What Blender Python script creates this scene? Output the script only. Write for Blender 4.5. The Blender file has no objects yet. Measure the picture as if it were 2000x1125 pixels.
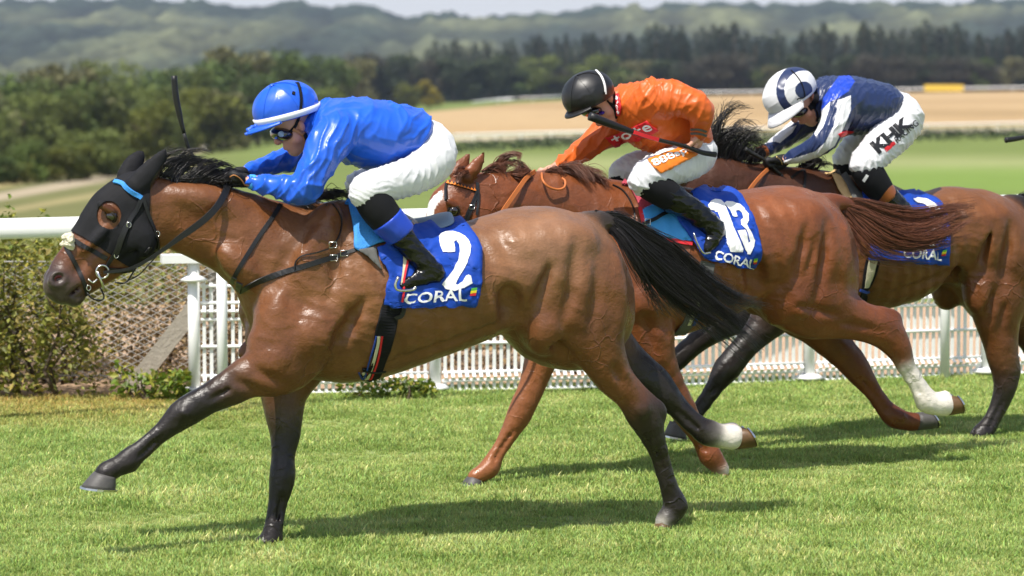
import bpy, bmesh, math, random
import numpy as np
from mathutils import Vector, Matrix
from mathutils.bvhtree import BVHTree
from mathutils.geometry import tessellate_polygon

random.seed(7)
RNG = np.random.default_rng(11)
SC = bpy.context.scene
COL = SC.collection

# ------------------------------------------------------------------ camera
FPX, CAMH, HORIZON = 6300.0, 2.24, 36.0            # focal length in photo pixels, eye height, horizon row
PITCH = math.atan((562.5 - HORIZON) / FPX)
CAM = np.array([0.0, 0.0, CAMH])
cam_data = bpy.data.cameras.new('camera')
cam_data.lens = 36.0 * FPX / 2000.0
cam_data.sensor_width = 36.0
cam_data.clip_start = 0.5
cam_data.clip_end = 20000.0
cam_data.dof.use_dof = True
cam_data.dof.focus_distance = 14.6
cam_data.dof.aperture_fstop = 3.7
camera = bpy.data.objects.new('camera', cam_data)
camera.location = CAM
camera.rotation_euler = (math.pi / 2 - PITCH, 0, 0)
COL.objects.link(camera)
SC.camera = camera

# ------------------------------------------------------------------ sky, sun, exposure
SUN_EL = math.radians(62)
SUN_TO = np.array([-0.26, -0.40, 0.0])            # horizontal direction towards the sun
SUN_AZ = math.atan2(SUN_TO[0], SUN_TO[1])         # from +Y, clockwise
world = bpy.data.worlds.new('World')
SC.world = world
world.use_nodes = True
wn = world.node_tree.nodes
wl = world.node_tree.links
wn.clear()
w_out = wn.new('ShaderNodeOutputWorld')
w_bg = wn.new('ShaderNodeBackground')
w_sky = wn.new('ShaderNodeTexSky')
w_sky.sky_type = 'NISHITA'
w_sky.sun_disc = False
w_sky.sun_elevation = SUN_EL
w_sky.sun_rotation = SUN_AZ
w_sky.air_density = 1.0
w_sky.dust_density = 2.0
w_sky.ozone_density = 1.0
w_bg.inputs['Strength'].default_value = 0.125
# a broken layer of fair-weather cloud, the same all round, crowding together towards the horizon
w_tc = wn.new('ShaderNodeTexCoord')
w_sep = wn.new('ShaderNodeSeparateXYZ')
wl.new(w_tc.outputs['Generated'], w_sep.inputs[0])
w_z = wn.new('ShaderNodeMath'); w_z.operation = 'MAXIMUM'; w_z.inputs[1].default_value = 0.0
wl.new(w_sep.outputs['Z'], w_z.inputs[0])
w_za = wn.new('ShaderNodeMath'); w_za.operation = 'ADD'; w_za.inputs[1].default_value = 0.12
wl.new(w_z.outputs[0], w_za.inputs[0])
w_dv = wn.new('ShaderNodeVectorMath'); w_dv.operation = 'DIVIDE'
w_cmb = wn.new('ShaderNodeCombineXYZ')
for s_ in range(3):
    wl.new(w_za.outputs[0], w_cmb.inputs[s_])
wl.new(w_tc.outputs['Generated'], w_dv.inputs[0])
wl.new(w_cmb.outputs[0], w_dv.inputs[1])
w_ns = wn.new('ShaderNodeTexNoise'); w_ns.inputs['Scale'].default_value = 1.1; w_ns.inputs['Detail'].default_value = 7.0
wl.new(w_dv.outputs[0], w_ns.inputs['Vector'])
w_th = wn.new('ShaderNodeMapRange')
w_th.inputs['From Min'].default_value, w_th.inputs['From Max'].default_value = 0.52, 0.68
wl.new(w_ns.outputs['Fac'], w_th.inputs['Value'])
w_hz = wn.new('ShaderNodeMapRange')
w_hz.inputs['From Min'].default_value, w_hz.inputs['From Max'].default_value = 0.0, 0.16
w_hz.inputs['To Min'].default_value, w_hz.inputs['To Max'].default_value = 0.75, 0.0
wl.new(w_z.outputs[0], w_hz.inputs['Value'])
w_mx = wn.new('ShaderNodeMath'); w_mx.operation = 'MAXIMUM'
wl.new(w_th.outputs[0], w_mx.inputs[0])
wl.new(w_hz.outputs[0], w_mx.inputs[1])
w_mix = wn.new('ShaderNodeMix'); w_mix.data_type = 'RGBA'
w_mix.inputs['B'].default_value = (6.6, 6.8, 7.2, 1)
wl.new(w_mx.outputs[0], w_mix.inputs['Factor'])
wl.new(w_sky.outputs[0], w_mix.inputs['A'])
wl.new(w_mix.outputs['Result'], w_bg.inputs['Color'])
wl.new(w_bg.outputs[0], w_out.inputs['Surface'])

sun_data = bpy.data.lights.new('sun', 'SUN')
sun_data.energy = 5.0
sun_data.angle = math.radians(0.55)
sun_data.color = (1.0, 0.955, 0.88)
sun = bpy.data.objects.new('sun', sun_data)
_h = SUN_TO / np.linalg.norm(SUN_TO) * math.cos(SUN_EL)
sun_dir = Vector((_h[0], _h[1], math.sin(SUN_EL)))
sun.rotation_euler = sun_dir.to_track_quat('Z', 'Y').to_euler()
sun.location = (0, 0, 40)
COL.objects.link(sun)

SC.view_settings.view_transform = 'Standard'
SC.view_settings.look = 'None'
SC.view_settings.exposure = 0.3
SC.view_settings.gamma = 1.0
SC.view_settings.use_curve_mapping = False
SC.cycles.max_bounces = 8
SC.cycles.transparent_max_bounces = 8
SC.cycles.volume_bounces = 0

# ------------------------------------------------------------------ geometry of the view
RIGHT = np.array([1.0, 0, 0])
UP = np.array([0, math.sin(PITCH), math.cos(PITCH)])
FWD = np.array([0, math.cos(PITCH), -math.sin(PITCH)])

def ray(px, py):
    return FWD + RIGHT * ((px - 1000.0) / FPX) - UP * ((py - 562.5) / FPX)

def project(W):
    W = np.asarray(W, float)
    D = W - CAM
    t = D @ FWD
    return np.stack([1000 + FPX * (D @ RIGHT) / t, 562.5 - FPX * (D @ UP) / t], -1)

def at_y(px, py, y):
    """point seen at a photo pixel, on the vertical plane y metres away"""
    d = ray(px, py)
    return CAM + d * ((y - CAM[1]) / d[1])

def at_z(px, py, z=0.0):
    d = ray(px, py)
    return CAM + d * ((z - CAM[2]) / d[2])

class Frame:
    """the upright mid plane of a horse: a backwards along it, l sideways to the camera, z up"""
    def __init__(self, qx, qy, yaw):
        y = math.radians(yaw)
        self.Q = np.array([qx, qy, 0.0])
        self.A = np.array([math.cos(y), math.sin(y), 0.0])
        self.L = np.array([math.sin(y), -math.cos(y), 0.0])
    def loc(self, px, py, l=0.0):
        d = ray(px, py)
        t = (l - (CAM - self.Q) @ self.L) / (d @ self.L)
        w = CAM + t * d
        return np.array([(w - self.Q) @ self.A, l, w[2]]), t / FPX
    def w(self, P):
        P = np.asarray(P, float)
        return self.Q + P[..., 0:1] * self.A + P[..., 1:2] * self.L + P[..., 2:3] * np.array([0, 0, 1.0])
    def pt(self, px, py, l=0.0):
        return self.w(self.loc(px, py, l)[0])

# ------------------------------------------------------------------ noise
def snoise(P, freq, seed=0, n=7):
    r = np.random.default_rng(seed)
    out = np.zeros(len(P))
    for i in range(n):
        d = r.normal(size=3)
        d /= np.linalg.norm(d)
        out += np.sin(P @ d * freq * r.uniform(.6, 1.6) + r.uniform(0, 6.28))
    return out / math.sqrt(n / 2.0) * 0.6

def folds(P, d, freq, seed=0, warp=1.2):
    d = np.asarray(d, float)
    d /= np.linalg.norm(d)
    ph = P @ d * freq + warp * 2.0 * snoise(P, freq * .33, seed) + warp * .8 * snoise(P, freq * .8, seed + 5)
    return (1 - np.abs(np.sin(ph))) ** 2.0

# ------------------------------------------------------------------ signed distance modelling
class SDF:
    def __init__(self):
        self.p = []
    def seg(self, a, b, ra, rb, wa=1., wb=1., k=.02, col=(1, 1, 1), colb=None, op='+'):
        self.p.append(('s', np.array(a, float), np.array(b, float), ra, rb, 1. / wa, 1. / wb, k, np.array(col, float), np.array(colb if colb is not None else col, float), op))
    def ell(self, c, r, ang=0., k=.03, col=(1, 1, 1), op='+'):
        self.p.append(('e', np.array(c, float), np.array(r, float), math.cos(ang), math.sin(ang), None, None, k, np.array(col, float), np.array(col, float), op))
    def plane(self, c, n, k=.004):
        n = np.array(n, float)
        self.p.append(('p', np.array(c, float), n / np.linalg.norm(n), 0, 0, 0, 0, k, np.ones(3), np.ones(3), 'x'))
    def chain(self, fr, pts, k=.02, col=(1, 1, 1), op='+'):
        q = []
        for t in pts:
            px, py, r = t[0], t[1], t[2]
            w = t[3] if len(t) > 3 else 1.0
            l = t[4] if len(t) > 4 else 0.0
            c = t[5] if len(t) > 5 else col
            P, s = fr.loc(px, py, l)
            q.append((P, r * s, w, c))
        if len(q) > 2:                                     # round off the steps between stations
            A = np.array([np.concatenate([a[0], [a[1], a[2]], a[3]]) for a in q])
            n = (len(q) - 1) * 2 + 1
            B = catmull(A, n)
            lin = np.array([A[i // 2] if i % 2 == 0 else (A[i // 2] + A[i // 2 + 1]) / 2 for i in range(n)])
            B[:, 5:] = lin[:, 5:]
            B[:, 3] = np.maximum(B[:, 3], .5 * lin[:, 3])
            q = [(b[:3], b[3], b[4], b[5:8]) for b in B]
        for i in range(len(q) - 1):
            a, b = q[i], q[i + 1]
            self.seg(a[0], b[0], a[1], b[1], a[2], b[2], k, a[3], b[3], op=op)
    def blob(self, fr, px, py, rx, rz, l, ly, ang=0., k=.05, col=(1, 1, 1), op='+', sym=False):
        """ellipsoid: rx, rz in pixels in the mid plane turned by ang degrees, ly metres sideways"""
        P, s = fr.loc(px, py, l)
        self.ell(P, (rx * s, ly, rz * s), math.radians(-ang), k, col, op)
        if sym:
            Q = P.copy()
            Q[1] = -l
            self.ell(Q, (rx * s, ly, rz * s), math.radians(-ang), k, col, op)
    def surf(self, fr, px, py):
        """how far out to the camera's side the surface lies at a photo pixel"""
        ls = np.linspace(.5, 0, 126)
        P = np.array([fr.loc(px, py, l)[0] for l in ls])
        d = np.min([self.dist1(p, P)[0] for p in self.p if p[10] == '+'], 0)
        i = np.nonzero(d < 0)[0]
        return ls[i[0]] if len(i) else None
    def relief(self, fr, px, py, rx, rz, height, ang=0., k=.02, col=(1, 1, 1), ly=None):
        """a muscle (height > 0) or a crease (height < 0) on the flank, the same on the far side"""
        l = self.surf(fr, px, py)
        if l is None:
            return
        sc = fr.loc(px, py, l)[1]
        ly = ly or max(min(rx, rz) * sc * (.8 if height > 0 else 1.2), abs(height) * 1.2)
        c = l + height - ly if height > 0 else l + ly + height
        self.blob(fr, px, py, rx, rz, c, ly, ang, k=k, col=col, op='+' if height > 0 else '-')
        P, s = fr.loc(px, py, c)
        P[1] = -c
        self.ell(P, (rx * s, ly, rz * s), math.radians(-ang), k, col, '+' if height > 0 else '-')
    def bbox1(self, p, m):
        if p[0] == 's':
            r = np.array([max(p[3], p[4]), max(p[3] / p[5], p[4] / p[6], p[3], p[4]), max(p[3], p[4])]) + m
            return np.minimum(p[1], p[2]) - r, np.maximum(p[1], p[2]) + r
        r = max(p[2][0], p[2][2])
        r = np.array([r, p[2][1], r]) + m
        return p[1] - r, p[1] + r
    def dist1(self, p, P):
        if p[0] == 's':
            ab = p[2] - p[1]
            d = P - p[1]
            t = np.clip((d @ ab) / max(ab @ ab, 1e-12), 0, 1)
            dx = d[:, 0] - t * ab[0]
            dy = (d[:, 1] - t * ab[1]) * (p[5] + (p[6] - p[5]) * t)
            dz = d[:, 2] - t * ab[2]
            return np.sqrt(dx * dx + dy * dy + dz * dz) - (p[3] + (p[4] - p[3]) * t), t
        if p[0] == 'p':
            return (P - p[1]) @ p[2], None
        d = P - p[1]
        x = d[:, 0] * p[3] + d[:, 2] * p[4]
        z = -d[:, 0] * p[4] + d[:, 2] * p[3]
        y = d[:, 1]
        r = p[2]
        k0 = np.sqrt((x / r[0]) ** 2 + (y / r[1]) ** 2 + (z / r[2]) ** 2)
        k1 = np.sqrt((x / r[0] ** 2) ** 2 + (y / r[1] ** 2) ** 2 + (z / r[2] ** 2) ** 2) + 1e-9
        return k0 * (k0 - 1) / k1, None
    def mesh(self, h, smooth=2):
        lo = np.full(3, 1e9)
        hi = -lo
        for p in self.p:
            if p[0] == 'p' or p[10] != '+':
                continue
            a, b = self.bbox1(p, .02)
            lo = np.minimum(lo, a)
            hi = np.maximum(hi, b)
        lo -= 3 * h
        n = np.ceil((hi - lo) / h).astype(int) + 4
        F = np.full(n, 1.0, np.float32)
        ax = [lo[i] + h * np.arange(n[i]) for i in range(3)]
        for p in self.p:
            k = p[7]
            if p[0] == 'p':
                i0, i1 = np.zeros(3, int), n
            else:
                a, b = self.bbox1(p, k + 3 * h)
                i0 = np.maximum(np.floor((a - lo) / h).astype(int), 0)
                i1 = np.minimum(np.ceil((b - lo) / h).astype(int) + 1, n)
            X, Y, Z = np.meshgrid(ax[0][i0[0]:i1[0]], ax[1][i0[1]:i1[1]], ax[2][i0[2]:i1[2]], indexing='ij')
            P = np.stack([X.ravel(), Y.ravel(), Z.ravel()], -1).astype(np.float32)
            d = self.dist1(p, P)[0].reshape(X.shape)
            sl = (slice(i0[0], i1[0]), slice(i0[1], i1[1]), slice(i0[2], i1[2]))
            f = F[sl]
            if p[10] == '+':
                hh = np.clip(.5 + .5 * (f - d) / k, 0, 1)
                F[sl] = f + (d - f) * hh - k * hh * (1 - hh)
            else:                                          # '-' carve, 'x' keep one side
                e = -d if p[10] == '-' else d
                hh = np.clip(.5 - .5 * (f - e) / k, 0, 1)
                F[sl] = f + (e - f) * hh + k * hh * (1 - hh)
        V, Q = surface_nets(F, lo, h)
        V = relax(V, Q, smooth)
        Vc = V + .007 * np.stack([snoise(V, 70, 201), snoise(V, 70, 202), snoise(V, 60, 203)], -1)     # ragged colour borders
        W = np.zeros(len(V))
        C = np.zeros((len(V), 3))
        for p in self.p:
            if p[10] != '+':
                continue
            d, t = self.dist1(p, Vc)
            w = np.exp(-np.clip(d, -.005, 1) / .012) + 1e-12
            c = p[8] if t is None else p[8] + (p[9] - p[8]) * t[:, None]
            W += w
            C += w[:, None] * c
        return V, Q[:, ::-1].copy(), C / W[:, None]      # the frames are left-handed: turn the faces

def surface_nets(f, org, h):
    s = f < 0
    nx, ny, nz = f.shape
    cnt = np.zeros((nx - 1, ny - 1, nz - 1), np.int8)
    for a in (0, 1):
        for b in (0, 1):
            for c in (0, 1):
                cnt += s[a:nx - 1 + a, b:ny - 1 + b, c:nz - 1 + c]
    act = (cnt > 0) & (cnt < 8)
    idx = np.full(act.shape, -1, np.int64)
    ii = np.argwhere(act)
    idx[act] = np.arange(len(ii))
    acc = np.zeros((len(ii), 3))
    num = np.zeros(len(ii))
    cor = [(a, b, c) for a in (0, 1) for b in (0, 1) for c in (0, 1)]
    for a in cor:
        for b in cor:
            if sum(b) - sum(a) != 1 or any(y < x for x, y in zip(a, b)):
                continue
            fa = f[ii[:, 0] + a[0], ii[:, 1] + a[1], ii[:, 2] + a[2]]
            fb = f[ii[:, 0] + b[0], ii[:, 1] + b[1], ii[:, 2] + b[2]]
            m = (fa < 0) != (fb < 0)
            t = np.where(m, fa / np.where(m, fa - fb, 1), 0)
            acc += np.where(m[:, None], np.array(a) + (np.array(b) - np.array(a)) * t[:, None], 0)
            num += m
    V = org + h * (ii + acc / num[:, None])
    faces = []
    for axis in range(3):
        o = [0, 0, 0]
        o[axis] = 1
        m = s[:nx - o[0], :ny - o[1], :nz - o[2]] != s[o[0]:, o[1]:, o[2]:]
        e = np.argwhere(m)
        u, v = (axis + 1) % 3, (axis + 2) % 3
        dims = (nx, ny, nz)
        e = e[(e[:, u] > 0) & (e[:, v] > 0) & (e[:, u] < dims[u] - 1) & (e[:, v] < dims[v] - 1)]
        def cell(du, dv):
            q = e.copy()
            q[:, u] += du
            q[:, v] += dv
            return idx[q[:, 0], q[:, 1], q[:, 2]]
        quad = np.stack([cell(-1, -1), cell(0, -1), cell(0, 0), cell(-1, 0)], -1)
        flip = ~s[e[:, 0], e[:, 1], e[:, 2]]
        quad[flip] = quad[flip][:, ::-1]
        faces.append(quad)
    Q = np.concatenate(faces)
    return V, Q[(Q >= 0).all(1)]

def relax(V, Q, it):
    e = np.concatenate([Q[:, [0, 1]], Q[:, [1, 2]], Q[:, [2, 3]], Q[:, [3, 0]]])
    n = len(V)
    deg = np.bincount(e[:, 0], minlength=n) + np.bincount(e[:, 1], minlength=n) + 1e-9
    for i in range(it * 2):
        lam = .5 if i % 2 == 0 else -.47
        S = np.stack([np.bincount(e[:, 0], V[e[:, 1], c], n) + np.bincount(e[:, 1], V[e[:, 0], c], n) for c in range(3)], -1)
        V = V + lam * (S / deg[:, None] - V)
    return V

def vnormals(V, Q):
    a, b, c, d = V[Q[:, 0]], V[Q[:, 1]], V[Q[:, 2]], V[Q[:, 3]]
    fn = np.cross(c - a, d - b)
    N = np.zeros_like(V)
    for i in range(4):
        for k in range(3):
            N[:, k] += np.bincount(Q[:, i], fn[:, k], len(V))
    return N / (np.linalg.norm(N, axis=1)[:, None] + 1e-12)

# ------------------------------------------------------------------ objects
def props(o, label=None, cat=None, group=None, kind=None):
    if label: o['label'] = label
    if cat: o['category'] = cat
    if group: o['group'] = group
    if kind: o['kind'] = kind
    return o

def empty(name, loc, label=None, cat=None, group=None):
    o = bpy.data.objects.new(name, None)
    o.empty_display_size = .1
    o.location = [float(v) for v in loc]
    COL.objects.link(o)
    return props(o, label, cat, group)

def base_of(o):
    b = np.zeros(3)
    while o is not None:
        b += np.array(o.location)
        o = o.parent
    return b

def mesh_data(name, V, F, mats, smooth=True, cols=None, midx=None):
    me = bpy.data.meshes.new(name)
    V = np.asarray(V, np.float64)
    if isinstance(F, np.ndarray):
        n, m = F.shape
        me.vertices.add(len(V))
        me.vertices.foreach_set('co', V.ravel())
        me.loops.add(n * m)
        me.loops.foreach_set('vertex_index', F.ravel().astype(np.int32))
        me.polygons.add(n)
        me.polygons.foreach_set('loop_start', np.arange(0, n * m, m, dtype=np.int32))
        me.update(calc_edges=True)
    else:
        me.from_pydata([tuple(v) for v in V], [], [tuple(int(i) for i in f) for f in F])
        me.update()
    for m_ in (mats if isinstance(mats, (list, tuple)) else [mats]):
        me.materials.append(m_)
    n = len(me.polygons)
    me.polygons.foreach_set('use_smooth', np.full(n, bool(smooth)))
    if midx is not None:
        me.polygons.foreach_set('material_index', np.asarray(midx, np.int32))
    if cols is not None:
        a = me.color_attributes.new('Col', 'FLOAT_COLOR', 'POINT')
        c4 = np.ones((len(V), 4), np.float32)
        c4[:, :3] = cols
        a.data.foreach_set('color', c4.ravel())
    return me

def mk(name, V, F, mats, parent=None, smooth=True, cols=None, midx=None, label=None, cat=None, group=None, kind=None):
    V = np.asarray(V, float)
    if parent is not None:
        o0, loc = base_of(parent), None
    else:
        o0 = np.array([(V[:, 0].min() + V[:, 0].max()) / 2, (V[:, 1].min() + V[:, 1].max()) / 2, V[:, 2].min()])
    o = bpy.data.objects.new(name, mesh_data(name, V - o0, F, mats, smooth, cols, midx))
    if parent is not None:
        o.parent = parent
    else:
        o.location = o0
    COL.objects.link(o)
    return props(o, label, cat, group, kind)

def solidify(o, t, off=1.0):
    m = o.modifiers.new('thick', 'SOLIDIFY')
    m.thickness = t
    m.offset = off
    return o

class MB:
    """collects simple shapes into one mesh"""
    def __init__(self):
        self.V, self.F, self.n = [], [], 0
    def add(self, V, F):
        self.V += [tuple(map(float, v)) for v in V]
        self.F += [tuple(int(i) + self.n for i in f) for f in F]
        self.n = len(self.V)
        return self
    def box(self, c, s, R=None):
        c = np.array(c, float)
        s = np.array(s, float) / 2
        P = np.array([[x, y, z] for x in (-1, 1) for y in (-1, 1) for z in (-1, 1)]) * s
        if R is not None:
            P = P @ np.array(R).T
        return self.add(P + c, [(0, 1, 3, 2), (4, 6, 7, 5), (0, 4, 5, 1), (2, 3, 7, 6), (0, 2, 6, 4), (1, 5, 7, 3)])
    def tube(self, pts, r, n=6, closed=False):
        return self.add(*tube(pts, r, n, closed))
    def mk(self, name, mats, parent=None, **kw):
        return mk(name, self.V, self.F, mats, parent, **kw)

def catmull(pts, n):
    P = np.asarray(pts, float)
    if len(P) == 2:
        t = np.linspace(0, 1, n)[:, None]
        return P[0] * (1 - t) + P[1] * t
    Pe = np.vstack([2 * P[0] - P[1], P, 2 * P[-1] - P[-2]])
    out = []
    m = len(P) - 1
    for u in np.linspace(0, m, n):
        i = min(int(u), m - 1)
        t = u - i
        a, b, c, d = Pe[i], Pe[i + 1], Pe[i + 2], Pe[i + 3]
        out.append(.5 * ((2 * b) + (c - a) * t + (2 * a - 5 * b + 4 * c - d) * t * t + (3 * b - a - 3 * c + d) * t ** 3))
    return np.array(out)

def tube(pts, r, n=6, closed=False):
    P = np.asarray(pts, float)
    m = len(P)
    r = np.broadcast_to(np.asarray(r, float), (m,))
    T = np.gradient(P, axis=0)
    if closed:
        T = np.roll(P, -1, 0) - np.roll(P, 1, 0)
    T /= np.linalg.norm(T, axis=1)[:, None] + 1e-12
    ref = np.array([0, 0, 1.0])
    if abs(T[0] @ ref) > .9:
        ref = np.array([1.0, 0, 0])
    u = np.cross(T[0], ref)
    u /= np.linalg.norm(u)
    V = []
    for i in range(m):
        u = u - T[i] * (u @ T[i])
        u /= np.linalg.norm(u) + 1e-12
        v = np.cross(T[i], u)
        for j in range(n):
            a = 2 * math.pi * j / n
            V.append(P[i] + r[i] * (math.cos(a) * u + math.sin(a) * v))
    F = []
    for i in range(m if closed else m - 1):
        k = (i + 1) % m
        for j in range(n):
            F.append((i * n + j, i * n + (j + 1) % n, k * n + (j + 1) % n, k * n + j))
    if not closed:
        F.append(tuple(range(n - 1, -1, -1)))
        F.append(tuple((m - 1) * n + j for j in range(n)))
    return V, F

# ------------------------------------------------------------------ laying things onto surfaces
def bvh(V, Q):
    return BVHTree.FromPolygons([tuple(v) for v in V], [tuple(int(i) for i in q) for q in Q])

def cast(trees, px, py, fallback=None):
    d = Vector(ray(px, py)).normalized()
    best = None
    for t in trees:
        hit, n, i, dist = t.ray_cast(Vector(CAM), d)
        if hit is not None and (best is None or dist < best[2]):
            best = (hit, n, dist)
    if best is None and fallback is not None:
        p = Vector(fallback)
        for t in trees:
            hit, n, i, dist = t.find_nearest(p)
            if hit is not None and (best is None or dist < best[2]):
                best = (hit, n, dist)
    if best is None:
        return None, None
    n = best[1]
    if n.dot(d) > .3 and fallback is None:
        n = -n
    return np.array(best[0]), np.array(n)

def refine(V2, F, maxlen):
    """split the triangles of a flat outline until no edge is longer than maxlen"""
    bm = bmesh.new()
    vs = [bm.verts.new((v[0], v[1], 0)) for v in V2]
    for f in F:
        try:
            bm.faces.new([vs[i] for i in f])
        except ValueError:
            pass
    bmesh.ops.remove_doubles(bm, verts=bm.verts, dist=1e-4)
    bmesh.ops.triangulate(bm, faces=bm.faces)
    for _ in range(9):
        es = [e for e in bm.edges if e.calc_length() > maxlen]
        if not es:
            break
        bmesh.ops.subdivide_edges(bm, edges=es, cuts=1)
        bmesh.ops.triangulate(bm, faces=[f for f in bm.faces if len(f.verts) > 3])
    bm.verts.index_update()
    V = [(v.co.x, v.co.y) for v in bm.verts]
    Fo = [tuple(v.index for v in f.verts) for f in bm.faces]
    bm.free()
    return V, Fo

def drape(name, outline, trees, fr, off, mat, parent, thick=.004, step=9, l0=.25, wob=None, smooth=True, tri=None, curve=False, **kw):
    """an outline given in photo pixels laid over surfaces as a real sheet"""
    if tri is None:
        if curve:
            n = len(outline)
            c = catmull(list(outline) + [outline[0]], n * 5 + 1)[:-1]
            outline = [tuple(p) for p in c]
        tri = tessellate_polygon([[Vector((p[0], p[1], 0)) for p in outline]])
    V2, F = refine(outline, tri, step)
    V = []
    for (x, y) in V2:
        h, n = cast(trees, x, y)
        if h is None:
            h, n = cast(trees, x, y, fr.pt(x, y, l0))
        o = off if wob is None else off + wob(x, y)
        V.append(h + n * o)
    F = [f if _facing(V, f) else f[::-1] for f in F]
    o = mk(name, V, F, mat, parent, smooth=smooth, **kw)
    if thick:
        solidify(o, thick, 1.0)
    return o, V, F

def _facing(V, f):
    a, b, c = V[f[0]], V[f[1]], V[f[2]]
    return np.cross(b - a, c - a) @ (CAM - a) > 0

def text_outline(s, shear=0., bold=0., font_scale=1.0):
    cu = bpy.data.curves.new('txt', 'FONT')
    cu.body = s
    cu.shear = shear
    cu.offset = bold
    cu.resolution_u = 4
    ob = bpy.data.objects.new('txt', cu)
    COL.objects.link(ob)
    dg = bpy.context.evaluated_depsgraph_get()
    me = ob.evaluated_get(dg).to_mesh()
    V = np.array([v.co[:2] for v in me.vertices])
    F = [tuple(p.vertices) for p in me.polygons]
    ob.evaluated_get(dg).to_mesh_clear()
    bpy.data.objects.remove(ob)
    bpy.data.curves.remove(cu)
    lo, hi = V.min(0), V.max(0)
    return (V - lo) / (hi - lo), F

def lettering(name, s, quad, trees, fr, off, mat, parent, shear=0., bold=.012, step=8, **kw):
    """quad: photo pixels of bottom-left, bottom-right, top-right, top-left"""
    U, F = text_outline(s, shear, bold)
    q = np.array(quad, float)
    X = (q[0] * ((1 - U[:, :1]) * (1 - U[:, 1:])) + q[1] * (U[:, :1] * (1 - U[:, 1:])) + q[2] * (U[:, :1] * U[:, 1:]) + q[3] * ((1 - U[:, :1]) * U[:, 1:]))
    return drape(name, [tuple(x) for x in X], trees, fr, off, mat, parent, thick=0, step=step, tri=F, smooth=True, **kw)

def strap(name, path, width, trees, fr, off, thick, mat, parent, n=None, **kw):
    """a leather or webbing strap; points are (px, py) laid on surfaces or (px, py, l) held free"""
    pts, nor = [], []
    n = n or max(8, len(path) * 6)
    free = len(path[0]) > 2
    C = catmull([p if free else p[:2] for p in path], n)
    for p in C:
        if free:
            pts.append(fr.pt(p[0], p[1], p[2]))
            nor.append(fr.L)
        else:
            h, nn = cast(trees, p[0], p[1])
            if h is None:
                h, nn = cast(trees, p[0], p[1], fr.pt(p[0], p[1], .2))
            pts.append(h + nn * off)
            nor.append(nn)
    P = np.array(pts)
    N = np.array(nor)
    for _ in range(3):
        P[1:-1] = (P[:-2] + 2 * P[1:-1] + P[2:]) / 4
        N[1:-1] = (N[:-2] + 2 * N[1:-1] + N[2:]) / 4
    T = np.gradient(P, axis=0)
    T /= np.linalg.norm(T, axis=1)[:, None] + 1e-9
    N = N - T * (N * T).sum(1)[:, None]
    N /= np.linalg.norm(N, axis=1)[:, None] + 1e-9
    S = np.cross(T, N)
    wd = np.interp(np.linspace(0, 1, n), np.linspace(0, 1, len(np.atleast_1d(width))), np.atleast_1d(width)) / 2
    V, F = [], []
    prof = [(-1, 0), (-.9, 1), (.9, 1), (1, 0), (.9, -1), (-.9, -1)]
    for i in range(n):
        for a, b in prof:
            V.append(P[i] + S[i] * wd[i] * a + N[i] * thick / 2 * b)
    m = len(prof)
    for i in range(n - 1):
        for j in range(m):
            F.append((i * m + j, i * m + (j + 1) % m, (i + 1) * m + (j + 1) % m, (i + 1) * m + j))
    F.append(tuple(range(m)))
    F.append(tuple((n - 1) * m + j for j in range(m - 1, -1, -1)))
    if parent == 'raw':
        return V, F
    return mk(name, V, F, mat, parent, smooth=False, **kw)

def in_poly(P, poly):
    x, y = P[:, 0], P[:, 1]
    ins = np.zeros(len(P), bool)
    n = len(poly)
    j = n - 1
    for i in range(n):
        xi, yi = poly[i]
        xj, yj = poly[j]
        c = ((yi > y) != (yj > y)) & (x < (xj - xi) * (y - yi) / (yj - yi + 1e-12) + xi)
        ins ^= c
        j = i
    return ins

def shell(name, V, Q, keep, off, thick, mat, parent, subdiv=2, **kw):
    """a sheet that follows part of a body: keep(px points, world points) picks it"""
    pad = keep(project(V), V, True)
    fm = pad[Q].any(1)
    sub = Q[fm]
    u, inv = np.unique(sub, return_inverse=True)
    bm = bmesh.new()
    vs = [bm.verts.new(tuple(v)) for v in V[u]]
    for q in inv.reshape(sub.shape):
        try:
            bm.faces.new([vs[i] for i in q])
        except ValueError:
            pass
    for _ in range(subdiv):
        bmesh.ops.subdivide_edges(bm, edges=bm.edges, cuts=1, use_grid_fill=True, smooth=0.0)
    bm.normal_update()
    cen = np.array([f.calc_center_median()[:] for f in bm.faces])
    ok = keep(project(cen), cen, False)
    bmesh.ops.delete(bm, geom=[f for f, k in zip(list(bm.faces), ok) if not k], context='FACES')
    for v in bm.verts:
        if v.is_boundary:
            e = [x for x in v.link_edges if x.is_boundary]
            if len(e) == 2:
                v.tag = True
    mv = [(v, sum((x.other_vert(v).co for x in v.link_edges if x.is_boundary), Vector()) / 2) for v in bm.verts if v.tag]
    for _ in range(4):
        new = [(v, (v.co + sum((x.other_vert(v).co for x in v.link_edges if x.is_boundary), Vector()) / 2) / 2) for v, _m in mv]
        for v, c in new:
            v.co = c
    bm.normal_update()
    bm.verts.index_update()
    W = np.array([v.co[:] for v in bm.verts])
    N = np.array([v.normal[:] for v in bm.verts])
    F = [tuple(v.index for v in f.verts) for f in bm.faces]
    bm.free()
    o = mk(name, W + N * off, F, mat, parent, **kw)
    if thick:
        solidify(o, thick, 1.0)
    return o, W + N * off, F

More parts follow.
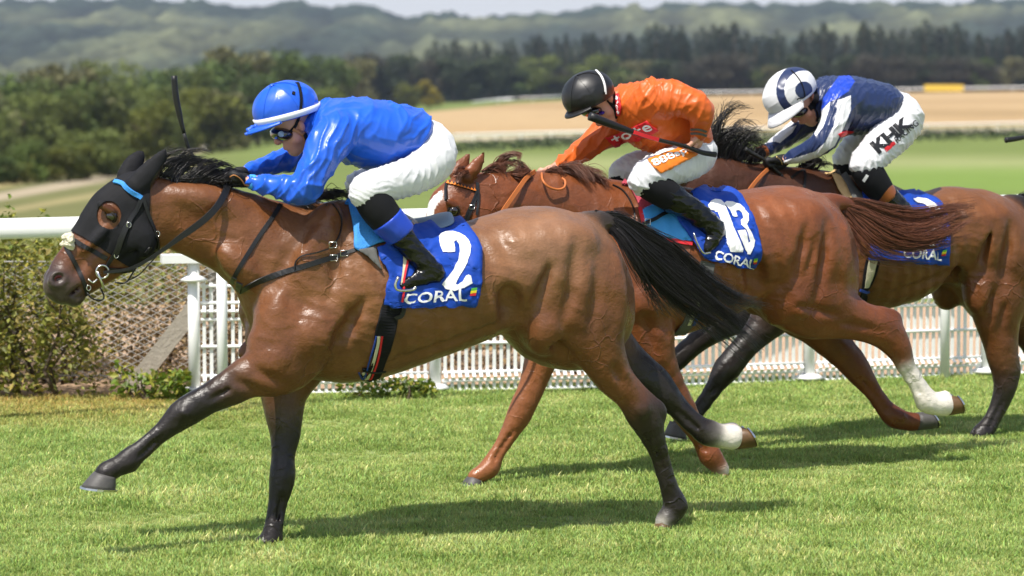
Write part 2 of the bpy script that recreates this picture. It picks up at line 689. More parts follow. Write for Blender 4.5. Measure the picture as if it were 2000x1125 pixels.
def strands(name, guides, n, mat, parent, r0=.0022, r1=.0006, seg=12, jit=.01, curl=.0, seed=3, lenvar=.3, **kw):
    """hair: guides are polylines of world points, strands run between neighbouring guides"""
    r = np.random.default_rng(seed)
    G = np.array([catmull(g, seg) for g in guides])
    V, F = [], []
    m = 0
    K = max(3, n // 22)                                    # hair hangs together in locks
    lock = [(r.uniform(0, len(G) - 1), r.normal(size=3) * jit * .5, r.normal(size=3) * jit, r.normal(size=3) * jit * 1.8, r.uniform(.88, 1.04)) for _ in range(K)]
    for i in range(n):
        lk = lock[r.integers(K)]
        u = float(np.clip(lk[0] + r.normal() * .13, 0, len(G) - 1))
        a = min(int(u), len(G) - 2)
        t = u - a
        P = G[a] * (1 - t) + G[a + 1] * t
        s = np.linspace(0, 1, seg)
        cut = (1 - lenvar * r.uniform() ** 2) * lk[4]
        P = catmull(P, seg * 2)[np.clip((s * cut * (seg * 2 - 1)).astype(int), 0, seg * 2 - 1)]
        stray = 1.0 if r.uniform() < .12 else .38
        off = lk[1] + r.normal(size=3) * jit * .3
        off2 = lk[2] + r.normal(size=3) * jit * stray
        off3 = lk[3] + r.normal(size=3) * jit * 1.2 * stray
        P = P + off * (1 - s)[:, None] + off2 * (np.sin(s * math.pi))[:, None] + off3 * (s ** 1.5)[:, None]
        if curl:
            ph, fq = r.uniform(0, 6.28), r.uniform(1.2, 2.4)
            P = P + (curl * s * np.sin(s * 6.28 * fq + ph))[:, None] * (r.normal(size=3) * .7)
        rr = (r0 * (1 - s) + r1 * s) * r.uniform(.7, 1.3)
        v, f = tube(P, rr, 3)
        V += v
        F += [tuple(k + m for k in q) for q in f if len(q) == 4]
        m += len(v)
    return mk(name, np.array(V), np.array(F), mat, parent, smooth=True, **kw)
# ------------------------------------------------------------------ materials
def new_mat(name):
    m = bpy.data.materials.new(name)
    m.use_nodes = True
    nt = m.node_tree
    b = nt.nodes['Principled BSDF']
    return m, nt, b

def nd(nt, t, **kw):
    n = nt.nodes.new(t)
    for k, v in kw.items():
        if k in n.inputs:
            n.inputs[k].default_value = v
        else:
            setattr(n, k, v)
    return n

def simple(name, col, rough=.5, spec=.5, metal=0., var=.12, vscale=30., bump=0., bscale=200., coat=0., sheen=0., stretch=None, bdist=.002):
    m, nt, b = new_mat(name)
    tc = nd(nt, 'ShaderNodeTexCoord')
    n1 = nd(nt, 'ShaderNodeTexNoise', Scale=vscale, Detail=5.0)
    nt.links.new(tc.outputs['Object'], n1.inputs['Vector'])
    mx = nd(nt, 'ShaderNodeMix', data_type='RGBA')
    mx.inputs['A'].default_value = (*[c * (1 - var) for c in col], 1)
    mx.inputs['B'].default_value = (*[min(1, c * (1 + var)) for c in col], 1)
    nt.links.new(n1.outputs['Fac'], mx.inputs['Factor'])
    nt.links.new(mx.outputs['Result'], b.inputs['Base Color'])
    b.inputs['Roughness'].default_value = rough
    b.inputs['Specular IOR Level'].default_value = spec
    b.inputs['Metallic'].default_value = metal
    b.inputs['Coat Weight'].default_value = coat
    b.inputs['Sheen Weight'].default_value = sheen
    if bump:
        n2 = nd(nt, 'ShaderNodeTexNoise', Scale=bscale, Detail=4.0)
        if stretch:
            mp = nd(nt, 'ShaderNodeMapping')
            mp.inputs['Scale'].default_value = stretch
            nt.links.new(tc.outputs['Object'], mp.inputs['Vector'])
            nt.links.new(mp.outputs[0], n2.inputs['Vector'])
        else:
            nt.links.new(tc.outputs['Object'], n2.inputs['Vector'])
        bp = nd(nt, 'ShaderNodeBump', Strength=bump, Distance=bdist)
        nt.links.new(n2.outputs['Fac'], bp.inputs['Height'])
        nt.links.new(bp.outputs[0], b.inputs['Normal'])
    return m

def coat_mat(name, dapple=.0, gloss=.36, tint=(1, 1, 1), vein=.5):
    """horse coat: pigment from the Col attribute, hair grain, veins and creases as relief"""
    m, nt, b = new_mat(name)
    L = nt.links.new
    tc = nd(nt, 'ShaderNodeTexCoord')
    at = nd(nt, 'ShaderNodeAttribute', attribute_name='Col')
    big = nd(nt, 'ShaderNodeTexNoise', Scale=5.0, Detail=6.0, Roughness=.62)
    fine = nd(nt, 'ShaderNodeTexNoise', Scale=260.0, Detail=3.0)
    mp = nd(nt, 'ShaderNodeMapping')
    mp.inputs['Scale'].default_value = (.22, 1, .6)
    L(tc.outputs['Object'], mp.inputs[0])
    L(tc.outputs['Object'], big.inputs['Vector'])
    L(mp.outputs[0], fine.inputs['Vector'])
    r1 = nd(nt, 'ShaderNodeMapRange')
    r1.inputs['From Min'].default_value, r1.inputs['From Max'].default_value = .3, .72
    r1.inputs['To Min'].default_value, r1.inputs['To Max'].default_value = .74, 1.28
    L(big.outputs['Fac'], r1.inputs['Value'])
    r2 = nd(nt, 'ShaderNodeMapRange')
    r2.inputs['To Min'].default_value, r2.inputs['To Max'].default_value = .8, 1.2
    L(fine.outputs['Fac'], r2.inputs['Value'])
    mm = nd(nt, 'ShaderNodeMath', operation='MULTIPLY')
    L(r1.outputs[0], mm.inputs[0])
    L(r2.outputs[0], mm.inputs[1])
    sc = nd(nt, 'ShaderNodeVectorMath', operation='SCALE')
    L(at.outputs['Color'], sc.inputs[0])
    L(mm.outputs[0], sc.inputs['Scale'])
    L(sc.outputs[0], b.inputs['Base Color'])
    # sweat sheen: uneven gloss
    g = nd(nt, 'ShaderNodeTexNoise', Scale=9.0, Detail=5.0)
    L(tc.outputs['Object'], g.inputs['Vector'])
    rg = nd(nt, 'ShaderNodeMapRange')
    rg.inputs['From Min'].default_value, rg.inputs['From Max'].default_value = .3, .7
    rg.inputs['To Min'].default_value, rg.inputs['To Max'].default_value = gloss - .1, gloss + .22
    L(g.outputs['Fac'], rg.inputs['Value'])
    L(rg.outputs[0], b.inputs['Roughness'])
    b.inputs['Specular IOR Level'].default_value = .42
    b.inputs['Sheen Weight'].default_value = .03
    b.inputs['Sheen Roughness'].default_value = .4
    # relief: veins + muscle creases + hair
    wv = nd(nt, 'ShaderNodeTexNoise', Scale=7.0, Detail=2.0)
    L(tc.outputs['Object'], wv.inputs['Vector'])
    ad = nd(nt, 'ShaderNodeMixRGB', blend_type='ADD')
    ad.inputs['Fac'].default_value = .16
    L(tc.outputs['Object'], ad.inputs['Color1'])
    L(wv.outputs['Color'], ad.inputs['Color2'])
    vo = nd(nt, 'ShaderNodeTexVoronoi', Scale=6.5, feature='DISTANCE_TO_EDGE')
    L(ad.outputs[0], vo.inputs['Vector'])
    vr = nd(nt, 'ShaderNodeMapRange')
    vr.inputs['From Max'].default_value = .035
    vr.inputs['To Min'].default_value, vr.inputs['To Max'].default_value = 1, 0
    L(vo.outputs['Distance'], vr.inputs['Value'])
    msk = nd(nt, 'ShaderNodeTexNoise', Scale=3.1, Detail=1.0)
    L(tc.outputs['Object'], msk.inputs['Vector'])
    mr = nd(nt, 'ShaderNodeMapRange')
    mr.inputs['From Min'].default_value, mr.inputs['From Max'].default_value = .5, .66
    L(msk.outputs['Fac'], mr.inputs['Value'])
    vm = nd(nt, 'ShaderNodeMath', operation='MULTIPLY')
    L(vr.outputs[0], vm.inputs[0])
    L(mr.outputs[0], vm.inputs[1])
    b1 = nd(nt, 'ShaderNodeBump', Strength=vein, Distance=.006)
    L(vm.outputs[0], b1.inputs['Height'])
    md = nd(nt, 'ShaderNodeTexNoise', Scale=16.0, Detail=4.0, Roughness=.55)
    L(tc.outputs['Object'], md.inputs['Vector'])
    b2 = nd(nt, 'ShaderNodeBump', Strength=.5, Distance=.016)
    L(md.outputs['Fac'], b2.inputs['Height'])
    L(b1.outputs[0], b2.inputs['Normal'])
    b3 = nd(nt, 'ShaderNodeBump', Strength=.4, Distance=.002)
    L(fine.outputs['Fac'], b3.inputs['Height'])
    L(b2.outputs[0], b3.inputs['Normal'])
    hr = nd(nt, 'ShaderNodeTexNoise', Scale=95.0, Detail=4.0, Roughness=.65)
    mp2 = nd(nt, 'ShaderNodeMapping')
    mp2.inputs['Scale'].default_value = (.3, 1, .75)
    mp2.inputs['Rotation'].default_value = (0, .35, 0)
    L(tc.outputs['Object'], mp2.inputs[0])
    L(mp2.outputs[0], hr.inputs['Vector'])
    b4 = nd(nt, 'ShaderNodeBump', Strength=.42, Distance=.003)
    L(hr.outputs['Fac'], b4.inputs['Height'])
    L(b3.outputs[0], b4.inputs['Normal'])
    L(b4.outputs[0], b.inputs['Normal'])
    return m

def silk_mat(name, col, rough=.3, spec=.6, wr=.5, col2=None):
    m, nt, b = new_mat(name)
    L = nt.links.new
    tc = nd(nt, 'ShaderNodeTexCoord')
    w = nd(nt, 'ShaderNodeTexNoise', Scale=6.0, Detail=2.0)
    L(tc.outputs['Object'], w.inputs['Vector'])
    ad = nd(nt, 'ShaderNodeMixRGB', blend_type='ADD')
    ad.inputs['Fac'].default_value = .22
    L(tc.outputs['Object'], ad.inputs['Color1'])
    L(w.outputs['Color'], ad.inputs['Color2'])
    mp = nd(nt, 'ShaderNodeMapping')
    mp.inputs['Rotation'].default_value = (.2, -.6, .3)
    mp.inputs['Scale'].default_value = (.8, 2.0, 4.0)
    L(ad.outputs[0], mp.inputs[0])
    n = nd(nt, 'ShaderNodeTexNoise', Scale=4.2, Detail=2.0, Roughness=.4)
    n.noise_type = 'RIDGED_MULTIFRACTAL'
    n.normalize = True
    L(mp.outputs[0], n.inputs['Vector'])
    bp = nd(nt, 'ShaderNodeBump', Strength=wr * 1.3, Distance=.03)
    L(n.outputs['Fac'], bp.inputs['Height'])
    wv = nd(nt, 'ShaderNodeTexNoise', Scale=900.0, Detail=1.0)
    L(tc.outputs['Object'], wv.inputs['Vector'])
    b3 = nd(nt, 'ShaderNodeBump', Strength=.08, Distance=.001)
    L(wv.outputs['Fac'], b3.inputs['Height'])
    L(bp.outputs[0], b3.inputs['Normal'])
    L(b3.outputs[0], b.inputs['Normal'])
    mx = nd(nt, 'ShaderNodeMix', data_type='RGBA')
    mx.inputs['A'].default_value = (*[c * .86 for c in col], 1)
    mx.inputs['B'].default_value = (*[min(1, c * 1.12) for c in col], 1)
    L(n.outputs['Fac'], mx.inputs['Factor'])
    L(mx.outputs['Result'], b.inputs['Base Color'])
    b.inputs['Roughness'].default_value = rough
    b.inputs['Specular IOR Level'].default_value = spec
    b.inputs['Sheen Weight'].default_value = .25
    b.inputs['Sheen Roughness'].default_value = .35
    b.inputs['Sheen Tint'].default_value = (*[min(1, c * 1.5 + .1) for c in col], 1)
    return m

def col_mat(name, rough=.5, spec=.4, bump=.0, bscale=150., var=.2, vscale=40., transl=0.):
    """pigment from the Col attribute"""
    m, nt, b = new_mat(name)
    L = nt.links.new
    tc = nd(nt, 'ShaderNodeTexCoord')
    at = nd(nt, 'ShaderNodeAttribute', attribute_name='Col')
    n = nd(nt, 'ShaderNodeTexNoise', Scale=vscale, Detail=5.0)
    L(tc.outputs['Object'], n.inputs['Vector'])
    r = nd(nt, 'ShaderNodeMapRange')
    r.inputs['To Min'].default_value, r.inputs['To Max'].default_value = 1 - var, 1 + var
    L(n.outputs['Fac'], r.inputs['Value'])
    s = nd(nt, 'ShaderNodeVectorMath', operation='SCALE')
    L(at.outputs['Color'], s.inputs[0])
    L(r.outputs[0], s.inputs['Scale'])
    L(s.outputs[0], b.inputs['Base Color'])
    b.inputs['Roughness'].default_value = rough
    b.inputs['Specular IOR Level'].default_value = spec
    if bump:
        n2 = nd(nt, 'ShaderNodeTexNoise', Scale=bscale, Detail=4.0)
        L(tc.outputs['Object'], n2.inputs['Vector'])
        bp = nd(nt, 'ShaderNodeBump', Strength=bump, Distance=.004)
        L(n2.outputs['Fac'], bp.inputs['Height'])
        L(bp.outputs[0], b.inputs['Normal'])
    if transl:
        tr = nd(nt, 'ShaderNodeBsdfTranslucent')
        L(s.outputs[0], tr.inputs['Color'])
        mx = nd(nt, 'ShaderNodeMixShader')
        mx.inputs['Fac'].default_value = transl
        L(b.outputs[0], mx.inputs[1])
        L(tr.outputs[0], mx.inputs[2])
        L(mx.outputs[0], nt.nodes['Material Output'].inputs['Surface'])
    return m

def hair_mat(name, col, rough=.38, spec=.5):
    m = simple(name, col, rough, spec, var=.45, vscale=60.)
    return m

M = {}
M['skin'] = col_mat('skin', .48, .4, .12, 300., .08, 25.)
M['black_leather'] = simple('black_leather', (.009, .009, .010), .45, .4, bump=.25, bscale=350.)
M['patent_boot'] = simple('patent_boot', (.004, .004, .005), .2, .4, bump=.6, bscale=26., coat=.12, bdist=.012, var=.3)
M['black_cloth'] = simple('black_cloth', (.009, .009, .011), .8, .2, bump=.25, bscale=500., var=.25)
M['hood_cloth'] = simple('hood_cloth', (.011, .011, .013), .78, .22, bump=.35, bscale=30., bdist=.006, var=.3)
M['steel'] = simple('steel', (.62, .61, .58), .22, .5, metal=1.0, var=.1)
M['brass'] = simple('brass', (.65, .45, .18), .28, .5, metal=1.0)
M['white_plastic'] = simple('white_plastic', (.86, .86, .85), .38, .5, var=.06, vscale=6., bump=.05, bscale=60.)
M['white_fabric'] = silk_mat('white_fabric', (.76, .76, .78), .55, .3, .2)
M['blue_silk'] = silk_mat('blue_silk', (.015, .115, .70), .33, .55, .28)
M['orange_silk'] = silk_mat('orange_silk', (.66, .125, .018), .42, .4, .3)
M['navy_silk'] = silk_mat('navy_silk', (.018, .032, .10), .36, .5, .3)
M['royal_silk'] = silk_mat('royal_silk', (.014, .06, .5), .36, .5, .3)
M['white_silk'] = silk_mat('white_silk', (.74, .74, .76), .45, .4, .25)
M['black_silk'] = silk_mat('black_silk', (.013, .013, .014), .42, .5, .25)
M['cloth_blue'] = silk_mat('cloth_blue', (.010, .062, .42), .6, .25, .5)
M['print_white'] = simple('print_white', (.8, .8, .8), .5, .3, var=.03)
M['print_red'] = simple('print_red', (.6, .022, .03), .5, .3, var=.05)
M['print_black'] = simple('print_black', (.015, .015, .017), .5, .3, var=.05)
M['print_orange'] = simple('print_orange', (.75, .2, .02), .5, .3, var=.05)
M['print_yellow'] = simple('print_yellow', (.75, .6, .03), .5, .3, var=.05)
M['print_green'] = simple('print_green', (.1, .42, .05), .5, .3, var=.05)
M['pad_blue'] = simple('pad_blue', (.05, .27, .72), .6, .3, bump=.8, bscale=260., bdist=.004, var=.5, vscale=230.)
M['pad_light'] = simple('pad_light', (.06, .33, .75), .6, .3, bump=.2, bscale=300.)
M['pad_pink'] = simple('pad_pink', (.42, .06, .09), .7, .2, bump=.8, bscale=240., bdist=.004, var=.5, vscale=200.)
M['saddle'] = simple('saddle', (.17, .24, .34), .42, .4, bump=.15, bscale=200.)
M['grey_felt'] = simple('grey_felt', (.11, .11, .105), .8, .2, bump=.3, bscale=400.)
M['tan_felt'] = simple('tan_felt', (.62, .42, .2), .75, .2, bump=.3, bscale=300.)
M['cream_web'] = simple('cream_web', (.55, .52, .36), .7, .2, bump=.4, bscale=500.)
M['blue_web'] = simple('blue_web', (.02, .06, .33), .6, .3, bump=.4, bscale=500.)
M['sheepskin'] = simple('sheepskin', (.72, .66, .52), .9, .1, bump=1., bscale=120., bdist=.012, var=.2)
M['brown_leather'] = simple('brown_leather', (.27, .075, .018), .35, .5, bump=.2, bscale=150.)
M['tan_leather'] = simple('tan_leather', (.45, .19, .06), .45, .4, bump=.2, bscale=200.)
M['orange_rein'] = simple('orange_rein', (.48, .14, .035), .5, .4, bump=.4, bscale=300.)
M['lens_black'] = simple('lens_black', (.008, .008, .012), .06, .7, coat=.8)
M['lens_reflection'] = simple('lens_reflection', (.06, .02, .35), .08, .8, metal=.6)  # purple-blue reflection on the goggles, put in as a material colour
M['eye'] = simple('eye', (.012, .006, .004), .05, .7, coat=1.)
M['hoof_dark'] = simple('hoof_dark', (.075, .07, .066), .5, .4, bump=.4, bscale=120., stretch=(1, 1, 4), var=.3)
M['hoof_striped'] = simple('hoof_striped', (.11, .06, .025), .45, .4, bump=.3, bscale=60., var=.7, vscale=22.)
M['nostril'] = simple('nostril', (.12, .012, .016), .4, .4)
M['glove'] = simple('glove', (.012, .012, .013), .6, .3, bump=.35, bscale=350.)
M['hair_black'] = hair_mat('hair_black', (.012, .010, .010), .36)
M['hair_red'] = hair_mat('hair_red', (.125, .043, .02), .42)
M['hair_dark'] = hair_mat('hair_dark', (.02, .014, .012), .4)
M['whip_grip'] = simple('whip_grip', (.014, .014, .014), .5, .4, bump=.8, bscale=180., bdist=.003)
M['wire_grey'] = simple('wire_grey', (.42, .41, .39), .5, .4)
M['concrete'] = simple('concrete', (.3, .27, .22), .85, .2, bump=.6, bscale=60., bdist=.01, var=.25)
M['bay'] = coat_mat('bay', gloss=.31)
M['chestnut'] = coat_mat('chestnut', gloss=.34)
M['bay_dark'] = coat_mat('bay_dark', gloss=.38)
# ------------------------------------------------------------------ ground near the camera
RAIL_A, RAIL_B = at_z(435, 812), at_z(1845, 744)
FENCE_A, FENCE_B = at_z(380, 775), at_z(1925, 735)
RD = (RAIL_B - RAIL_A) / np.linalg.norm(RAIL_B - RAIL_A)
FD = (FENCE_B - FENCE_A) / np.linalg.norm(FENCE_B - FENCE_A)
FN = np.array([-FD[1], FD[0], 0])
def fence_y(x):
    return FENCE_A[1] + (x - FENCE_A[0]) * FD[1] / FD[0]

def ground_mat():
    m, nt, b = new_mat('turf')
    L = nt.links.new
    tc = nd(nt, 'ShaderNodeTexCoord')
    n1 = nd(nt, 'ShaderNodeTexNoise', Scale=1.6, Detail=8.0, Roughness=.65)
    n2 = nd(nt, 'ShaderNodeTexNoise', Scale=60.0, Detail=4.0)
    L(tc.outputs['Object'], n1.inputs['Vector'])
    L(tc.outputs['Object'], n2.inputs['Vector'])
    cr = nd(nt, 'ShaderNodeValToRGB')
    cr.color_ramp.elements[0].position, cr.color_ramp.elements[1].position = .3, .75
    cr.color_ramp.elements[0].color, cr.color_ramp.elements[1].color = (.20, .26, .07, 1), (.30, .36, .12, 1)
    ad = nd(nt, 'ShaderNodeMath', operation='MULTIPLY_ADD')
    ad.inputs[1].default_value, ad.inputs[2].default_value = .5, 0
    L(n2.outputs['Fac'], ad.inputs[0])
    a2 = nd(nt, 'ShaderNodeMath', operation='MULTIPLY_ADD')
    a2.inputs[1].default_value = .5
    L(n1.outputs['Fac'], a2.inputs[0])
    L(ad.outputs[0], a2.inputs[2])
    L(a2.outputs[0], cr.inputs['Fac'])
    L(cr.outputs[0], b.inputs['Base Color'])
    b.inputs['Roughness'].default_value = .9
    bp = nd(nt, 'ShaderNodeBump', Strength=.8, Distance=.03)
    L(n2.outputs['Fac'], bp.inputs['Height'])
    L(bp.outputs[0], b.inputs['Normal'])
    return m

xs = np.linspace(-70, 70, 141)
Vt, Ft = [], []
for x in xs:
    Vt += [(x, -6, 0), (x, fence_y(np.clip(x, -8, 8)) + .12, 0)]
for i in range(len(xs) - 1):
    Ft.append((2 * i, 2 * i + 2, 2 * i + 3, 2 * i + 1))
mk('turf', Vt, Ft, ground_mat(), kind='structure')
Vt = []
for x in xs:
    Vt += [(x, fence_y(np.clip(x, -8, 8)) + .12, -.012), (x, 26.0, -.05)]
mk('sand_path', Vt, Ft, simple('sand', (.42, .29, .19), .95, .1, var=.22, vscale=5., bump=.6, bscale=50., bdist=.02), kind='structure')

# ------------------------------------------------------------------ grass
def grass_mat(name, transl=.45):
    m, nt, b = new_mat(name)
    L = nt.links.new
    geo = nd(nt, 'ShaderNodeNewGeometry')
    oi = nd(nt, 'ShaderNodeObjectInfo')
    at = nd(nt, 'ShaderNodeAttribute', attribute_name='Col')
    n1 = nd(nt, 'ShaderNodeTexNoise', Scale=2.3, Detail=6.0, Roughness=.6)
    L(geo.outputs['Position'], n1.inputs['Vector'])
    cr = nd(nt, 'ShaderNodeValToRGB')
    e = cr.color_ramp.elements
    e[0].position, e[1].position = .33, .68
    e[0].color, e[1].color = (.25, .37, .09, 1), (.52, .60, .24, 1)
    k = e.new(.52)
    k.color = (.37, .49, .15, 1)
    L(n1.outputs['Fac'], cr.inputs['Fac'])
    # drier turf along the far left edge of the course
    sp = nd(nt, 'ShaderNodeSeparateXYZ')
    L(geo.outputs['Position'], sp.inputs[0])
    mx_ = nd(nt, 'ShaderNodeMapRange')
    mx_.inputs['From Min'].default_value, mx_.inputs['From Max'].default_value = 17.2, 18.6
    L(sp.outputs['Y'], mx_.inputs['Value'])
    mx2 = nd(nt, 'ShaderNodeMapRange')
    mx2.inputs['From Min'].default_value, mx2.inputs['From Max'].default_value = -1.0, -2.2
    L(sp.outputs['X'], mx2.inputs['Value'])
    ml = nd(nt, 'ShaderNodeMath', operation='MULTIPLY')
    L(mx_.outputs[0], ml.inputs[0])
    L(mx2.outputs[0], ml.inputs[1])
    n3 = nd(nt, 'ShaderNodeTexNoise', Scale=5.0, Detail=4.0)
    L(geo.outputs['Position'], n3.inputs['Vector'])
    ml2 = nd(nt, 'ShaderNodeMath', operation='MULTIPLY')
    ml2.use_clamp = True
    r3 = nd(nt, 'ShaderNodeMapRange')
    r3.inputs['To Max'].default_value = 1.5
    L(n3.outputs['Fac'], r3.inputs['Value'])
    L(ml.outputs[0], ml2.inputs[0])
    L(r3.outputs[0], ml2.inputs[1])
    dry = nd(nt, 'ShaderNodeMix', data_type='RGBA')
    dry.inputs['B'].default_value = (.5, .4, .13, 1)
    L(ml2.outputs[0], dry.inputs['Factor'])
    L(cr.outputs[0], dry.inputs['A'])
    mu = nd(nt, 'ShaderNodeMix', data_type='RGBA', blend_type='MULTIPLY')
    mu.inputs['Factor'].default_value = 1.0
    L(dry.outputs['Result'], mu.inputs['A'])
    L(at.outputs['Color'], mu.inputs['B'])
    L(mu.outputs['Result'], b.inputs['Base Color'])
    b.inputs['Roughness'].default_value = .55
    b.inputs['Specular IOR Level'].default_value = .3
    tr = nd(nt, 'ShaderNodeBsdfTranslucent')
    L(mu.outputs['Result'], tr.inputs['Color'])
    mx = nd(nt, 'ShaderNodeMixShader')
    mx.inputs['Fac'].default_value = transl
    L(b.outputs[0], mx.inputs[1])
    L(tr.outputs[0], mx.inputs[2])
    L(mx.outputs[0], nt.nodes['Material Output'].inputs['Surface'])
    return m
GRASS = grass_mat('grass')

def tuft(seed, n=42, rad=.055, h=(.012, .034), w=.0025):
    r = np.random.default_rng(seed)
    V, F, C = [], [], []
    for i in range(n):
        a, d = r.uniform(0, 6.28), rad * math.sqrt(r.uniform())
        p = np.array([d * math.cos(a), d * math.sin(a), -.005])
        hh = r.uniform(*h)
        la = r.uniform(0, 6.28)
        lean = np.array([math.cos(la), math.sin(la), 0]) * hh * r.uniform(.15, .9)
        sd = np.array([-math.sin(la + r.uniform(-.6, .6)), math.cos(la), 0]) * w * r.uniform(.7, 1.4)
        m = p + lean * .35 + np.array([0, 0, hh * .6])
        t = p + lean + np.array([0, 0, hh * .95])
        k = len(V)
        V += [p - sd, p + sd, m + sd * .8, m - sd * .8, t]
        F += [(k, k + 1, k + 2, k + 3), (k + 3, k + 2, k + 4)]
        g = r.uniform(.65, 1.35)
        c = np.array([g * r.uniform(.85, 1.25), g, g * r.uniform(.7, 1.2)])
        if r.uniform() < .07:
            c = np.array([2.0, 1.5, 1.9]) * r.uniform(.7, 1.1)
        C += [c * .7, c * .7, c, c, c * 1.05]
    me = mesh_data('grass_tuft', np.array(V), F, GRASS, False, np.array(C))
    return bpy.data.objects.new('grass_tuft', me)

def scatter(name, pts, rot, scl, idx, tufts, label=None, cat=None):
    me = bpy.data.meshes.new(name)
    me.vertices.add(len(pts))
    me.vertices.foreach_set('co', np.asarray(pts, np.float32).ravel())
    for nm, dat, ty in (('rot', rot, 'FLOAT_VECTOR'), ('scl', scl, 'FLOAT_VECTOR')):
        a = me.attributes.new(nm, ty, 'POINT')
        a.data.foreach_set('vector', np.asarray(dat, np.float32).ravel())
    a = me.attributes.new('idx', 'INT', 'POINT')
    a.data.foreach_set('value', np.asarray(idx, np.int32))
    o = bpy.data.objects.new(name, me)
    COL.objects.link(o)
    ng = bpy.data.node_groups.new(name + '_scatter', 'GeometryNodeTree')
    ng.interface.new_socket('Geometry', in_out='INPUT', socket_type='NodeSocketGeometry')
    ng.interface.new_socket('Geometry', in_out='OUTPUT', socket_type='NodeSocketGeometry')
    N, L = ng.nodes, ng.links.new
    gi, go = N.new('NodeGroupInput'), N.new('NodeGroupOutput')
    ip = N.new('GeometryNodeInstanceOnPoints')
    jn = N.new('GeometryNodeJoinGeometry')
    for t in reversed(tufts):
        oi = N.new('GeometryNodeObjectInfo')
        oi.inputs['Object'].default_value = t
        oi.inputs['As Instance'].default_value = True
        L(oi.outputs['Geometry'], jn.inputs[0])
    def attr(nm, ty):
        a = N.new('GeometryNodeInputNamedAttribute')
        a.data_type = ty
        a.inputs['Name'].default_value = nm
        return a.outputs['Attribute']
    L(gi.outputs[0], ip.inputs['Points'])
    L(jn.outputs[0], ip.inputs['Instance'])
    ip.inputs['Pick Instance'].default_value = True
    L(attr('idx', 'INT'), ip.inputs['Instance Index'])
    L(attr('rot', 'FLOAT_VECTOR'), ip.inputs['Rotation'])
    L(attr('scl', 'FLOAT_VECTOR'), ip.inputs['Scale'])
    L(ip.outputs[0], go.inputs[0])
    md = o.modifiers.new('scatter', 'NODES')
    md.node_group = ng
    props(o, label, cat, None, 'stuff')
    return o

NG = 62000
gx = RNG.uniform(-5.0, 5.4, NG)
gy = 12.2 + (RNG.uniform(0, 1, NG) ** 1.15) * 8.0
ok = gy < np.array([fence_y(x) for x in gx]) + .1
gx, gy = gx[ok], gy[ok]
gp = np.stack([gx, gy, np.zeros(len(gx))], -1)
cl = .5 + .5 * snoise(gp, 4.5, 3) + .3 * snoise(gp, 13, 4)
sc_ = np.clip(.72 + .5 * cl, .45, 1.5) * RNG.uniform(.75, 1.25, len(gx))
rot_ = np.stack([RNG.normal(0, .12, len(gx)), RNG.normal(0, .12, len(gx)), RNG.uniform(0, 6.28, len(gx))], -1)
scatter('grass', gp, rot_, np.stack([sc_, sc_, sc_ * RNG.uniform(.8, 1.2, len(gx))], -1), RNG.integers(0, 4, len(gx)), [tuft(i) for i in (1, 2, 3, 4)], 'short green turf grass under the galloping horses', 'grass')

# ------------------------------------------------------------------ running rail
rail = empty('running_rail', RAIL_A, 'white plastic running rail on tall posts behind the horses', 'rail')
p0, p1 = RAIL_A - RD * 4.5, RAIL_B + RD * 3.0
cr_ = []
for p in (p0, p1):
    for j in range(14):
        a = 2 * math.pi * j / 14
        cr_.append(p + np.array([-RD[1], RD[0], 0]) * .034 * math.cos(a) + np.array([0, 0, 1.09 + .058 * math.sin(a)]))
mk('top_rail', cr_, [(j, (j + 1) % 14, 14 + (j + 1) % 14, 14 + j) for j in range(14)] + [tuple(range(13, -1, -1)), tuple(range(14, 28))], M['white_plastic'], rail)
for i in (-1, 0, 1):
    base = RAIL_A + RD * (i * np.linalg.norm(RAIL_B - RAIL_A))
    if i == -1:
        base = RAIL_A - RD * 4.0
    MB().tube([base + np.array([0, 0, -.02]), base + np.array([0, 0, 1.05])], .03, 14).mk('post', M['white_plastic'], rail)

# ------------------------------------------------------------------ mesh fence
fence = empty('mesh_fence', FENCE_A, 'low white welded mesh fence on round white posts with flat collars', 'fence')
post_px = [(380, 775), (850, 768), (1215, 760), (1580, 748), (1925, 735)]
posts = [at_z(*p) for p in post_px]
posts.append(posts[-1] + FD * 1.25)
for p in posts:
    mp_ = MB().tube([p + np.array([0, 0, -.03]), p + np.array([0, 0, .80])], .036, 16)
    po = mp_.mk('post', M['white_plastic'], fence)
    for z, r in ((.035, .095), (.70, .085)):
        V, F = tube([p + np.array([0, 0, z - .012]), p + np.array([0, 0, z]), p + np.array([0, 0, z + .022])], [r * .8, r, r * .55], 18)
        mk('collar', V, F, M['white_plastic'], po)
hr = MB()
a, b = posts[0] - FD * .19, posts[-1] + FD * .2
hr.box((a + b) / 2 + np.array([0, 0, .825]), (np.linalg.norm(b - a), .11, .05), np.stack([FD, FN, [0, 0, 1]], -1))
hr.mk('top_rail', M['white_plastic'], fence, smooth=False)
M['white_wire'] = simple('white_wire', (.84, .84, .82), .45, .4, var=.08)
ZH = [.015, .075, .125, .30, .46, .51, .56, .66]
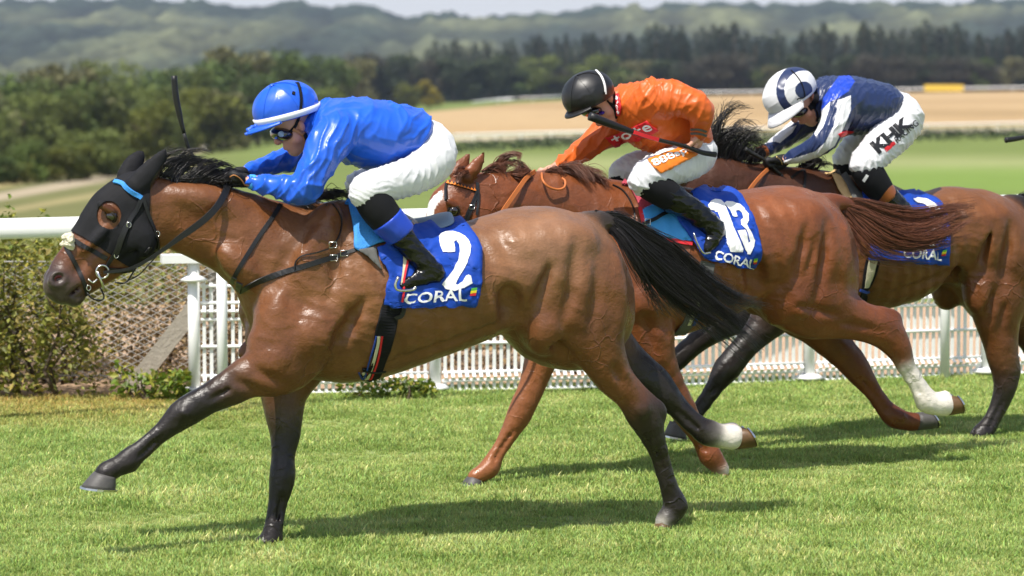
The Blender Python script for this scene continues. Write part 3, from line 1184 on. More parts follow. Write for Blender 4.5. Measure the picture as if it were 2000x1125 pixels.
for p, q_ in zip(posts[:-1], posts[1:]):
    L_ = np.linalg.norm(q_ - p)
    D = (q_ - p) / L_
    Nn = np.array([-D[1], D[0], 0])
    mbv = MB()
    prof = [(0.0, .01), (.0, .07), (-.045, .10), (.0, .13), (.0, .46), (-.045, .51), (.0, .56), (.0, .68)]
    k = int((L_ - .12) / .042)
    for i in range(k + 1):
        c = p + D * (.06 + (L_ - .12) * i / k)
        for (o0, z0), (o1, z1) in zip(prof[:-1], prof[1:]):
            a, b = c + Nn * o0 + np.array([0, 0, z0]), c + Nn * o1 + np.array([0, 0, z1])
            w = D * .010
            t = Nn * .004
            mbv.add([a - w - t, a + w - t, a + w + t, a - w + t, b - w - t, b + w - t, b + w + t, b - w + t], [(0, 1, 5, 4), (1, 2, 6, 5), (2, 3, 7, 6), (3, 0, 4, 7)])
    mbv.mk('upright_wires', M['white_wire'], fence, smooth=False, kind='stuff')
    for z in ZH:
        o = {.125: 0, .075: 0}.get(z, 0)
        hwv = MB()
        hwv.tube([p + D * .04 + np.array([0, 0, z]) - Nn * .01, q_ - D * .04 + np.array([0, 0, z]) - Nn * .01], .0105, 6)
        hwv.mk('cross_wire', M['white_wire'], fence)

# ------------------------------------------------------------------ leaves
def leaf_cloud(cens, sizes, seed, col_fn, ratio=.55, flat=.5):
    """many small leaf faces with their own tilt and colour"""
    r = np.random.default_rng(seed)
    n = len(cens)
    N = r.normal(size=(n, 3))
    N[:, 2] = np.abs(N[:, 2]) + flat
    N /= np.linalg.norm(N, axis=1)[:, None]
    T = np.cross(N, r.normal(size=(n, 3)))
    T /= np.linalg.norm(T, axis=1)[:, None] + 1e-9
    B = np.cross(N, T)
    s = np.asarray(sizes)[:, None]
    V = np.stack([cens - T * s, cens - B * s * ratio + N * s * .12, cens + T * s, cens + B * s * ratio + N * s * .12], 1).reshape(-1, 3)
    F = np.arange(4 * n).reshape(n, 4)
    C = np.repeat(col_fn(cens, r), 4, 0)
    return V, F, C

M['leaf'] = col_mat('leaf', .5, .35, transl=.3, var=.15)
M['leaf_far'] = col_mat('leaf_far', .6, .25, transl=.22, var=.15)
M['bark'] = simple('bark', (.10, .075, .05), .9, .2, bump=.8, bscale=20., bdist=.05)

def hedge(name, lo, hi, top_fn, n, seed, cols, size, label, cat, stems=8):
    r = np.random.default_rng(seed)
    root = empty(name, ((lo[0] + hi[0]) / 2, (lo[1] + hi[1]) / 2, 0), label, cat)
    P = []
    while len(P) < n:
        q = np.stack([r.uniform(lo[0], hi[0], n), r.uniform(lo[1], hi[1], n), r.uniform(0, 1, n) ** .8 * 1.3], -1)
        t = top_fn(q)
        dens = .5 + .5 * snoise(q, 7, seed) + .25 * snoise(q, 18, seed + 1)
        q = q[(q[:, 2] < t) & (r.uniform(size=n) < np.clip(dens, .12, 1))]
        P += list(q)
    P = np.array(P[:n])
    V, F, C = leaf_cloud(P, r.uniform(*size, n), seed + 3, cols)
    mk('foliage', V, F, M['leaf'], root, False, C)
    sh = float(np.median(P[:, 2])) * .38
    for i in range(stems):
        mg = min(.1, (hi[0] - lo[0]) * .3)
        x, y = r.uniform(lo[0] + mg, hi[0] - mg), r.uniform(lo[1], hi[1])
        pts = [np.array([x, y, -.02])]
        for k in range(4):
            pts.append(pts[-1] + np.array([r.normal(0, .35 * sh), r.normal(0, .25 * sh), sh]))
        V, F = tube(pts, [.014, .012, .009, .006, .003], 5)
        mk('stem', V, F, M['bark'], root)
    return root

def c_hedge(P, r):
    g = .5 + .5 * snoise(P, 5, 31)
    c = np.where(g[:, None] > .55, np.array([.38, .33, .055]), np.array([.21, .23, .045])) * r.uniform(.5, 1.35, (len(P), 1))
    brown = (.8 * snoise(P * np.array([1, 1, .6]), 4.2, 77) + (P[:, 0] + 2.35) * 1.3 - np.abs(P[:, 2] - .3) * 1.3 > -.35)
    c[brown] = np.array([.34, .235, .11]) * r.uniform(.45, 1.3, (brown.sum(), 1))
    return c
def c_bush(P, r):
    return np.where(r.uniform(size=(len(P), 1)) > .3, np.array([.20, .21, .035]), np.array([.30, .24, .06])) * r.uniform(.5, 1.35, (len(P), 1))
def c_weed(P, r):
    return np.where(r.uniform(size=(len(P), 1)) > .35, np.array([.14, .21, .025]), np.array([.3, .3, .04])) * r.uniform(.6, 1.3, (len(P), 1))
hedge('hedge', (-4.4, 19.6), (-1.35, 21.4), lambda q: .82 + .1 * snoise(q, 4, 9), 24000, 41, c_hedge, (.013, .028), 'mixed green and dying brown hedge behind the chain-link fence', 'hedge', 16)
hedge('hedge', (-1.3, 20.3), (.9, 21.6), lambda q: .62 + .1 * snoise(q, 4, 19), 6000, 42, c_hedge, (.016, .034), 'low brambly hedge seen through the white mesh fence', 'hedge', 10)
hedge('bush', (-4.3, 18.75), (-2.45, 19.3), lambda q: np.where(q[:, 0] < -2.72, .92, .92 - (q[:, 0] + 2.72) * 2.2) + .09 * snoise(q, 6, 29), 11000, 43, c_bush, (.014, .032), 'olive leafy bush at the left edge in front of the chain-link', 'bush', 12)
hedge('weed_clump', (-2.35, 18.75), (-1.9, 18.98), lambda q: .15 + .07 * snoise(q, 9, 39), 420, 44, c_weed, (.018, .034), 'bright green nettles at the foot of the concrete strut', 'weeds', 3)
hedge('weed_clump', (-1.02, 18.78), (-.45, 18.92), lambda q: .13 + .08 * snoise(q, 9, 49), 520, 45, c_weed, (.014, .03), 'yellow-green weeds growing through the foot of the mesh fence', 'weeds', 3)

# tall tips above the rail
hedge('shoot', (-3.18, 19.9), (-3.05, 20.0), lambda q: 1.16 - 3 * np.abs(q[:, 0] + 3.115), 520, 46, c_weed, (.014, .026), 'thin leafy shoot rising above the white rail at far left', 'shoot', 2)
hedge('shoot', (-2.95, 19.9), (-2.85, 20.0), lambda q: 1.10 - 3 * np.abs(q[:, 0] + 2.9), 420, 47, c_weed, (.014, .026), 'short leafy shoot just above the rail ahead of the bay\'s nose', 'shoot', 2)

# ------------------------------------------------------------------ chain-link fence and strut
cf = empty('chain_link_fence', (-2.6, 19.4, 0), 'rusty grey chain-link fence in front of the hedge', 'fence')
X0, X1, Z0, Z1, PITCHW = -4.6, -1.75, .06, .80, .078
wm = MB()
nx = int((X1 - X0) / PITCHW)
nz = int((Z1 - Z0) / (PITCHW / 2))
for i in range(nx):
    for sgn in (0, 1):
        pts = []
        for k in range(nz + 1):
            x = X0 + i * PITCHW + PITCHW * ((k + sgn) % 2)
            pts.append((x, 19.38 + .004 * ((k + sgn) % 2), Z0 + k * PITCHW / 2))
        wm.tube(pts, .0034, 4)
wm.mk('wire_mesh', M['wire_grey'], cf, smooth=False, kind='stuff')
for z in (.09, .78):
    MB().tube([(X0, 19.37, z), (X1, 19.37, z)], .0045, 6).mk('line_wire', M['wire_grey'], cf)
for x in (-4.4, -1.8):
    MB().box((x, 19.44, .42), (.07, .07, .9)).mk('post', M['concrete'], cf, smooth=False)
ps = MB()
a, b = at_y(262, 752, 19.33), at_y(372, 612, 19.42)
d = (b - a) / np.linalg.norm(b - a)
u = np.cross(d, [0, 1, 0])
u /= np.linalg.norm(u)
ps.box((a + b) / 2, (np.linalg.norm(b - a) + .1, .09, .105), np.stack([d, np.cross(u, d), u], -1))
mk('strut', ps.V, ps.F, M['concrete'], cf, smooth=False)

# ------------------------------------------------------------------ the land beyond
TD = np.array([23, 40, 60, 120, 200, 300, 430, 700, 1100, 1700, 2600.])
TX = np.array([-500, 200, 500, 850, 1200, 2500.])
TZ = np.array([
    [-.05, -.05, -.05, -.05, -.05, -.05],
    [-.8, -.8, -.8, -.8, -.8, -.8],
    [-1.6, -1.6, -1.6, -1.6, -1.6, -1.6],
    [-4.9, -4.9, -4.8, -4.7, -4.6, -4.6],
    [-8.9, -8.9, -8.6, -8.2, -7.8, -7.4],
    [-13.8, -13.8, -13.0, -12.2, -11.4, -10.7],
    [-19.4, -19.4, -18., -16.2, -15., -13.7],
    [-28., -28., -26.9, -24., -21.5, -19.],
    [-40., -40., -37., -31.5, -29.5, -26.],
    [-60., -60., -58., -55., -52., -50.],
    [-78., -78., -77., -76., -75., -75.]])
TZ = TZ - .06 + (HORIZON - 7.0) / FPX * TD[:, None]
TZ[0] = -.05
def land(px, d):
    d = np.atleast_1d(np.asarray(d, float))
    px = np.broadcast_to(np.asarray(px, float), d.shape)
    i = np.clip(np.searchsorted(TD, d) - 1, 0, len(TD) - 2)
    j = np.clip(np.searchsorted(TX, px) - 1, 0, len(TX) - 2)
    u = np.clip((np.log(d) - np.log(TD[i])) / (np.log(TD[i + 1]) - np.log(TD[i])), 0, 1)
    v = np.clip((px - TX[j]) / (TX[j + 1] - TX[j]), 0, 1)
    return (TZ[i, j] * (1 - u) + TZ[i + 1, j] * u) * (1 - v) + (TZ[i, j + 1] * (1 - u) + TZ[i + 1, j + 1] * u) * v
def on_land(px, d):
    return np.array([(px - 1000) / FPX * d * 1.0, d, float(land(px, d)[0])])

PXS = np.linspace(-1500, 3500, 251)
DS = np.exp(np.linspace(math.log(24), math.log(2600), 300))
GX, GD = np.meshgrid(PXS, DS)
gz = land(GX.ravel(), GD.ravel())
LV = np.stack([(GX.ravel() - 1000) / FPX * GD.ravel(), GD.ravel(), gz], -1)
n_, m_ = len(DS), len(PXS)
ii = (np.arange(n_ - 1)[:, None] * m_ + np.arange(m_ - 1)[None, :]).ravel()
LF = np.stack([ii, ii + 1, ii + m_ + 1, ii + m_], -1)
lp = project(LV)
lx, ly = GX.ravel(), lp[:, 1]
LC = np.tile(np.array([.15, .19, .05]), (len(LV), 1))
nz1 = snoise(LV * np.array([.02, .008, 0]), 1.0, 61)
LC *= (1 + .12 * nz1)[:, None]
LC[:] = LC * (1 - np.clip((500 - lx) / 250, 0, 1)[:, None] * .7) + np.array([.14, .125, .055]) * np.clip((500 - lx) / 250, 0, 1)[:, None] * .7
def band(y, a, b, s=3):
    return np.clip((y - a) / s, 0, 1) * np.clip((b - y) / s, 0, 1)
def paint(mask, col):
    LC[:] = LC * (1 - mask[:, None]) + np.array(col) * mask[:, None]
paint(np.clip((lx - 800) / 120, 0, 1) * band(ly, 296, 345, 20) * .75, (.27, .29, .12))            # pale hay meadow
paint(np.clip((lx - 1500) / 300, 0, 1) * band(ly, 318, 385, 16) * .6, (.16, .25, .045))
ft = np.interp(lx, [700, 830, 1000, 1200, 1500, 2000, 3500], [232, 214, 197, 187, 178, 166, 150])
fb = np.interp(lx, [700, 830, 900, 1500, 2000, 3500], [250, 262, 264, 256, 246, 230])
gold = np.clip((lx - 780) / 60, 0, 1) * np.clip((ly - ft - 4) / 3, 0, 1) * np.clip((fb - ly) / 2, 0, 1)
paint(gold, (.37, .25, .125))
st_ = snoise(np.stack([LV[:, 0] * .03, ly * .35, LV[:, 0] * .002], -1), 1.0, 66)
paint(gold * np.clip(.5 + st_, 0, 1) * .5, (.44, .315, .17))
paint(gold * np.clip(-.1 - st_, 0, 1) * .6, (.29, .20, .095))
paint(np.clip((lx - 840) / 40, 0, 1) * np.clip((ly - fb) / 2, 0, 1) * np.clip((fb + 13 - ly) / 2, 0, 1), (.40, .35, .24))    # chalk strip
pathc = np.interp(lx, [-500, 0, 209, 240, 358, 448, 530, 640], [430, 384, 347, 330, 300, 277, 262, 246])
paint(np.clip((9 - np.abs(ly - pathc)) / 3, 0, 1) * (lx < 640), (.34, .28, .19))                     # sandy track
paint((lx < 420) * np.clip((7 - np.abs(ly - pathc - 30)) / 3, 0, 1) * .7, (.30, .25, .12))
paint((lx < 260) * np.clip((8 - np.abs(ly - pathc + 22)) / 4, 0, 1) * .8, (.30, .24, .10))
mk('meadow', LV, LF, col_mat('meadow', .95, .1, var=.25, vscale=.25), kind='structure', cols=LC)

# ---- far wooded hills
HX = np.linspace(-2600, 4600, 520)
HT = np.linspace(0, 1, 150)
gx_, gt_ = np.meshgrid(HX, HT)
gx_, gt_ = gx_.ravel(), gt_.ravel()
dd = 2500 + 2300 * gt_
ridge_y = np.interp(gx_, [-2600, 0, 200, 340, 420, 560, 700, 900, 1100, 1250, 1400, 1600, 2000, 4600], [6, 8, 4, 6, 14, 10, 19, 24, 27, 18, 12, 6, 1, -10])
zr = CAMH - (ridge_y + 4 - HORIZON) * dd.max() / FPX
zz = -66 + (zr + 66) * np.clip(gt_ * 1.08, 0, 1) ** .85
hp = np.stack([(gx_ - 1000) / FPX * dd, dd, zz], -1)
bmp = snoise(hp * np.array([1, .5, 0]), .05, 71) + .8 * snoise(hp * np.array([1, .5, 0]), .12, 72) + .5 * snoise(hp * np.array([1, .6, 0]), .3, 73)
hp[:, 2] += 6 * bmp + 7 * snoise(hp * np.array([1, .6, 0]), .012, 74)
HCc = np.tile(np.array([.024, .032, .022]), (len(hp), 1))
pt_ = np.clip(.5 + .9 * snoise(hp * np.array([1, .4, 0]), .022, 75), 0, 1)[:, None]
HCc = HCc * (1 - pt_ * .65) + np.array([.10, .105, .05]) * pt_ * .75
top = np.clip((gt_ - .72) / .12, 0, 1)[:, None]
HCc = HCc * (1 - top) + np.array([.02, .03, .018]) * top
HCc *= (1 + .45 * np.clip(bmp, -1.5, 1.5))[:, None].clip(.25, 2) * RNG.uniform(.7, 1.3, (len(hp), 1))  # shading put into the colour: canopy tops lighter, gaps between them darker
n_, m_ = len(HT), len(HX)
ii = (np.arange(n_ - 1)[:, None] * m_ + np.arange(m_ - 1)[None, :]).ravel()
mk('hills', hp, np.stack([ii, ii + 1, ii + m_ + 1, ii + m_], -1), col_mat('hill_wood', .95, .05, var=.3, vscale=.03), kind='structure', cols=HCc)

# ------------------------------------------------------------------ trees
def tree_mesh(seed, kind):
    """returns crown and trunk meshes of a tree one metre tall (scaled later)"""
    r = np.random.default_rng(seed)
    if kind == 'broad':
        lob = []
        for i in range(15):
            a = r.uniform(0, 6.28)
            z = r.uniform(.10, .86)
            R = .36 * math.sqrt(max(.05, 1 - ((z - .5) / .48) ** 2)) * r.uniform(.35, 1)
            lob.append((R * math.cos(a), R * math.sin(a), z, r.uniform(.13, .22), r.uniform(.6, 1.3)))
        cens, szs, tint = [], [], []
        for (x, y, z, R, g) in lob:
            k = 230
            v = r.normal(size=(k, 3))
            v /= np.linalg.norm(v, axis=1)[:, None]
            v *= (R * r.uniform(.55, 1.08, (k, 1)))
            cens.append(v * np.array([1, 1, .8]) + np.array([x, y, z]))
            szs.append(r.uniform(.016, .034, k))
            tint.append(np.full(k, g))
        cens, szs, tint = np.concatenate(cens), np.concatenate(szs), np.concatenate(tint)
        V, F, C = leaf_cloud(cens, szs, seed, lambda P, rr: np.stack([np.ones(len(P)), np.ones(len(P)), np.ones(len(P))], -1) * rr.uniform(.6, 1.35, (len(P), 1)) * tint[:, None], .7, .4)
        T = [tube([(0, 0, -.03), (.01, 0, .15), (-.01, .01, .34), (0, 0, .6)], [.032, .026, .02, .008], 7)]
        for i in range(5):
            a = r.uniform(0, 6.28)
            T.append(tube([(0, 0, r.uniform(.2, .4)), (.1 * math.cos(a), .1 * math.sin(a), .45), (.22 * math.cos(a), .22 * math.sin(a), r.uniform(.5, .7))], [.014, .01, .004], 5))
    else:
        cens, szs = [], []
        for i in range(24):
            z = .1 + .88 * i / 23
            R = .24 * (1 - z) ** .7 + .014
            k = int(20 + 110 * (1 - z))
            a = r.uniform(0, 6.28, k)
            q = np.sqrt(r.uniform(.12, 1.1, k))
            cens.append(np.stack([R * q * np.cos(a) * r.uniform(.8, 1.25, k), R * q * np.sin(a), z - .05 * q + r.normal(0, .008, k)], -1))
            szs.append(r.uniform(.012, .024, k))
        cens, szs = np.concatenate(cens), np.concatenate(szs)
        V, F, C = leaf_cloud(cens, szs, seed, lambda P, rr: np.ones((len(P), 3)) * rr.uniform(.55, 1.35, (len(P), 1)), .5, .6)
        T = [tube([(0, 0, -.03), (0, 0, .5), (0, 0, .97)], [.02, .012, .003], 7)]
    return V, F, C, T

def tree_data(seed, kind, col):
    V, F, C, T = tree_mesh(seed, kind)
    cm = mesh_data('crown', V, F, M['leaf_far'], False, C * np.array(col))
    mb = MB()
    for t in T:
        mb.add(*t)
    return cm, mesh_data('trunk', np.array(mb.V), mb.F, M['bark'], True)
TREES = {
    'broad': [tree_data(s, 'broad', c) for s, c in ((1, (.11, .155, .035)), (2, (.14, .17, .04)), (3, (.085, .125, .033)), (4, (.16, .155, .065)))],
    'olive': [tree_data(11, 'broad', (.12, .13, .02)), tree_data(12, 'broad', (.11, .13, .025))],
    'dark': [tree_data(51, 'broad', (.034, .052, .022)), tree_data(52, 'broad', (.045, .062, .026)), tree_data(53, 'broad', (.065, .06, .04))],
    'yellow': [tree_data(21, 'broad', (.26, .21, .02))],
    'fir': [tree_data(s, 'fir', c) for s, c in ((31, (.020, .034, .018)), (32, (.026, .042, .02)), (33, (.018, .030, .017)))],
}
def plant_tree(name, kind, px, d, top_y, base_y=None, wide=1.0, label='', group=''):
    p = on_land(px, d)
    if base_y is not None:
        p[2] = min(p[2], CAMH - (base_y - HORIZON) * d / FPX)
    top = CAMH - (top_y - HORIZON) * d / FPX
    h = max(2.0, top - p[2])
    e = empty(name, p, label, 'tree', group)
    e.rotation_euler = (0, 0, random.uniform(0, 6.28))
    e.scale = (h * wide, h * wide, h)
    cm, tm = random.choice(TREES[kind])
    for nm, me in (('crown', cm), ('trunk', tm)):
        o = bpy.data.objects.new(nm, me)
        o.parent = e
        COL.objects.link(o)
    return e
LT = ([-60, 0, 37, 97, 179, 209, 239, 258, 284, 336, 373, 429, 463, 504, 537, 582, 672, 700], [160, 157, 138, 127, 112, 110, 119, 138, 131, 123, 116, 112, 90, 78, 93, 104, 101, 106])
for x in np.arange(-60, 720, 54):
    xx = x + random.uniform(-10, 10)
    dd_ = float(np.interp(xx, [0, 450, 720], [500, 600, 900]))
    plant_tree('broadleaf_tree', 'broad', xx, dd_, float(np.interp(xx, *LT)) + random.uniform(-4, 8), None, random.uniform(.85, 1.15), 'dark green broadleaf tree in the back row of the left wood', 'trees of the left wood, back row')
for x in np.arange(-40, 640, 44):
    xx = x + random.uniform(-16, 16)
    dd_ = float(np.interp(xx, [0, 300, 640], [400, 450, 680]))
    plant_tree('broadleaf_tree', random.choice(['broad', 'broad', 'olive']), xx, dd_, float(np.interp(xx, *LT)) + random.uniform(30, 95), None, random.uniform(.9, 1.4), 'mid green broadleaf tree in the front row of the left wood', 'trees of the left wood, front row')
for x in np.arange(-60, 270, 30):
    xx = x + random.uniform(-12, 12)
    plant_tree('scrub_tree', random.choice(['broad', 'broad', 'olive']), xx, float(np.interp(xx, [0, 300], [225, 330])), float(np.interp(xx, [0, 270], [292, 258])) + random.uniform(-25, 25), None, random.uniform(1.3, 2.0), 'bushy scrub tree low down in front of the left wood', 'scrub in front of the left wood')
plant_tree('round_tree', 'olive', 290, 400, 172, 325, .95, 'round olive-green tree standing out above the leading horse\'s ears', '')
plant_tree('round_tree', 'olive', 165, 380, 262, 325, 1.5, 'small round bush-like tree above the black hood', '')
plant_tree('yellow_tree', 'yellow', 838, 980, 152, 212, 1.1, 'tree turning yellow at the corner of the golden field', '')
plant_tree('olive_tree', 'olive', 795, 960, 150, 214, 1.1, 'olive tree just left of the yellowing tree by the golden field', '')
RT = ([640, 692, 783, 850, 891, 947, 1000, 1052, 1105, 1157, 1227, 1280, 1329, 1335, 1370, 1433, 1475, 1517, 1566, 1608, 1650, 1685, 1716, 1762, 1804, 1867, 1909, 1965, 2000, 2100],
      [100, 105, 101, 77, 73, 77, 73, 63, 63, 60, 63, 42, 45, 60, 49, 38, 66, 56, 56, 42, 63, 38, 45, 52, 35, 42, 60, 52, 45, 45])
for k, dd_ in ((0, 1260), (1, 1200)):
    for x in np.arange(660 + 12 * k, 2140, 25):
        xx = x + random.uniform(-8, 8)
        plant_tree('fir_tree', 'fir', xx, dd_, float(np.interp(xx, *RT)) + random.uniform(-3, 12) + 8 * k, None, random.uniform(.95, 1.35), 'dark fir tree in the conifer belt beyond the golden field', 'firs of the conifer belt')
for x, t in zip(RT[0][3:], RT[1][3:]):
    plant_tree('fir_tree', 'fir', x, 1180, t - 2, None, random.uniform(.9, 1.1), 'dark fir tree in the conifer belt beyond the golden field', 'firs of the conifer belt')
for x in np.arange(690, 2140, 34):
    xx = x + random.uniform(-20, 20)
    plant_tree('broadleaf_tree', random.choice(['dark', 'dark', 'dark', 'dark', 'broad']), xx, 1125, random.uniform(96, 135), None, random.uniform(1.1, 1.7), 'low broadleaf tree along the near edge of the conifer belt', 'trees edging the conifer belt')

# ------------------------------------------------------------------ far rails, hedge line, board
def far_rail(pts, label, h=1.2, thick=.32):
    root = empty('far_rail', on_land(pts[0][0], pts[0][1]), label, 'rail')
    P = catmull([on_land(x, d) + np.array([0, 0, h]) for x, d in pts], 40)
    V, F = tube(P, thick, 6)
    mk('top_rail', V, F, M['white_plastic'], root)
    for i in range(0, 40, 3):
        MB().tube([P[i] - np.array([0, 0, h]), P[i]], thick * .5, 5).mk('post', M['white_plastic'], root)
    return root
def d_for(px, y):
    ds = np.exp(np.linspace(math.log(30), math.log(1500), 800))
    yy = HORIZON + FPX * (CAMH - land(px, ds)) / ds
    return float(ds[np.argmin(np.abs(yy - y))])
far_rail([(x, d_for(x, y)) for x, y in ((400, 296), (470, 278), (600, 252), (720, 232), (830, 218), (960, 203), (1100, 195))], 'white rail curving along the left foot of the golden field', 1.3, .3)
far_rail([(x, d_for(x, y)) for x, y in ((1120, 194), (1300, 187), (1500, 181), (1750, 174), (2080, 166))], 'white rail along the top edge of the golden field', 1.3, .28)
far_rail([(x, d_for(x, y)) for x, y in ((880, 279), (1100, 275), (1500, 267), (2080, 254))], 'white rail along the chalk strip below the golden field', 1.1, .12)
hl = []
r = np.random.default_rng(99)
for i in range(5000):
    x = r.uniform(860, 2150)
    y = np.interp(x, [860, 1500, 2150], [292, 276, 262])
    d = d_for(x, y) if i % 25 == 0 else d
    p = on_land(x, d)
    hl.append(p + np.array([0, r.uniform(-1, 1), r.uniform(0, 1.0)]))
V, F, C = leaf_cloud(np.array(hl), r.uniform(.12, .28, len(hl)), 98, lambda P, rr: np.array([.03, .045, .02]) * rr.uniform(.5, 1.4, (len(P), 1)), .7, .3)
mk('clipped_hedge', V, F, M['leaf_far'], None, False, C, label='dark clipped hedge line across the far green field', cat='hedge')
bp_ = on_land(1842, 1085)
bd = MB()
bd.box(bp_ + np.array([0, 0, 1.55]), (13.2, .4, 2.2))
brd = empty('advertising_board', bp_, 'yellow board standing at the top of the golden field', 'board')
mk('panel', bd.V, bd.F, simple('board_yellow', (.72, .5, .06), .6, .3), brd, smooth=False)
for x in (-5.5, 0, 5.5):
    MB().box(bp_ + np.array([x, .3, .6]), (.2, .2, 1.4)).mk('leg', M['bark'], brd, smooth=False)

# ------------------------------------------------------------------ air
hz = MB().box((0, 2500, -30), (12000, 5200, 170))
hm_ = bpy.data.materials.new('haze')
hm_.use_nodes = True
hm_.node_tree.nodes.clear()
ho = hm_.node_tree.nodes.new('ShaderNodeOutputMaterial')
hv = hm_.node_tree.nodes.new('ShaderNodeVolumePrincipled')
hv.inputs['Color'].default_value = (.66, .76, .95, 1)
hv.inputs['Density'].default_value = .00007
hv.inputs['Anisotropy'].default_value = .2
hm_.node_tree.links.new(hv.outputs[0], ho.inputs['Volume'])
hz.mk('haze', hm_, None, smooth=False, kind='stuff')
# ------------------------------------------------------------------ horses
def frame_by(px, py, l, yaw, x0):
    """the plane of a horse whose foot stands l metres out from it at a photo pixel"""
    c = at_z(px, py)
    y = math.radians(yaw)
    A, L = np.array([math.cos(y), math.sin(y)]), np.array([math.sin(y), -math.cos(y)])
    q = c[:2] - l * L
    q = q + A * ((x0 - q[0]) / A[0])
    return Frame(q[0], q[1], yaw)
FR1 = frame_by(1290, 1032, .06, 18, -.30)
FR2 = frame_by(1415, 934, .12, 22, .80)
FR3 = frame_by(1905, 857, .15, 24, 2.0)

def tendons(s, fr, a, b, l, r, k=1.0):
    """grooves that part the cannon bone from the tendons, on both sides of a lower leg"""
    a, b = np.array(a, float), np.array(b, float)
    d = (b - a) / np.linalg.norm(b - a)
    n = np.array([-d[1], d[0]])
    if n[0] * k < 0:
        n = -n
    for sg in (1, -1):
        pts = []
        for t in (0, .35, .7, 1):
            p = a + (b - a) * t + n * r * .22
            sc = fr.loc(p[0], p[1], l)[1]
            pts.append((p[0], p[1], 3.6 if 0 < t < 1 else 1.5, 1, l + sg * (r * .78 * sc + .001)))
        s.chain(fr, pts, .012, op='-')

def hoof(fr, cf, cb, toe, heel, l, hw, mat, parent, shoe=True):
    def two(a, b):
        A, B = fr.loc(a[0], a[1], l)[0], fr.loc(b[0], b[1], l)[0]
        return (A + B) / 2, (A - B) / 2
    c0, h0 = two(cf, cb)
    c1, h1 = two(toe, heel)
    V, F, n, R = [], [], 20, 6
    def ring(t, grow=1.0):
        c, h = c0 + (c1 - c0) * t, (h0 + (h1 - h0) * t) * grow
        w = hw * (.80 + .25 * t) * grow
        for j in range(n):
            a = 2 * math.pi * j / n
            ca, sa = math.cos(a), math.sin(a)
            q = 1.0 if ca > 0 else .82 + .18 * abs(sa)
            V.append(c + h * ca * q + np.array([0, w * sa, 0]))
    for i in range(R):
        ring(i / (R - 1), 1 + .03 * math.sin(i / (R - 1) * 3.14))
    for i in range(R - 1):
        for j in range(n):
            F.append((i * n + j, i * n + (j + 1) % n, (i + 1) * n + (j + 1) % n, (i + 1) * n + j))
    k = len(V)
    V.append(c0)
    V.append(c1 + (c0 - c1) * .12)
    for j in range(n):
        F.append((k, (j + 1) % n, j))
        F.append((k + 1, (R - 1) * n + j, (R - 1) * n + (j + 1) % n))
    o = mk('hoof', fr.w(np.array(V)), F, mat, parent)
    if shoe:
        V, F = [], []
        d = (c1 - c0) / np.linalg.norm(c1 - c0)
        js = [j for j in range(-8, 9)]
        for j in js:
            a = math.pi * j / 9.6
            ca, sa = math.cos(a), math.sin(a)
            for g, e in ((1.06, 0.0), (1.06, .009), (.72, .009), (.72, .0)):
                V.append(c1 + h1 * ca * g + np.array([0, hw * 1.05 * sa * g, 0]) + d * e)
        for i in range(len(js) - 1):
            for e in range(4):
                F.append((i * 4 + e, i * 4 + (e + 1) % 4, i * 4 + 4 + (e + 1) % 4, i * 4 + 4 + e))
        F += [(0, 1, 2, 3), tuple(len(V) - 4 + i for i in (3, 2, 1, 0))]
        mk('shoe', fr.w(np.array(V)), F, M['steel'], o, smooth=False)
    return o

def horse_body(fr, trunk, limbs, extra, voxel, mat, parent, tend=(), rough=.0028, seed=1, muscles=(), mcol=(1, 1, 1)):
    s = SDF()
    for pts, k, col in trunk:
        s.chain(fr, pts, k, col)
    for b in extra:
        s.blob(fr, *b[0], **b[1])
    for pts, k, col in limbs:
        s.chain(fr, pts, k, col)
    for r_ in muscles:
        s.relief(fr, r_[0], r_[1], r_[2] * (1.5 if r_[4] < 0 else 1), r_[3] * (1.15 if r_[4] < 0 else 1), r_[4] * (.62 if r_[4] < 0 else 1), r_[5], k=r_[6] if len(r_) > 6 else .034, col=mcol)
    for t in tend:
        tendons(s, fr, *t)
    V, Q, C = s.mesh(voxel, 1)
    N = -vnormals(V, Q)
    bulk = np.clip((V[:, 2] - .75) / .2, .5, 1)
    V = V + N * (bulk * (rough * snoise(V, 20, seed) + rough * .7 * snoise(V, 42, seed + 1) + rough * 1.1 * (folds(V, (.5, .2, 1), 30, seed + 2, 1.6) - .3) * np.clip(snoise(V, 6, seed + 3) * 2, 0, 1)))[:, None]
    # ribs and skin creases along the barrel
    x0, x1 = np.percentile(V[:, 0], [38, 66])
    barrel = np.clip(1 - np.abs((V[:, 0] - (x0 + x1) / 2) / (x1 - x0) * 1.3) ** 3, 0, 1) * np.clip((np.abs(V[:, 1]) - .12) / .1, 0, 1) * (V[:, 2] > .7)
    V = V + N * (barrel * (.0035 * np.sin(V[:, 0] * 75 + V[:, 2] * 22 + 1.5 * snoise(V, 6, seed + 4)) + .003 * folds(V, (.15, 0, 1), 62, seed + 5, .7)))[:, None]
    return V, Q, C

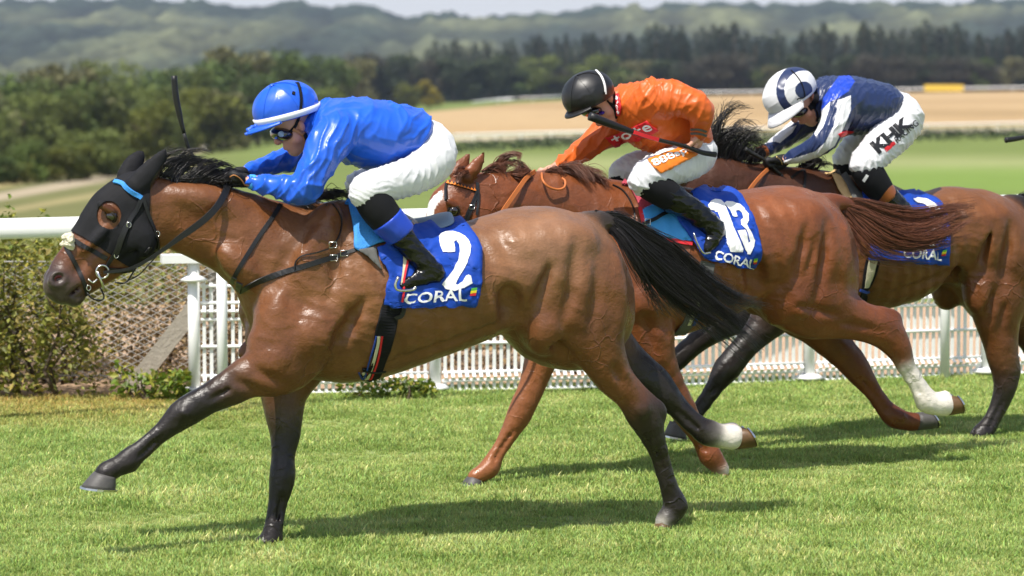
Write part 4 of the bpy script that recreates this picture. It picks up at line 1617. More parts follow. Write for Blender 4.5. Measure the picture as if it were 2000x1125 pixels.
def eyeball(fr, tree, px, py, r, parent):
    h, n = cast([tree], px, py)
    c = h - n * r * .34
    V, F = [], []
    for i in range(9):
        for j in range(16):
            a, b = math.pi * i / 8, 2 * math.pi * j / 16
            V.append(c + r * np.array([math.sin(a) * math.cos(b), math.sin(a) * math.sin(b), math.cos(a)]))
    for i in range(8):
        for j in range(16):
            F.append((i * 16 + j, i * 16 + (j + 1) % 16, i * 16 + 16 + (j + 1) % 16, i * 16 + 16 + j))
    e = mk('eye', V, F, M['eye'], parent)
    t = fr.A * 1.0
    u = t - n * (t @ n)
    u /= np.linalg.norm(u)
    v = np.cross(n, u)
    pts = [h + n * .001 + u * r * 1.02 * math.cos(a) + v * r * .86 * math.sin(a) for a in np.linspace(0, 2 * math.pi, 22)[:-1]]
    V, F = tube(pts, r * .2, 7, True)
    mk('eyelid', V, F, M['eyelid'], e)

M['eyelid'] = simple('eyelid', (.016, .010, .007), .4, .4)

BAY, BLACK, GREYM, WHITE = (.145, .053, .018), (.0145, .0105, .009), (.052, .036, .031), (.68, .63, .55)
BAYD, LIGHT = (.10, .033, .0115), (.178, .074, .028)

# ---- the leading bay
H1 = empty('race_horse', FR1.Q, 'bay race horse in black hood and number 2 cloth, nearest and leading the field', 'horse')
trunk1 = [
    ([(117, 558, 31, .80, 0, GREYM), (133, 546, 41, .70, 0, GREYM), (152, 530, 48, .58, 0, BAYD), (182, 503, 58, .52, 0, BAY), (215, 468, 71, .50, 0, BAY), (250, 432, 80, .50, 0, BAY), (276, 402, 66, .55, 0, BAY)], .02, BAY),
    ([(276, 405, 60, .56), (302, 414, 66, .55), (340, 418, 62, .56), (385, 430, 69, .56), (432, 446, 77, .60), (485, 468, 86, .70), (540, 498, 101, .72), (590, 525, 122, .74)], .025, BAY),
    ([(560, 592, 68, 1.05), (590, 618, 96, .86), (608, 645, 96, .88)], .04, BAY),
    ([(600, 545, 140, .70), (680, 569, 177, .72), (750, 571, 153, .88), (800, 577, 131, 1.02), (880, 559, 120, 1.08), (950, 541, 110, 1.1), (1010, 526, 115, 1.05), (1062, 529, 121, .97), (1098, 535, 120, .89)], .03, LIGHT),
    ([(1085, 560, 122, .92), (1105, 590, 126, .84), (1135, 610, 100, .84)], .06, BAY),
    ([(1140, 440, 25, 1.0, 0, BLACK), (1170, 430, 16, 1.0, 0, BLACK), (1200, 438, 14, 1, 0, BLACK)], .03, BLACK),
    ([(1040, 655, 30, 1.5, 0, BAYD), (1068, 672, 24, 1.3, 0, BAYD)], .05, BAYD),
]
ear1 = [([(268, 362, 20, .8, .055), (295, 335, 17, .55, .065), (312, 312, 9, .5, .07), (322, 296, 2, .6, .075)], .015, BLACK),
        ([(250, 345, 18, .8, -.055), (262, 322, 14, .55, -.06), (270, 308, 8, .5, -.065), (275, 300, 2, .6, -.07)], .015, BLACK)]
limbs1 = [
    # near fore, stretched forward
    ([(575, 655, 92, .62, .13, BAY), (545, 705, 66, .72, .15, BAY), (520, 725, 47, .85, .15, BAY), (482, 737, 38, .8, .145, (.12, .05, .02)), (448, 758, 33, .8, .14, (.045, .025, .015)), (410, 777, 27, .85, .13, BLACK),
      (374, 798, 27, .85, .12, BLACK), (350, 814, 25, .85, .12, BLACK), (321, 840, 17.5, .8, .12, BLACK), (290, 866, 15.5, .8, .12, BLACK), (268, 885, 16, .8, .12, BLACK), (250, 900, 20, .85, .12, BLACK), (232, 910, 15.5, .9, .12, BLACK), (214, 919, 17, .95, .12, BLACK), (204, 926, 18, 1.0, .12, BLACK)], .022, BLACK),
    ([(568, 735, 20, .7, .15, BAY), (555, 745, 15, .7, .15, BAY)], .03, BAY),
    ([(300, 868, 9, .8, .12, BLACK), (268, 897, 8, .8, .12, BLACK), (258, 912, 8, .8, .12, BLACK)], .02, BLACK),
    # far fore, on the ground
    ([(590, 660, 85, .6, -.13, BAY), (565, 725, 60, .7, -.12, BAY), (554, 765, 43, .85, -.11, (.11, .045, .02)), (555, 808, 35, .85, -.09, (.05, .03, .016)), (557, 850, 27, .85, -.07, BLACK), (553, 890, 21.5, .85, -.05, BLACK),
      (552, 922, 22.5, .9, -.04, BLACK), (550, 945, 20, .85, -.03, BLACK), (545, 970, 17, .8, -.02, BLACK), (538, 1010, 16, .8, -.01, BLACK), (532, 1042, 17, .85, 0, BLACK), (529, 1058, 20, .9, 0, BLACK), (516, 1065, 15, .95, 0, BLACK), (508, 1068, 15, 1, 0, BLACK)], .022, BLACK),
    # near hind, on the ground
    ([(1120, 600, 100, .6, .13, BAY), (1148, 640, 68, .66, .14, BAY), (1178, 697, 45, .8, .14, BAY), (1200, 738, 35, .85, .13, BAY), (1228, 767, 30, .75, .12, (.13, .048, .018)), (1254, 803, 33, .7, .11, (.03, .017, .012)), (1268, 834, 27, .75, .1, BLACK),
      (1285, 880, 17.5, .75, .09, BLACK), (1298, 923, 15.5, .75, .08, BLACK), (1311, 965, 17, .8, .07, BLACK), (1320, 990, 21, .9, .06, BLACK), (1310, 1005, 16, .95, .06, BLACK), (1303, 1013, 16, 1, .06, BLACK), (1296, 1022, 16, 1, .06, WHITE)], .022, BLACK),
    ([(1240, 770, 14, .7, .12, BAYD), (1283, 797, 13, .7, .11, BLACK), (1288, 815, 10, .7, .1, BLACK)], .03, BLACK),
    # far hind, lifted
    ([(1130, 610, 90, .6, -.13, BAY), (1175, 670, 60, .65, -.13, (.1, .04, .018)), (1225, 715, 44, .7, -.13, (.03, .018, .012)), (1268, 744, 36, .7, -.12, BLACK), (1284, 758, 32, .7, -.12, BLACK), (1303, 775, 25, .75, -.11, BLACK), (1320, 791, 20.5, .75, -.11, BLACK),
      (1350, 822, 19, .75, -.1, BLACK), (1372, 840, 20, .8, -.1, BLACK), (1385, 846, 23, .9, -.1, BLACK), (1395, 849, 20, .95, -.1, BLACK), (1404, 851, 19, .95, -.1, WHITE), (1425, 853, 21, 1, -.1, WHITE), (1432, 853, 22, 1, -.1, WHITE)], .022, BLACK),
    ([(1412, 842, 12, 1, -.1, WHITE), (1430, 836, 11, 1, -.1, (.6, .45, .4))], .015, WHITE),
]
extra1 = [
    ((610, 500, 46, 112, .15, .09, 24), dict(k=.035, col=BAY, sym=True)),          # shoulder blade
    ((630, 630, 78, 62, .17, .105, -10), dict(k=.035, col=BAY, sym=True)),         # triceps
    ((546, 615, 46, 60, .15, .09, 10), dict(k=.035, col=BAY, sym=True)),           # point of shoulder
    ((532, 662, 36, 46, .085, .08, 0), dict(k=.03, col=BAY, sym=True)),            # breast
    ((648, 690, 13, 62, .30, .045, 22), dict(k=.028, op='-', sym=True)),           # crease behind the elbow
    ((668, 590, 12, 75, .315, .03, 12), dict(k=.028, op='-', sym=True)),           # crease behind the triceps
    ((560, 560, 10, 70, .245, .03, -20), dict(k=.028, op='-', sym=True)),
    ((985, 590, 34, 62, .36, .085, -12), dict(k=.035, op='-', sym=True)),          # flank hollow
    ((1020, 482, 36, 24, .17, .085, 20), dict(k=.05, col=LIGHT, sym=True)),         # hip bone
    ((1085, 490, 90, 58, .13, .125, -14), dict(k=.035, col=LIGHT, sym=True)),      # gluteal
    ((1165, 580, 58, 112, .12, .115, 6), dict(k=.035, col=BAY, sym=True)),         # biceps femoris
    ((1075, 610, 52, 86, .155, .105, 16), dict(k=.035, col=BAY, sym=True)),        # quadriceps
    ((1122, 600, 9, 92, .305, .035, 12), dict(k=.028, op='-', sym=True)),          # crease between them
    ((1190, 712, 10, 42, .215, .02, -20), dict(k=.03, op='-')),
    ((400, 445, 70, 12, .145, .03, 24), dict(k=.028, op='-', sym=True)),           # jugular groove
    ((405, 392, 80, 28, .05, .062, 12), dict(k=.06, col=BAY, sym=True)),          # crest muscle
    ((470, 520, 60, 34, .10, .07, 45), dict(k=.03, col=BAY, sym=True)),
    ((265, 458, 36, 42, .06, .05, 0), dict(k=.03, col=BAY, sym=True)),            # cheek
    ((210, 408, 22, 9, .088, .012, 30), dict(k=.02, col=BAYD, sym=True)),         # brow
    ((185, 470, 40, 9, .075, .02, -46), dict(k=.025, col=BAY, sym=True)),         # face crest
    ((195, 440, 26, 10, .105, .02, -46), dict(k=.02, op='-', sym=True)),
    ((113, 544, 21, 18, .052, .03, -30), dict(k=.015, col=GREYM, sym=True)),      # nostril rim
    ((115, 545, 14, 11, .085, .035, -30), dict(k=.008, op='-', sym=True)),        # nostril
    ((145, 572, 24, 4, .07, .05, -38), dict(k=.01, op='-', sym=True)),            # mouth
    ((150, 585, 18, 11, .0, .045, -30), dict(k=.015, col=GREYM)),                 # lower lip
    ((120, 580, 16, 13, .0, .05, 0), dict(k=.015, col=GREYM)),
    ((362, 806, 13, 13, .168, .02, 0), dict(k=.02, col=BLACK)),
    ((1255, 800, 16, 18, .16, .02, 0), dict(k=.02, col=BLACK)),
    ((1249, 772, 7, 30, .168, .028, 42), dict(k=.02, op='-')),                    # hollow before the hock tendon
    ((1249, 772, 7, 30, .075, .028, 42), dict(k=.02, op='-')),
    ((1268, 735, 6, 24, -.075, .03, 48), dict(k=.02, op='-')),
    ((1272, 852, 8, 10, .135, .015, 0), dict(k=.02, op='-')),
    ((336, 826, 9, 7, .158, .014, 40), dict(k=.015, op='-')),                     # below the knee
    ((392, 792, 9, 9, .165, .013, 40), dict(k=.015, op='-')),
    ((237, 910, 7, 8, .15, .012, 40), dict(k=.012, op='-')),                      # pastern
    ((1388, 856, 6, 10, -.05, .014, 10), dict(k=.012, op='-')),
]
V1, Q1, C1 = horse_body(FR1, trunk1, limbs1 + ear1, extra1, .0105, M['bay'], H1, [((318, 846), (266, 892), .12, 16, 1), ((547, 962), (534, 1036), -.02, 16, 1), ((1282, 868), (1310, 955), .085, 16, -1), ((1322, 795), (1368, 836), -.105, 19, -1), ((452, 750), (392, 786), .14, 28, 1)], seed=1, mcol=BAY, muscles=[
    (618, 655, 62, 46, .020, -20, .03), (548, 700, 40, 26, .010, -25, .03), (1082, 486, 82, 46, .010, -14, .04), (1070, 642, 28, 34, .016, 10, .03), (1200, 590, 24, 88, .010, 4, .03), (282, 470, 22, 30, .008, 0, .02),
    (672, 664, 13, 74, -.030, 26), (664, 500, 9, 72, -.012, 14), (556, 512, 9, 104, -.014, 33), (1004, 618, 20, 56, -.028, -16), (1163, 600, 7, 98, -.012, 6), (1100, 690, 9, 46, -.014, -40),
    (880, 668, 86, 6, -.008, -18), (1120, 540, 8, 90, -.010, 10), (1052, 585, 8, 60, -.010, 20), (520, 735, 40, 5, -.008, 30), (470, 748, 44, 4, -.007, 28),
    (1215, 745, 5, 30, -.008, -30), (250, 500, 30, 5, -.006, -40), (175, 500, 26, 5, -.006, -44), (158, 520, 5, 16, -.005, 20)])
W1 = FR1.w(V1)
# pigment: paler croup and dusty quarters, darker lower face
px1 = project(W1)
f = np.exp(-((px1[:, 0] - 1060) / 120) ** 2 - ((px1[:, 1] - 470) / 75) ** 2)
C1 = C1 * (1 - .0 * f[:, None]) + f[:, None] * np.array([.075, .058, .042]) * .8
mk('body', W1, Q1, M['bay'], H1, cols=C1)
T1 = bvh(W1, Q1)
eyeball(FR1, T1, 216, 423, .026, H1)
h_, n_ = cast([T1], 115, 545)
MB().tube([h_ - n_ * .004 + FR1.A * (.02 * math.cos(a)) + np.array([0, 0, .015 * math.sin(a)]) for a in np.linspace(0, 6.28, 13)[:-1]], .01, 6, True).mk('nostril_lining', M['nostril'], H1)
hoof(FR1, (184, 921), (228, 932), (159, 950), (230, 955), .12, .062, M['hoof_dark'], H1)
hoof(FR1, (497, 1066), (525, 1074), (487, 1082), (524, 1086), 0, .058, M['hoof_dark'], H1)
hoof(FR1, (1284, 1018), (1308, 1028), (1274, 1034), (1306, 1037), .06, .055, M['hoof_striped'], H1)
hoof(FR1, (1436, 878), (1441, 833), (1474, 873), (1452, 832), -.1, .06, M['hoof_striped'], H1)
P = lambda x, y, l=0.: FR1.pt(x, y, l)
strands('mane', [[P(296, 340, .02), P(312, 320, .01), P(345, 309, 0), P(392, 314, 0)], [P(320, 345, .03), P(340, 326, .02), P(375, 314, 0), P(420, 322, 0)],
                 [P(350, 351, .04), P(372, 334, .03), P(408, 322, .0), P(448, 332, 0)], [P(385, 354, .04), P(405, 342, .04), P(432, 332, .01), P(466, 344, 0)],
                 [P(415, 358, .04), P(432, 350, .05), P(455, 346, .03), P(482, 356, 0)], [P(450, 362, .04), P(466, 356, .05), P(490, 356, .03), P(515, 366, 0)]],
        850, M['hair_black'], H1, jit=.012, seg=9, seed=5, lenvar=.4)
strands('mane', [[P(520, 372, .0), P(548, 372, .03), P(580, 384, .06), P(612, 400, .08)], [P(590, 384, .0), P(610, 380, .03), P(640, 386, .05), P(670, 398, .06)], [P(640, 386, .0), P(655, 378, .02), P(676, 380, .04), P(694, 390, .05)]],
        300, M['hair_black'], H1, jit=.012, seg=8, seed=6, lenvar=.4)
tg = [[(1165, 418), (1210, 426), (1260, 456), (1320, 486), (1370, 533), (1430, 570), (1490, 574)],
      [(1166, 420), (1208, 430), (1258, 462), (1318, 500), (1372, 548), (1432, 588), (1495, 618)],
      [(1168, 422), (1206, 436), (1254, 474), (1312, 518), (1368, 566), (1432, 618), (1500, 672)],
      [(1170, 425), (1205, 442), (1250, 484), (1305, 532), (1362, 580), (1428, 636), (1500, 705)],
      [(1172, 430), (1206, 450), (1246, 496), (1296, 548), (1350, 594), (1412, 640), (1478, 692)],
      [(1176, 436), (1208, 458), (1240, 505), (1275, 550), (1315, 585), (1360, 612), (1420, 645)],
      [(1180, 442), (1212, 468), (1236, 512), (1255, 545), (1272, 575), (1285, 595), (1300, 612)]]
tl = [-.02, .0, .02, .05, .04, .07, .06]
strands('tail', [[P(x, y, l * min(1, i / 2)) for i, (x, y) in enumerate(g)] for g, l in zip(tg[:6], tl)], 1000, M['hair_black'], H1, jit=.013, seg=15, seed=8, lenvar=.35, r0=.0025)
strands('tail', [[P(x, y, l * min(1, i / 2)) for i, (x, y) in enumerate(g)] for g, l in zip(tg[5:], tl[5:])], 110, M['hair_black'], H1, jit=.014, seg=12, seed=9, lenvar=.5)

# ---- the chestnut behind it
CH, CHD, CHL = (.165, .048, .0145), (.115, .031, .0095), (.185, .058, .018)
CHG = (.24, .085, .03)
H2 = empty('race_horse', FR2.Q, 'chestnut race horse with white blaze and one white sock, carrying number 13', 'horse')
trunk2 = [
    ([(848, 522, 26, .75), (855, 492, 32, .7), (868, 455, 42, .62), (886, 420, 56, .58), (905, 402, 58, .58), (930, 385, 46, .62)], .02, CH),
    ([(925, 392, 48, .62), (965, 400, 62, .58), (1020, 405, 68, .58), (1090, 415, 77, .62), (1150, 436, 88, .68), (1205, 462, 105, .72), (1240, 480, 118, .74)], .03, CH),
    ([(1150, 560, 80, 1.0), (1180, 580, 92, .9), (1210, 590, 85, .9)], .05, CH),
    ([(1225, 485, 118, .72), (1290, 508, 146, .76), (1340, 506, 134, .9), (1385, 500, 122, .98), (1440, 486, 110, 1.05), (1495, 478, 109, 1.04), (1540, 479, 112, .97), (1555, 486, 110, .92)], .03, CHL),
    ([(1550, 500, 110, .95), (1562, 530, 110, .86), (1580, 555, 92, .86)], .06, CH),
    ([(1600, 398, 22, 1.0), (1632, 395, 14, 1.0), (1660, 400, 12, 1)], .03, CHD),
]
limbs2 = [
    ([(912, 345, 15, .8, .05), (930, 324, 13, .55, .06), (941, 306, 7, .5, .065), (946, 296, 2, .6, .065)], .012, CH),
    ([(890, 340, 15, .8, -.05), (904, 322, 13, .55, -.055), (912, 308, 7, .5, -.06), (917, 299, 2, .6, -.06)], .012, CH),
    # near fore, trailing on the ground
    ([(1240, 560, 78, .62, .13), (1258, 610, 62, .7, .14), (1266, 650, 52, .75, .15), (1278, 692, 40, .85, .15), (1304, 745, 30, .85, .14), (1334, 800, 25, .9, .13), (1352, 832, 19, .85, .13), (1370, 862, 16, .8, .12), (1386, 888, 21, .9, .12), (1402, 908, 15, .95, .12, CH), (1410, 920, 14, 1, .12, WHITE)], .02, CH),
    # far fore, leading on the ground
    ([(1160, 570, 70, .62, -.13), (1110, 625, 55, .7, -.14), (1080, 662, 42, .8, -.13), (1060, 692, 33, .85, -.13, CHG), (1048, 730, 27.5, .85, -.13, CHG), (1034, 766, 24, .85, -.12, CHG), (1015, 808, 23.5, .9, -.12, CHG), (1002, 833, 18.5, .85, -.12, CHG), (983, 866, 14.5, .8, -.12, CHG), (967, 892, 14.5, .8, -.12, CHG), (956, 914, 18, .9, -.12, CHG), (938, 926, 13.5, .95, -.12, CHG), (926, 932, 13.5, 1, -.12, CHG)], .02, CH),
    # near hind, lifted, white sock
    ([(1565, 560, 98, .62, .12), (1600, 590, 72, .65, .13), (1650, 616, 45, .7, .13), (1690, 631, 35, .75, .13), (1728, 646, 35, .7, .12), (1752, 676, 26, .75, .12), (1764, 700, 18.5, .75, .12, CH), (1769, 714, 17, .75, .12, WHITE), (1795, 756, 16.5, .75, .12, WHITE), (1810, 783, 21, .85, .12, WHITE), (1830, 790, 18, .95, .12, WHITE), (1846, 791, 21, 1, .12, WHITE)], .02, CH),
    ([(1828, 778, 11, 1, .12, WHITE), (1846, 774, 11, 1, .12, WHITE)], .012, WHITE),
    ([(1700, 612, 14, .7, .12), (1742, 618, 11, .7, .12), (1752, 630, 9, .7, .12)], .03, CHD),
    # far hind, lifted
    ([(1550, 575, 80, .6, -.12), (1586, 626, 44, .8, -.13), (1620, 663, 34, .8, -.13), (1660, 704, 28, .7, -.12), (1682, 733, 23.5, .75, -.12), (1705, 765, 16.5, .75, -.12), (1728, 797, 16.5, .75, -.12), (1748, 815, 20, .9, -.12), (1770, 822, 16, .95, -.12), (1786, 824, 18, 1, -.12)], .02, CHD),
]
extra2 = [
    ((1235, 490, 40, 98, .15, .09, 24), dict(k=.035, col=CH, sym=True)),
    ((1262, 580, 62, 56, .17, .10, -10), dict(k=.035, col=CH, sym=True)),
    ((1475, 545, 30, 50, .36, .085, -12), dict(k=.035, op='-', sym=True)),
    ((1505, 434, 32, 22, .17, .085, 20), dict(k=.05, col=CHL, sym=True)),
    ((1550, 440, 72, 50, .13, .12, -14), dict(k=.035, col=CHL, sym=True)),
    ((1610, 515, 46, 92, .12, .11, 6), dict(k=.035, col=CH, sym=True)),
    ((1545, 555, 44, 72, .155, .10, 16), dict(k=.035, col=CH, sym=True)),
    ((1582, 540, 8, 80, .30, .035, 12), dict(k=.028, op='-', sym=True)),
    ((1050, 430, 66, 11, .135, .03, 10), dict(k=.028, op='-', sym=True)),
    ((882, 398, 18, 8, .085, .012, 30), dict(k=.02, col=CHD, sym=True)),
    ((935, 425, 30, 36, .06, .05, 0), dict(k=.03, col=CH, sym=True)),
    ((858, 440, 26, 9, .09, .02, -60), dict(k=.02, op='-', sym=True)),
    ((1706, 628, 26, 6, .165, .026, 12), dict(k=.02, op='-')),
    ((1758, 690, 8, 9, .158, .014, 30), dict(k=.015, op='-')),
    ((1640, 690, 22, 6, -.075, .028, -40), dict(k=.02, op='-')),
    ((1006, 836, 8, 8, -.075, .014, 0), dict(k=.015, op='-')),
    ((1030, 782, 8, 9, -.075, .014, 0), dict(k=.015, op='-')),
]
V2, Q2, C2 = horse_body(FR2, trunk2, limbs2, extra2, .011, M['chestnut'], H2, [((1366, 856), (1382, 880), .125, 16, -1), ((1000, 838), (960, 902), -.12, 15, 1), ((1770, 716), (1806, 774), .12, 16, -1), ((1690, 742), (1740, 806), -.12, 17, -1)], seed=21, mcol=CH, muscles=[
    (1555, 440, 66, 40, .010, -14, .04), (1560, 590, 28, 34, .014, 10, .03), (1640, 520, 22, 78, .010, 4, .03), (1262, 590, 52, 42, .014, -20, .03),
    (1486, 560, 18, 50, -.028, -16), (1608, 520, 7, 88, -.014, 8), (1560, 520, 7, 76, -.012, 14), (1420, 590, 70, 6, -.008, -18), (1620, 612, 46, 6, -.012, 14), (1270, 660, 6, 40, -.010, -18), (1110, 430, 60, 7, -.010, 14), (1690, 640, 34, 5, -.008, 12)])
W2 = FR2.w(V2)
p2 = project(W2)
blaze = in_poly(p2, [(834, 430), (833, 405), (838, 395), (846, 384), (858, 374), (862, 372), (864, 384), (858, 394), (850, 405), (845, 425), (842, 440)])
C2[blaze] = (.78, .76, .72)
mk('body', W2, Q2, M['chestnut'], H2, cols=C2)
T2 = bvh(W2, Q2)
eyeball(FR2, T2, 886, 412, .026, H2)
hoof(FR2, (1402, 922), (1424, 927), (1396, 936), (1424, 938), .12, .055, M['hoof_striped'], H2)
hoof(FR2, (916, 929), (942, 940), (904, 944), (940, 949), -.12, .055, M['hoof_dark'], H2)
hoof(FR2, (1846, 812), (1851, 769), (1877, 807), (1862, 770), .12, .06, M['hoof_striped'], H2)
hoof(FR2, (1786, 841), (1792, 803), (1828, 836), (1812, 803), -.12, .06, M['hoof_dark'], H2)
P = lambda x, y, l=0.: FR2.pt(x, y, l)
strands('mane', [[P(940, 338, .03), P(955, 330, .03), P(972, 328, .04), P(990, 338, .06), P(1002, 356, .08)], [P(965, 336, .0), P(972, 318, .0), P(992, 307, .0), P(1016, 306, .02), P(1018, 318, .04)],
                 [P(985, 338, .0), P(992, 318, .0), P(1008, 308, .0), P(1018, 312, .02), P(1008, 326, .04)], [P(995, 338, .02), P(1003, 345, .06), P(1015, 352, .08), P(1030, 345, .06), P(1034, 330, .03)],
                 [P(1010, 338, .02), P(1018, 326, .02), P(1028, 322, .02), P(1036, 334, .05), P(1030, 350, .08)]], 420, M['hair_red'], H2, jit=.008, seg=10, seed=15, lenvar=.3, r0=.002)
strands('mane', [[P(1060, 340, 0), P(1068, 333, .02), P(1085, 333, .04), P(1100, 345, .08), P(1108, 362, .1)], [P(1085, 340, 0), P(1095, 330, .02), P(1112, 328, .04), P(1130, 340, .08), P(1140, 358, .1)],
                 [P(1110, 344, 0), P(1120, 332, .02), P(1140, 328, .03), P(1160, 338, .07), P(1172, 354, .1)], [P(1135, 348, 0), P(1146, 338, .02), P(1162, 336, .04), P(1180, 346, .07), P(1190, 362, .1)]], 420, M['hair_red'], H2, jit=.012, seg=10, seed=16, lenvar=.4, r0=.002)
strands('forelock', [[P(918, 335, .0), P(908, 328, .05), P(894, 330, .07), P(882, 344, .06)], [P(922, 340, .02), P(914, 340, .07), P(902, 350, .09), P(892, 362, .08)]], 130, M['hair_red'], H2, jit=.006, seg=8, seed=17)
tg = [[(1632, 388), (1680, 392), (1730, 404), (1790, 412), (1850, 402), (1906, 404)], [(1632, 391), (1682, 400), (1732, 420), (1790, 430), (1850, 420), (1905, 410)],
      [(1634, 394), (1682, 410), (1730, 438), (1785, 450), (1845, 440), (1898, 418)], [(1636, 398), (1682, 424), (1728, 456), (1780, 470), (1840, 458), (1885, 430)], [(1638, 404), (1680, 440), (1715, 470), (1760, 485), (1820, 478), (1862, 455)], [(1640, 412), (1672, 450), (1695, 476), (1725, 492), (1770, 505), (1815, 520)]]
tl = [-.03, 0, .03, .06, .08, .08]
strands('tail', [[P(x, y, l * min(1, i / 2)) for i, (x, y) in enumerate(g)] for g, l in zip(tg[:5], tl)], 1100, M['hair_red'], H2, jit=.014, seg=13, seed=18, lenvar=.4, r0=.0026)
strands('tail', [[P(x, y, l * min(1, i / 2)) for i, (x, y) in enumerate(g)] for g, l in zip(tg[4:], tl[4:])], 160, M['hair_red'], H2, jit=.016, seg=12, seed=19, lenvar=.5)

# ---- the third horse
B3, B3D, B3L = (.13, .043, .0125), (.060, .020, .008), (.152, .056, .0165)
H3 = empty('race_horse', FR3.Q, 'dark-maned bay race horse at the back, its rump cut by the picture edge', 'horse')
trunk3 = [
    ([(1228, 518, 25, .75, 0, GREYM), (1238, 490, 31, .7, 0, B3D), (1256, 462, 40, .62, 0, B3D), (1282, 430, 52, .58, 0, B3D), (1310, 405, 52, .58, 0, B3D), (1335, 388, 44, .62, 0, B3D)], .02, B3D),
    ([(1330, 390, 45, .62), (1390, 365, 56, .6), (1450, 378, 61, .58), (1520, 396, 70, .62), (1590, 422, 89, .7), (1625, 440, 102, .74)], .03, B3D),
    ([(1540, 510, 70, 1.0), (1565, 530, 84, .9), (1595, 540, 80, .9)], .05, B3),
    ([(1612, 450, 104, .72), (1660, 470, 125, .8), (1700, 480, 124, .9), (1760, 483, 106, 1.04), (1810, 467, 87, 1.15), (1860, 458, 91, 1.1), (1910, 473, 98, 1.0), (1940, 490, 98, .95)], .03, B3L),
    ([(1945, 503, 94, 1.0), (1958, 530, 94, .9), (1965, 560, 84, .86)], .06, B3),
    ([(1972, 402, 22, 1.0, 0, BLACK), (2000, 402, 15, 1.0, 0, BLACK), (2030, 408, 13, 1, 0, BLACK)], .03, BLACK),
]
limbs3 = [
    ([(1322, 358, 13, .8, .05), (1338, 340, 11, .55, .06), (1350, 326, 2, .6, .065)], .012, B3D),
    ([(1305, 358, 13, .8, -.05), (1318, 340, 11, .55, -.06), (1328, 328, 2, .6, -.065)], .012, B3D),
    ([(1580, 545, 70, .62, .13, B3), (1550, 580, 55, .7, .14, B3), (1518, 606, 45, .8, .14, (.06, .03, .018)), (1484, 646, 30, .85, .14, (.03, .02, .016)), (1451, 682, 24, .85, .14, BLACK), (1421, 719, 26, .9, .14, BLACK), (1404, 743, 19, .85, .14, BLACK), (1375, 787, 14.5, .8, .13, BLACK), (1352, 816, 14, .8, .13, BLACK), (1340, 828, 17, .9, .13, BLACK), (1326, 832, 15, 1, .13, BLACK)], .02, BLACK),
    ([(1560, 545, 60, .62, -.13, B3D), (1490, 590, 42, .75, -.14, BLACK), (1440, 620, 31, .85, -.14, BLACK), (1400, 642, 25, .85, -.14, BLACK), (1360, 668, 21, .85, -.14, BLACK), (1326, 700, 20, .9, -.14, BLACK), (1308, 722, 14, .8, -.14, BLACK), (1282, 752, 13, .8, -.14, BLACK), (1262, 772, 16, .9, -.14, BLACK), (1250, 780, 14, 1, -.14, BLACK)], .02, BLACK),
    ([(1952, 560, 72, .66, .13, B3), (1947, 602, 53, .74, .14, B3), (1952, 650, 39, .72, .14, B3), (1958, 695, 32, .75, .14, (.12, .045, .016)), (1966, 728, 27.5, .75, .14, (.04, .02, .014)), (1961, 765, 21, .75, .14, BLACK), (1948, 800, 16, .75, .14, BLACK), (1932, 830, 16, .8, .14, BLACK), (1920, 846, 18, .9, .14, BLACK), (1910, 852, 15, 1, .14, BLACK)], .02, BLACK),
    ([(1960, 560, 70, .62, -.13, B3), (1990, 600, 46, .7, -.13, B3), (2012, 650, 33, .75, -.13, B3D), (2040, 700, 28, .75, -.13, BLACK), (2060, 730, 22, .75, -.13, BLACK), (2085, 770, 15, .75, -.13, BLACK), (2100, 800, 18, .9, -.13, BLACK), (2120, 806, 15, 1, -.13, BLACK)], .02, BLACK),
]
extra3 = [
    ((1615, 470, 38, 90, .15, .09, 24), dict(k=.035, col=B3, sym=True)),
    ((1635, 555, 56, 50, .17, .10, -10), dict(k=.035, col=B3, sym=True)),
    ((1846, 520, 24, 44, .36, .085, -12), dict(k=.035, op='-', sym=True)),
    ((1880, 428, 30, 20, .17, .085, 20), dict(k=.05, col=B3L, sym=True)),
    ((1925, 440, 64, 45, .13, .12, -14), dict(k=.035, col=B3L, sym=True)),
    ((1985, 515, 42, 84, .12, .11, 6), dict(k=.035, col=B3, sym=True)),
    ((1920, 550, 40, 66, .155, .10, 16), dict(k=.035, col=B3, sym=True)),
    ((1955, 545, 8, 72, .295, .035, 12), dict(k=.028, op='-', sym=True)),
]
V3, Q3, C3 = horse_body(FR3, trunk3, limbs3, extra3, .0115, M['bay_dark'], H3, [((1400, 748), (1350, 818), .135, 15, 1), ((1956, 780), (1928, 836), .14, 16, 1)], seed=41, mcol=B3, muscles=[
    (1920, 440, 58, 36, .010, -14, .04), (1925, 585, 26, 32, .014, 10, .03), (1900, 540, 20, 50, .008, 10, .03),
    (1858, 545, 16, 46, -.028, -16), (1965, 520, 7, 80, -.014, 8), (1915, 520, 7, 66, -.012, 14), (1790, 560, 60, 6, -.008, -18), (1930, 620, 6, 44, -.010, 10), (1640, 590, 10, 50, -.018, 24), (1958, 640, 5, 40, -.010, 5)])
W3 = FR3.w(V3)
mk('body', W3, Q3, M['bay_dark'], H3, cols=C3)
T3 = bvh(W3, Q3)
hoof(FR3, (1310, 822), (1338, 838), (1298, 850), (1340, 857), .13, .058, M['hoof_dark'], H3)
hoof(FR3, (1240, 775), (1262, 786), (1228, 794), (1262, 800), -.14, .056, M['hoof_dark'], H3)
hoof(FR3, (1902, 848), (1922, 856), (1894, 860), (1922, 864), .14, .056, M['hoof_dark'], H3)
hoof(FR3, (2120, 820), (2126, 790), (2150, 815), (2138, 788), -.13, .056, M['hoof_dark'], H3)
P = lambda x, y, l=0.: FR3.pt(x, y, l)
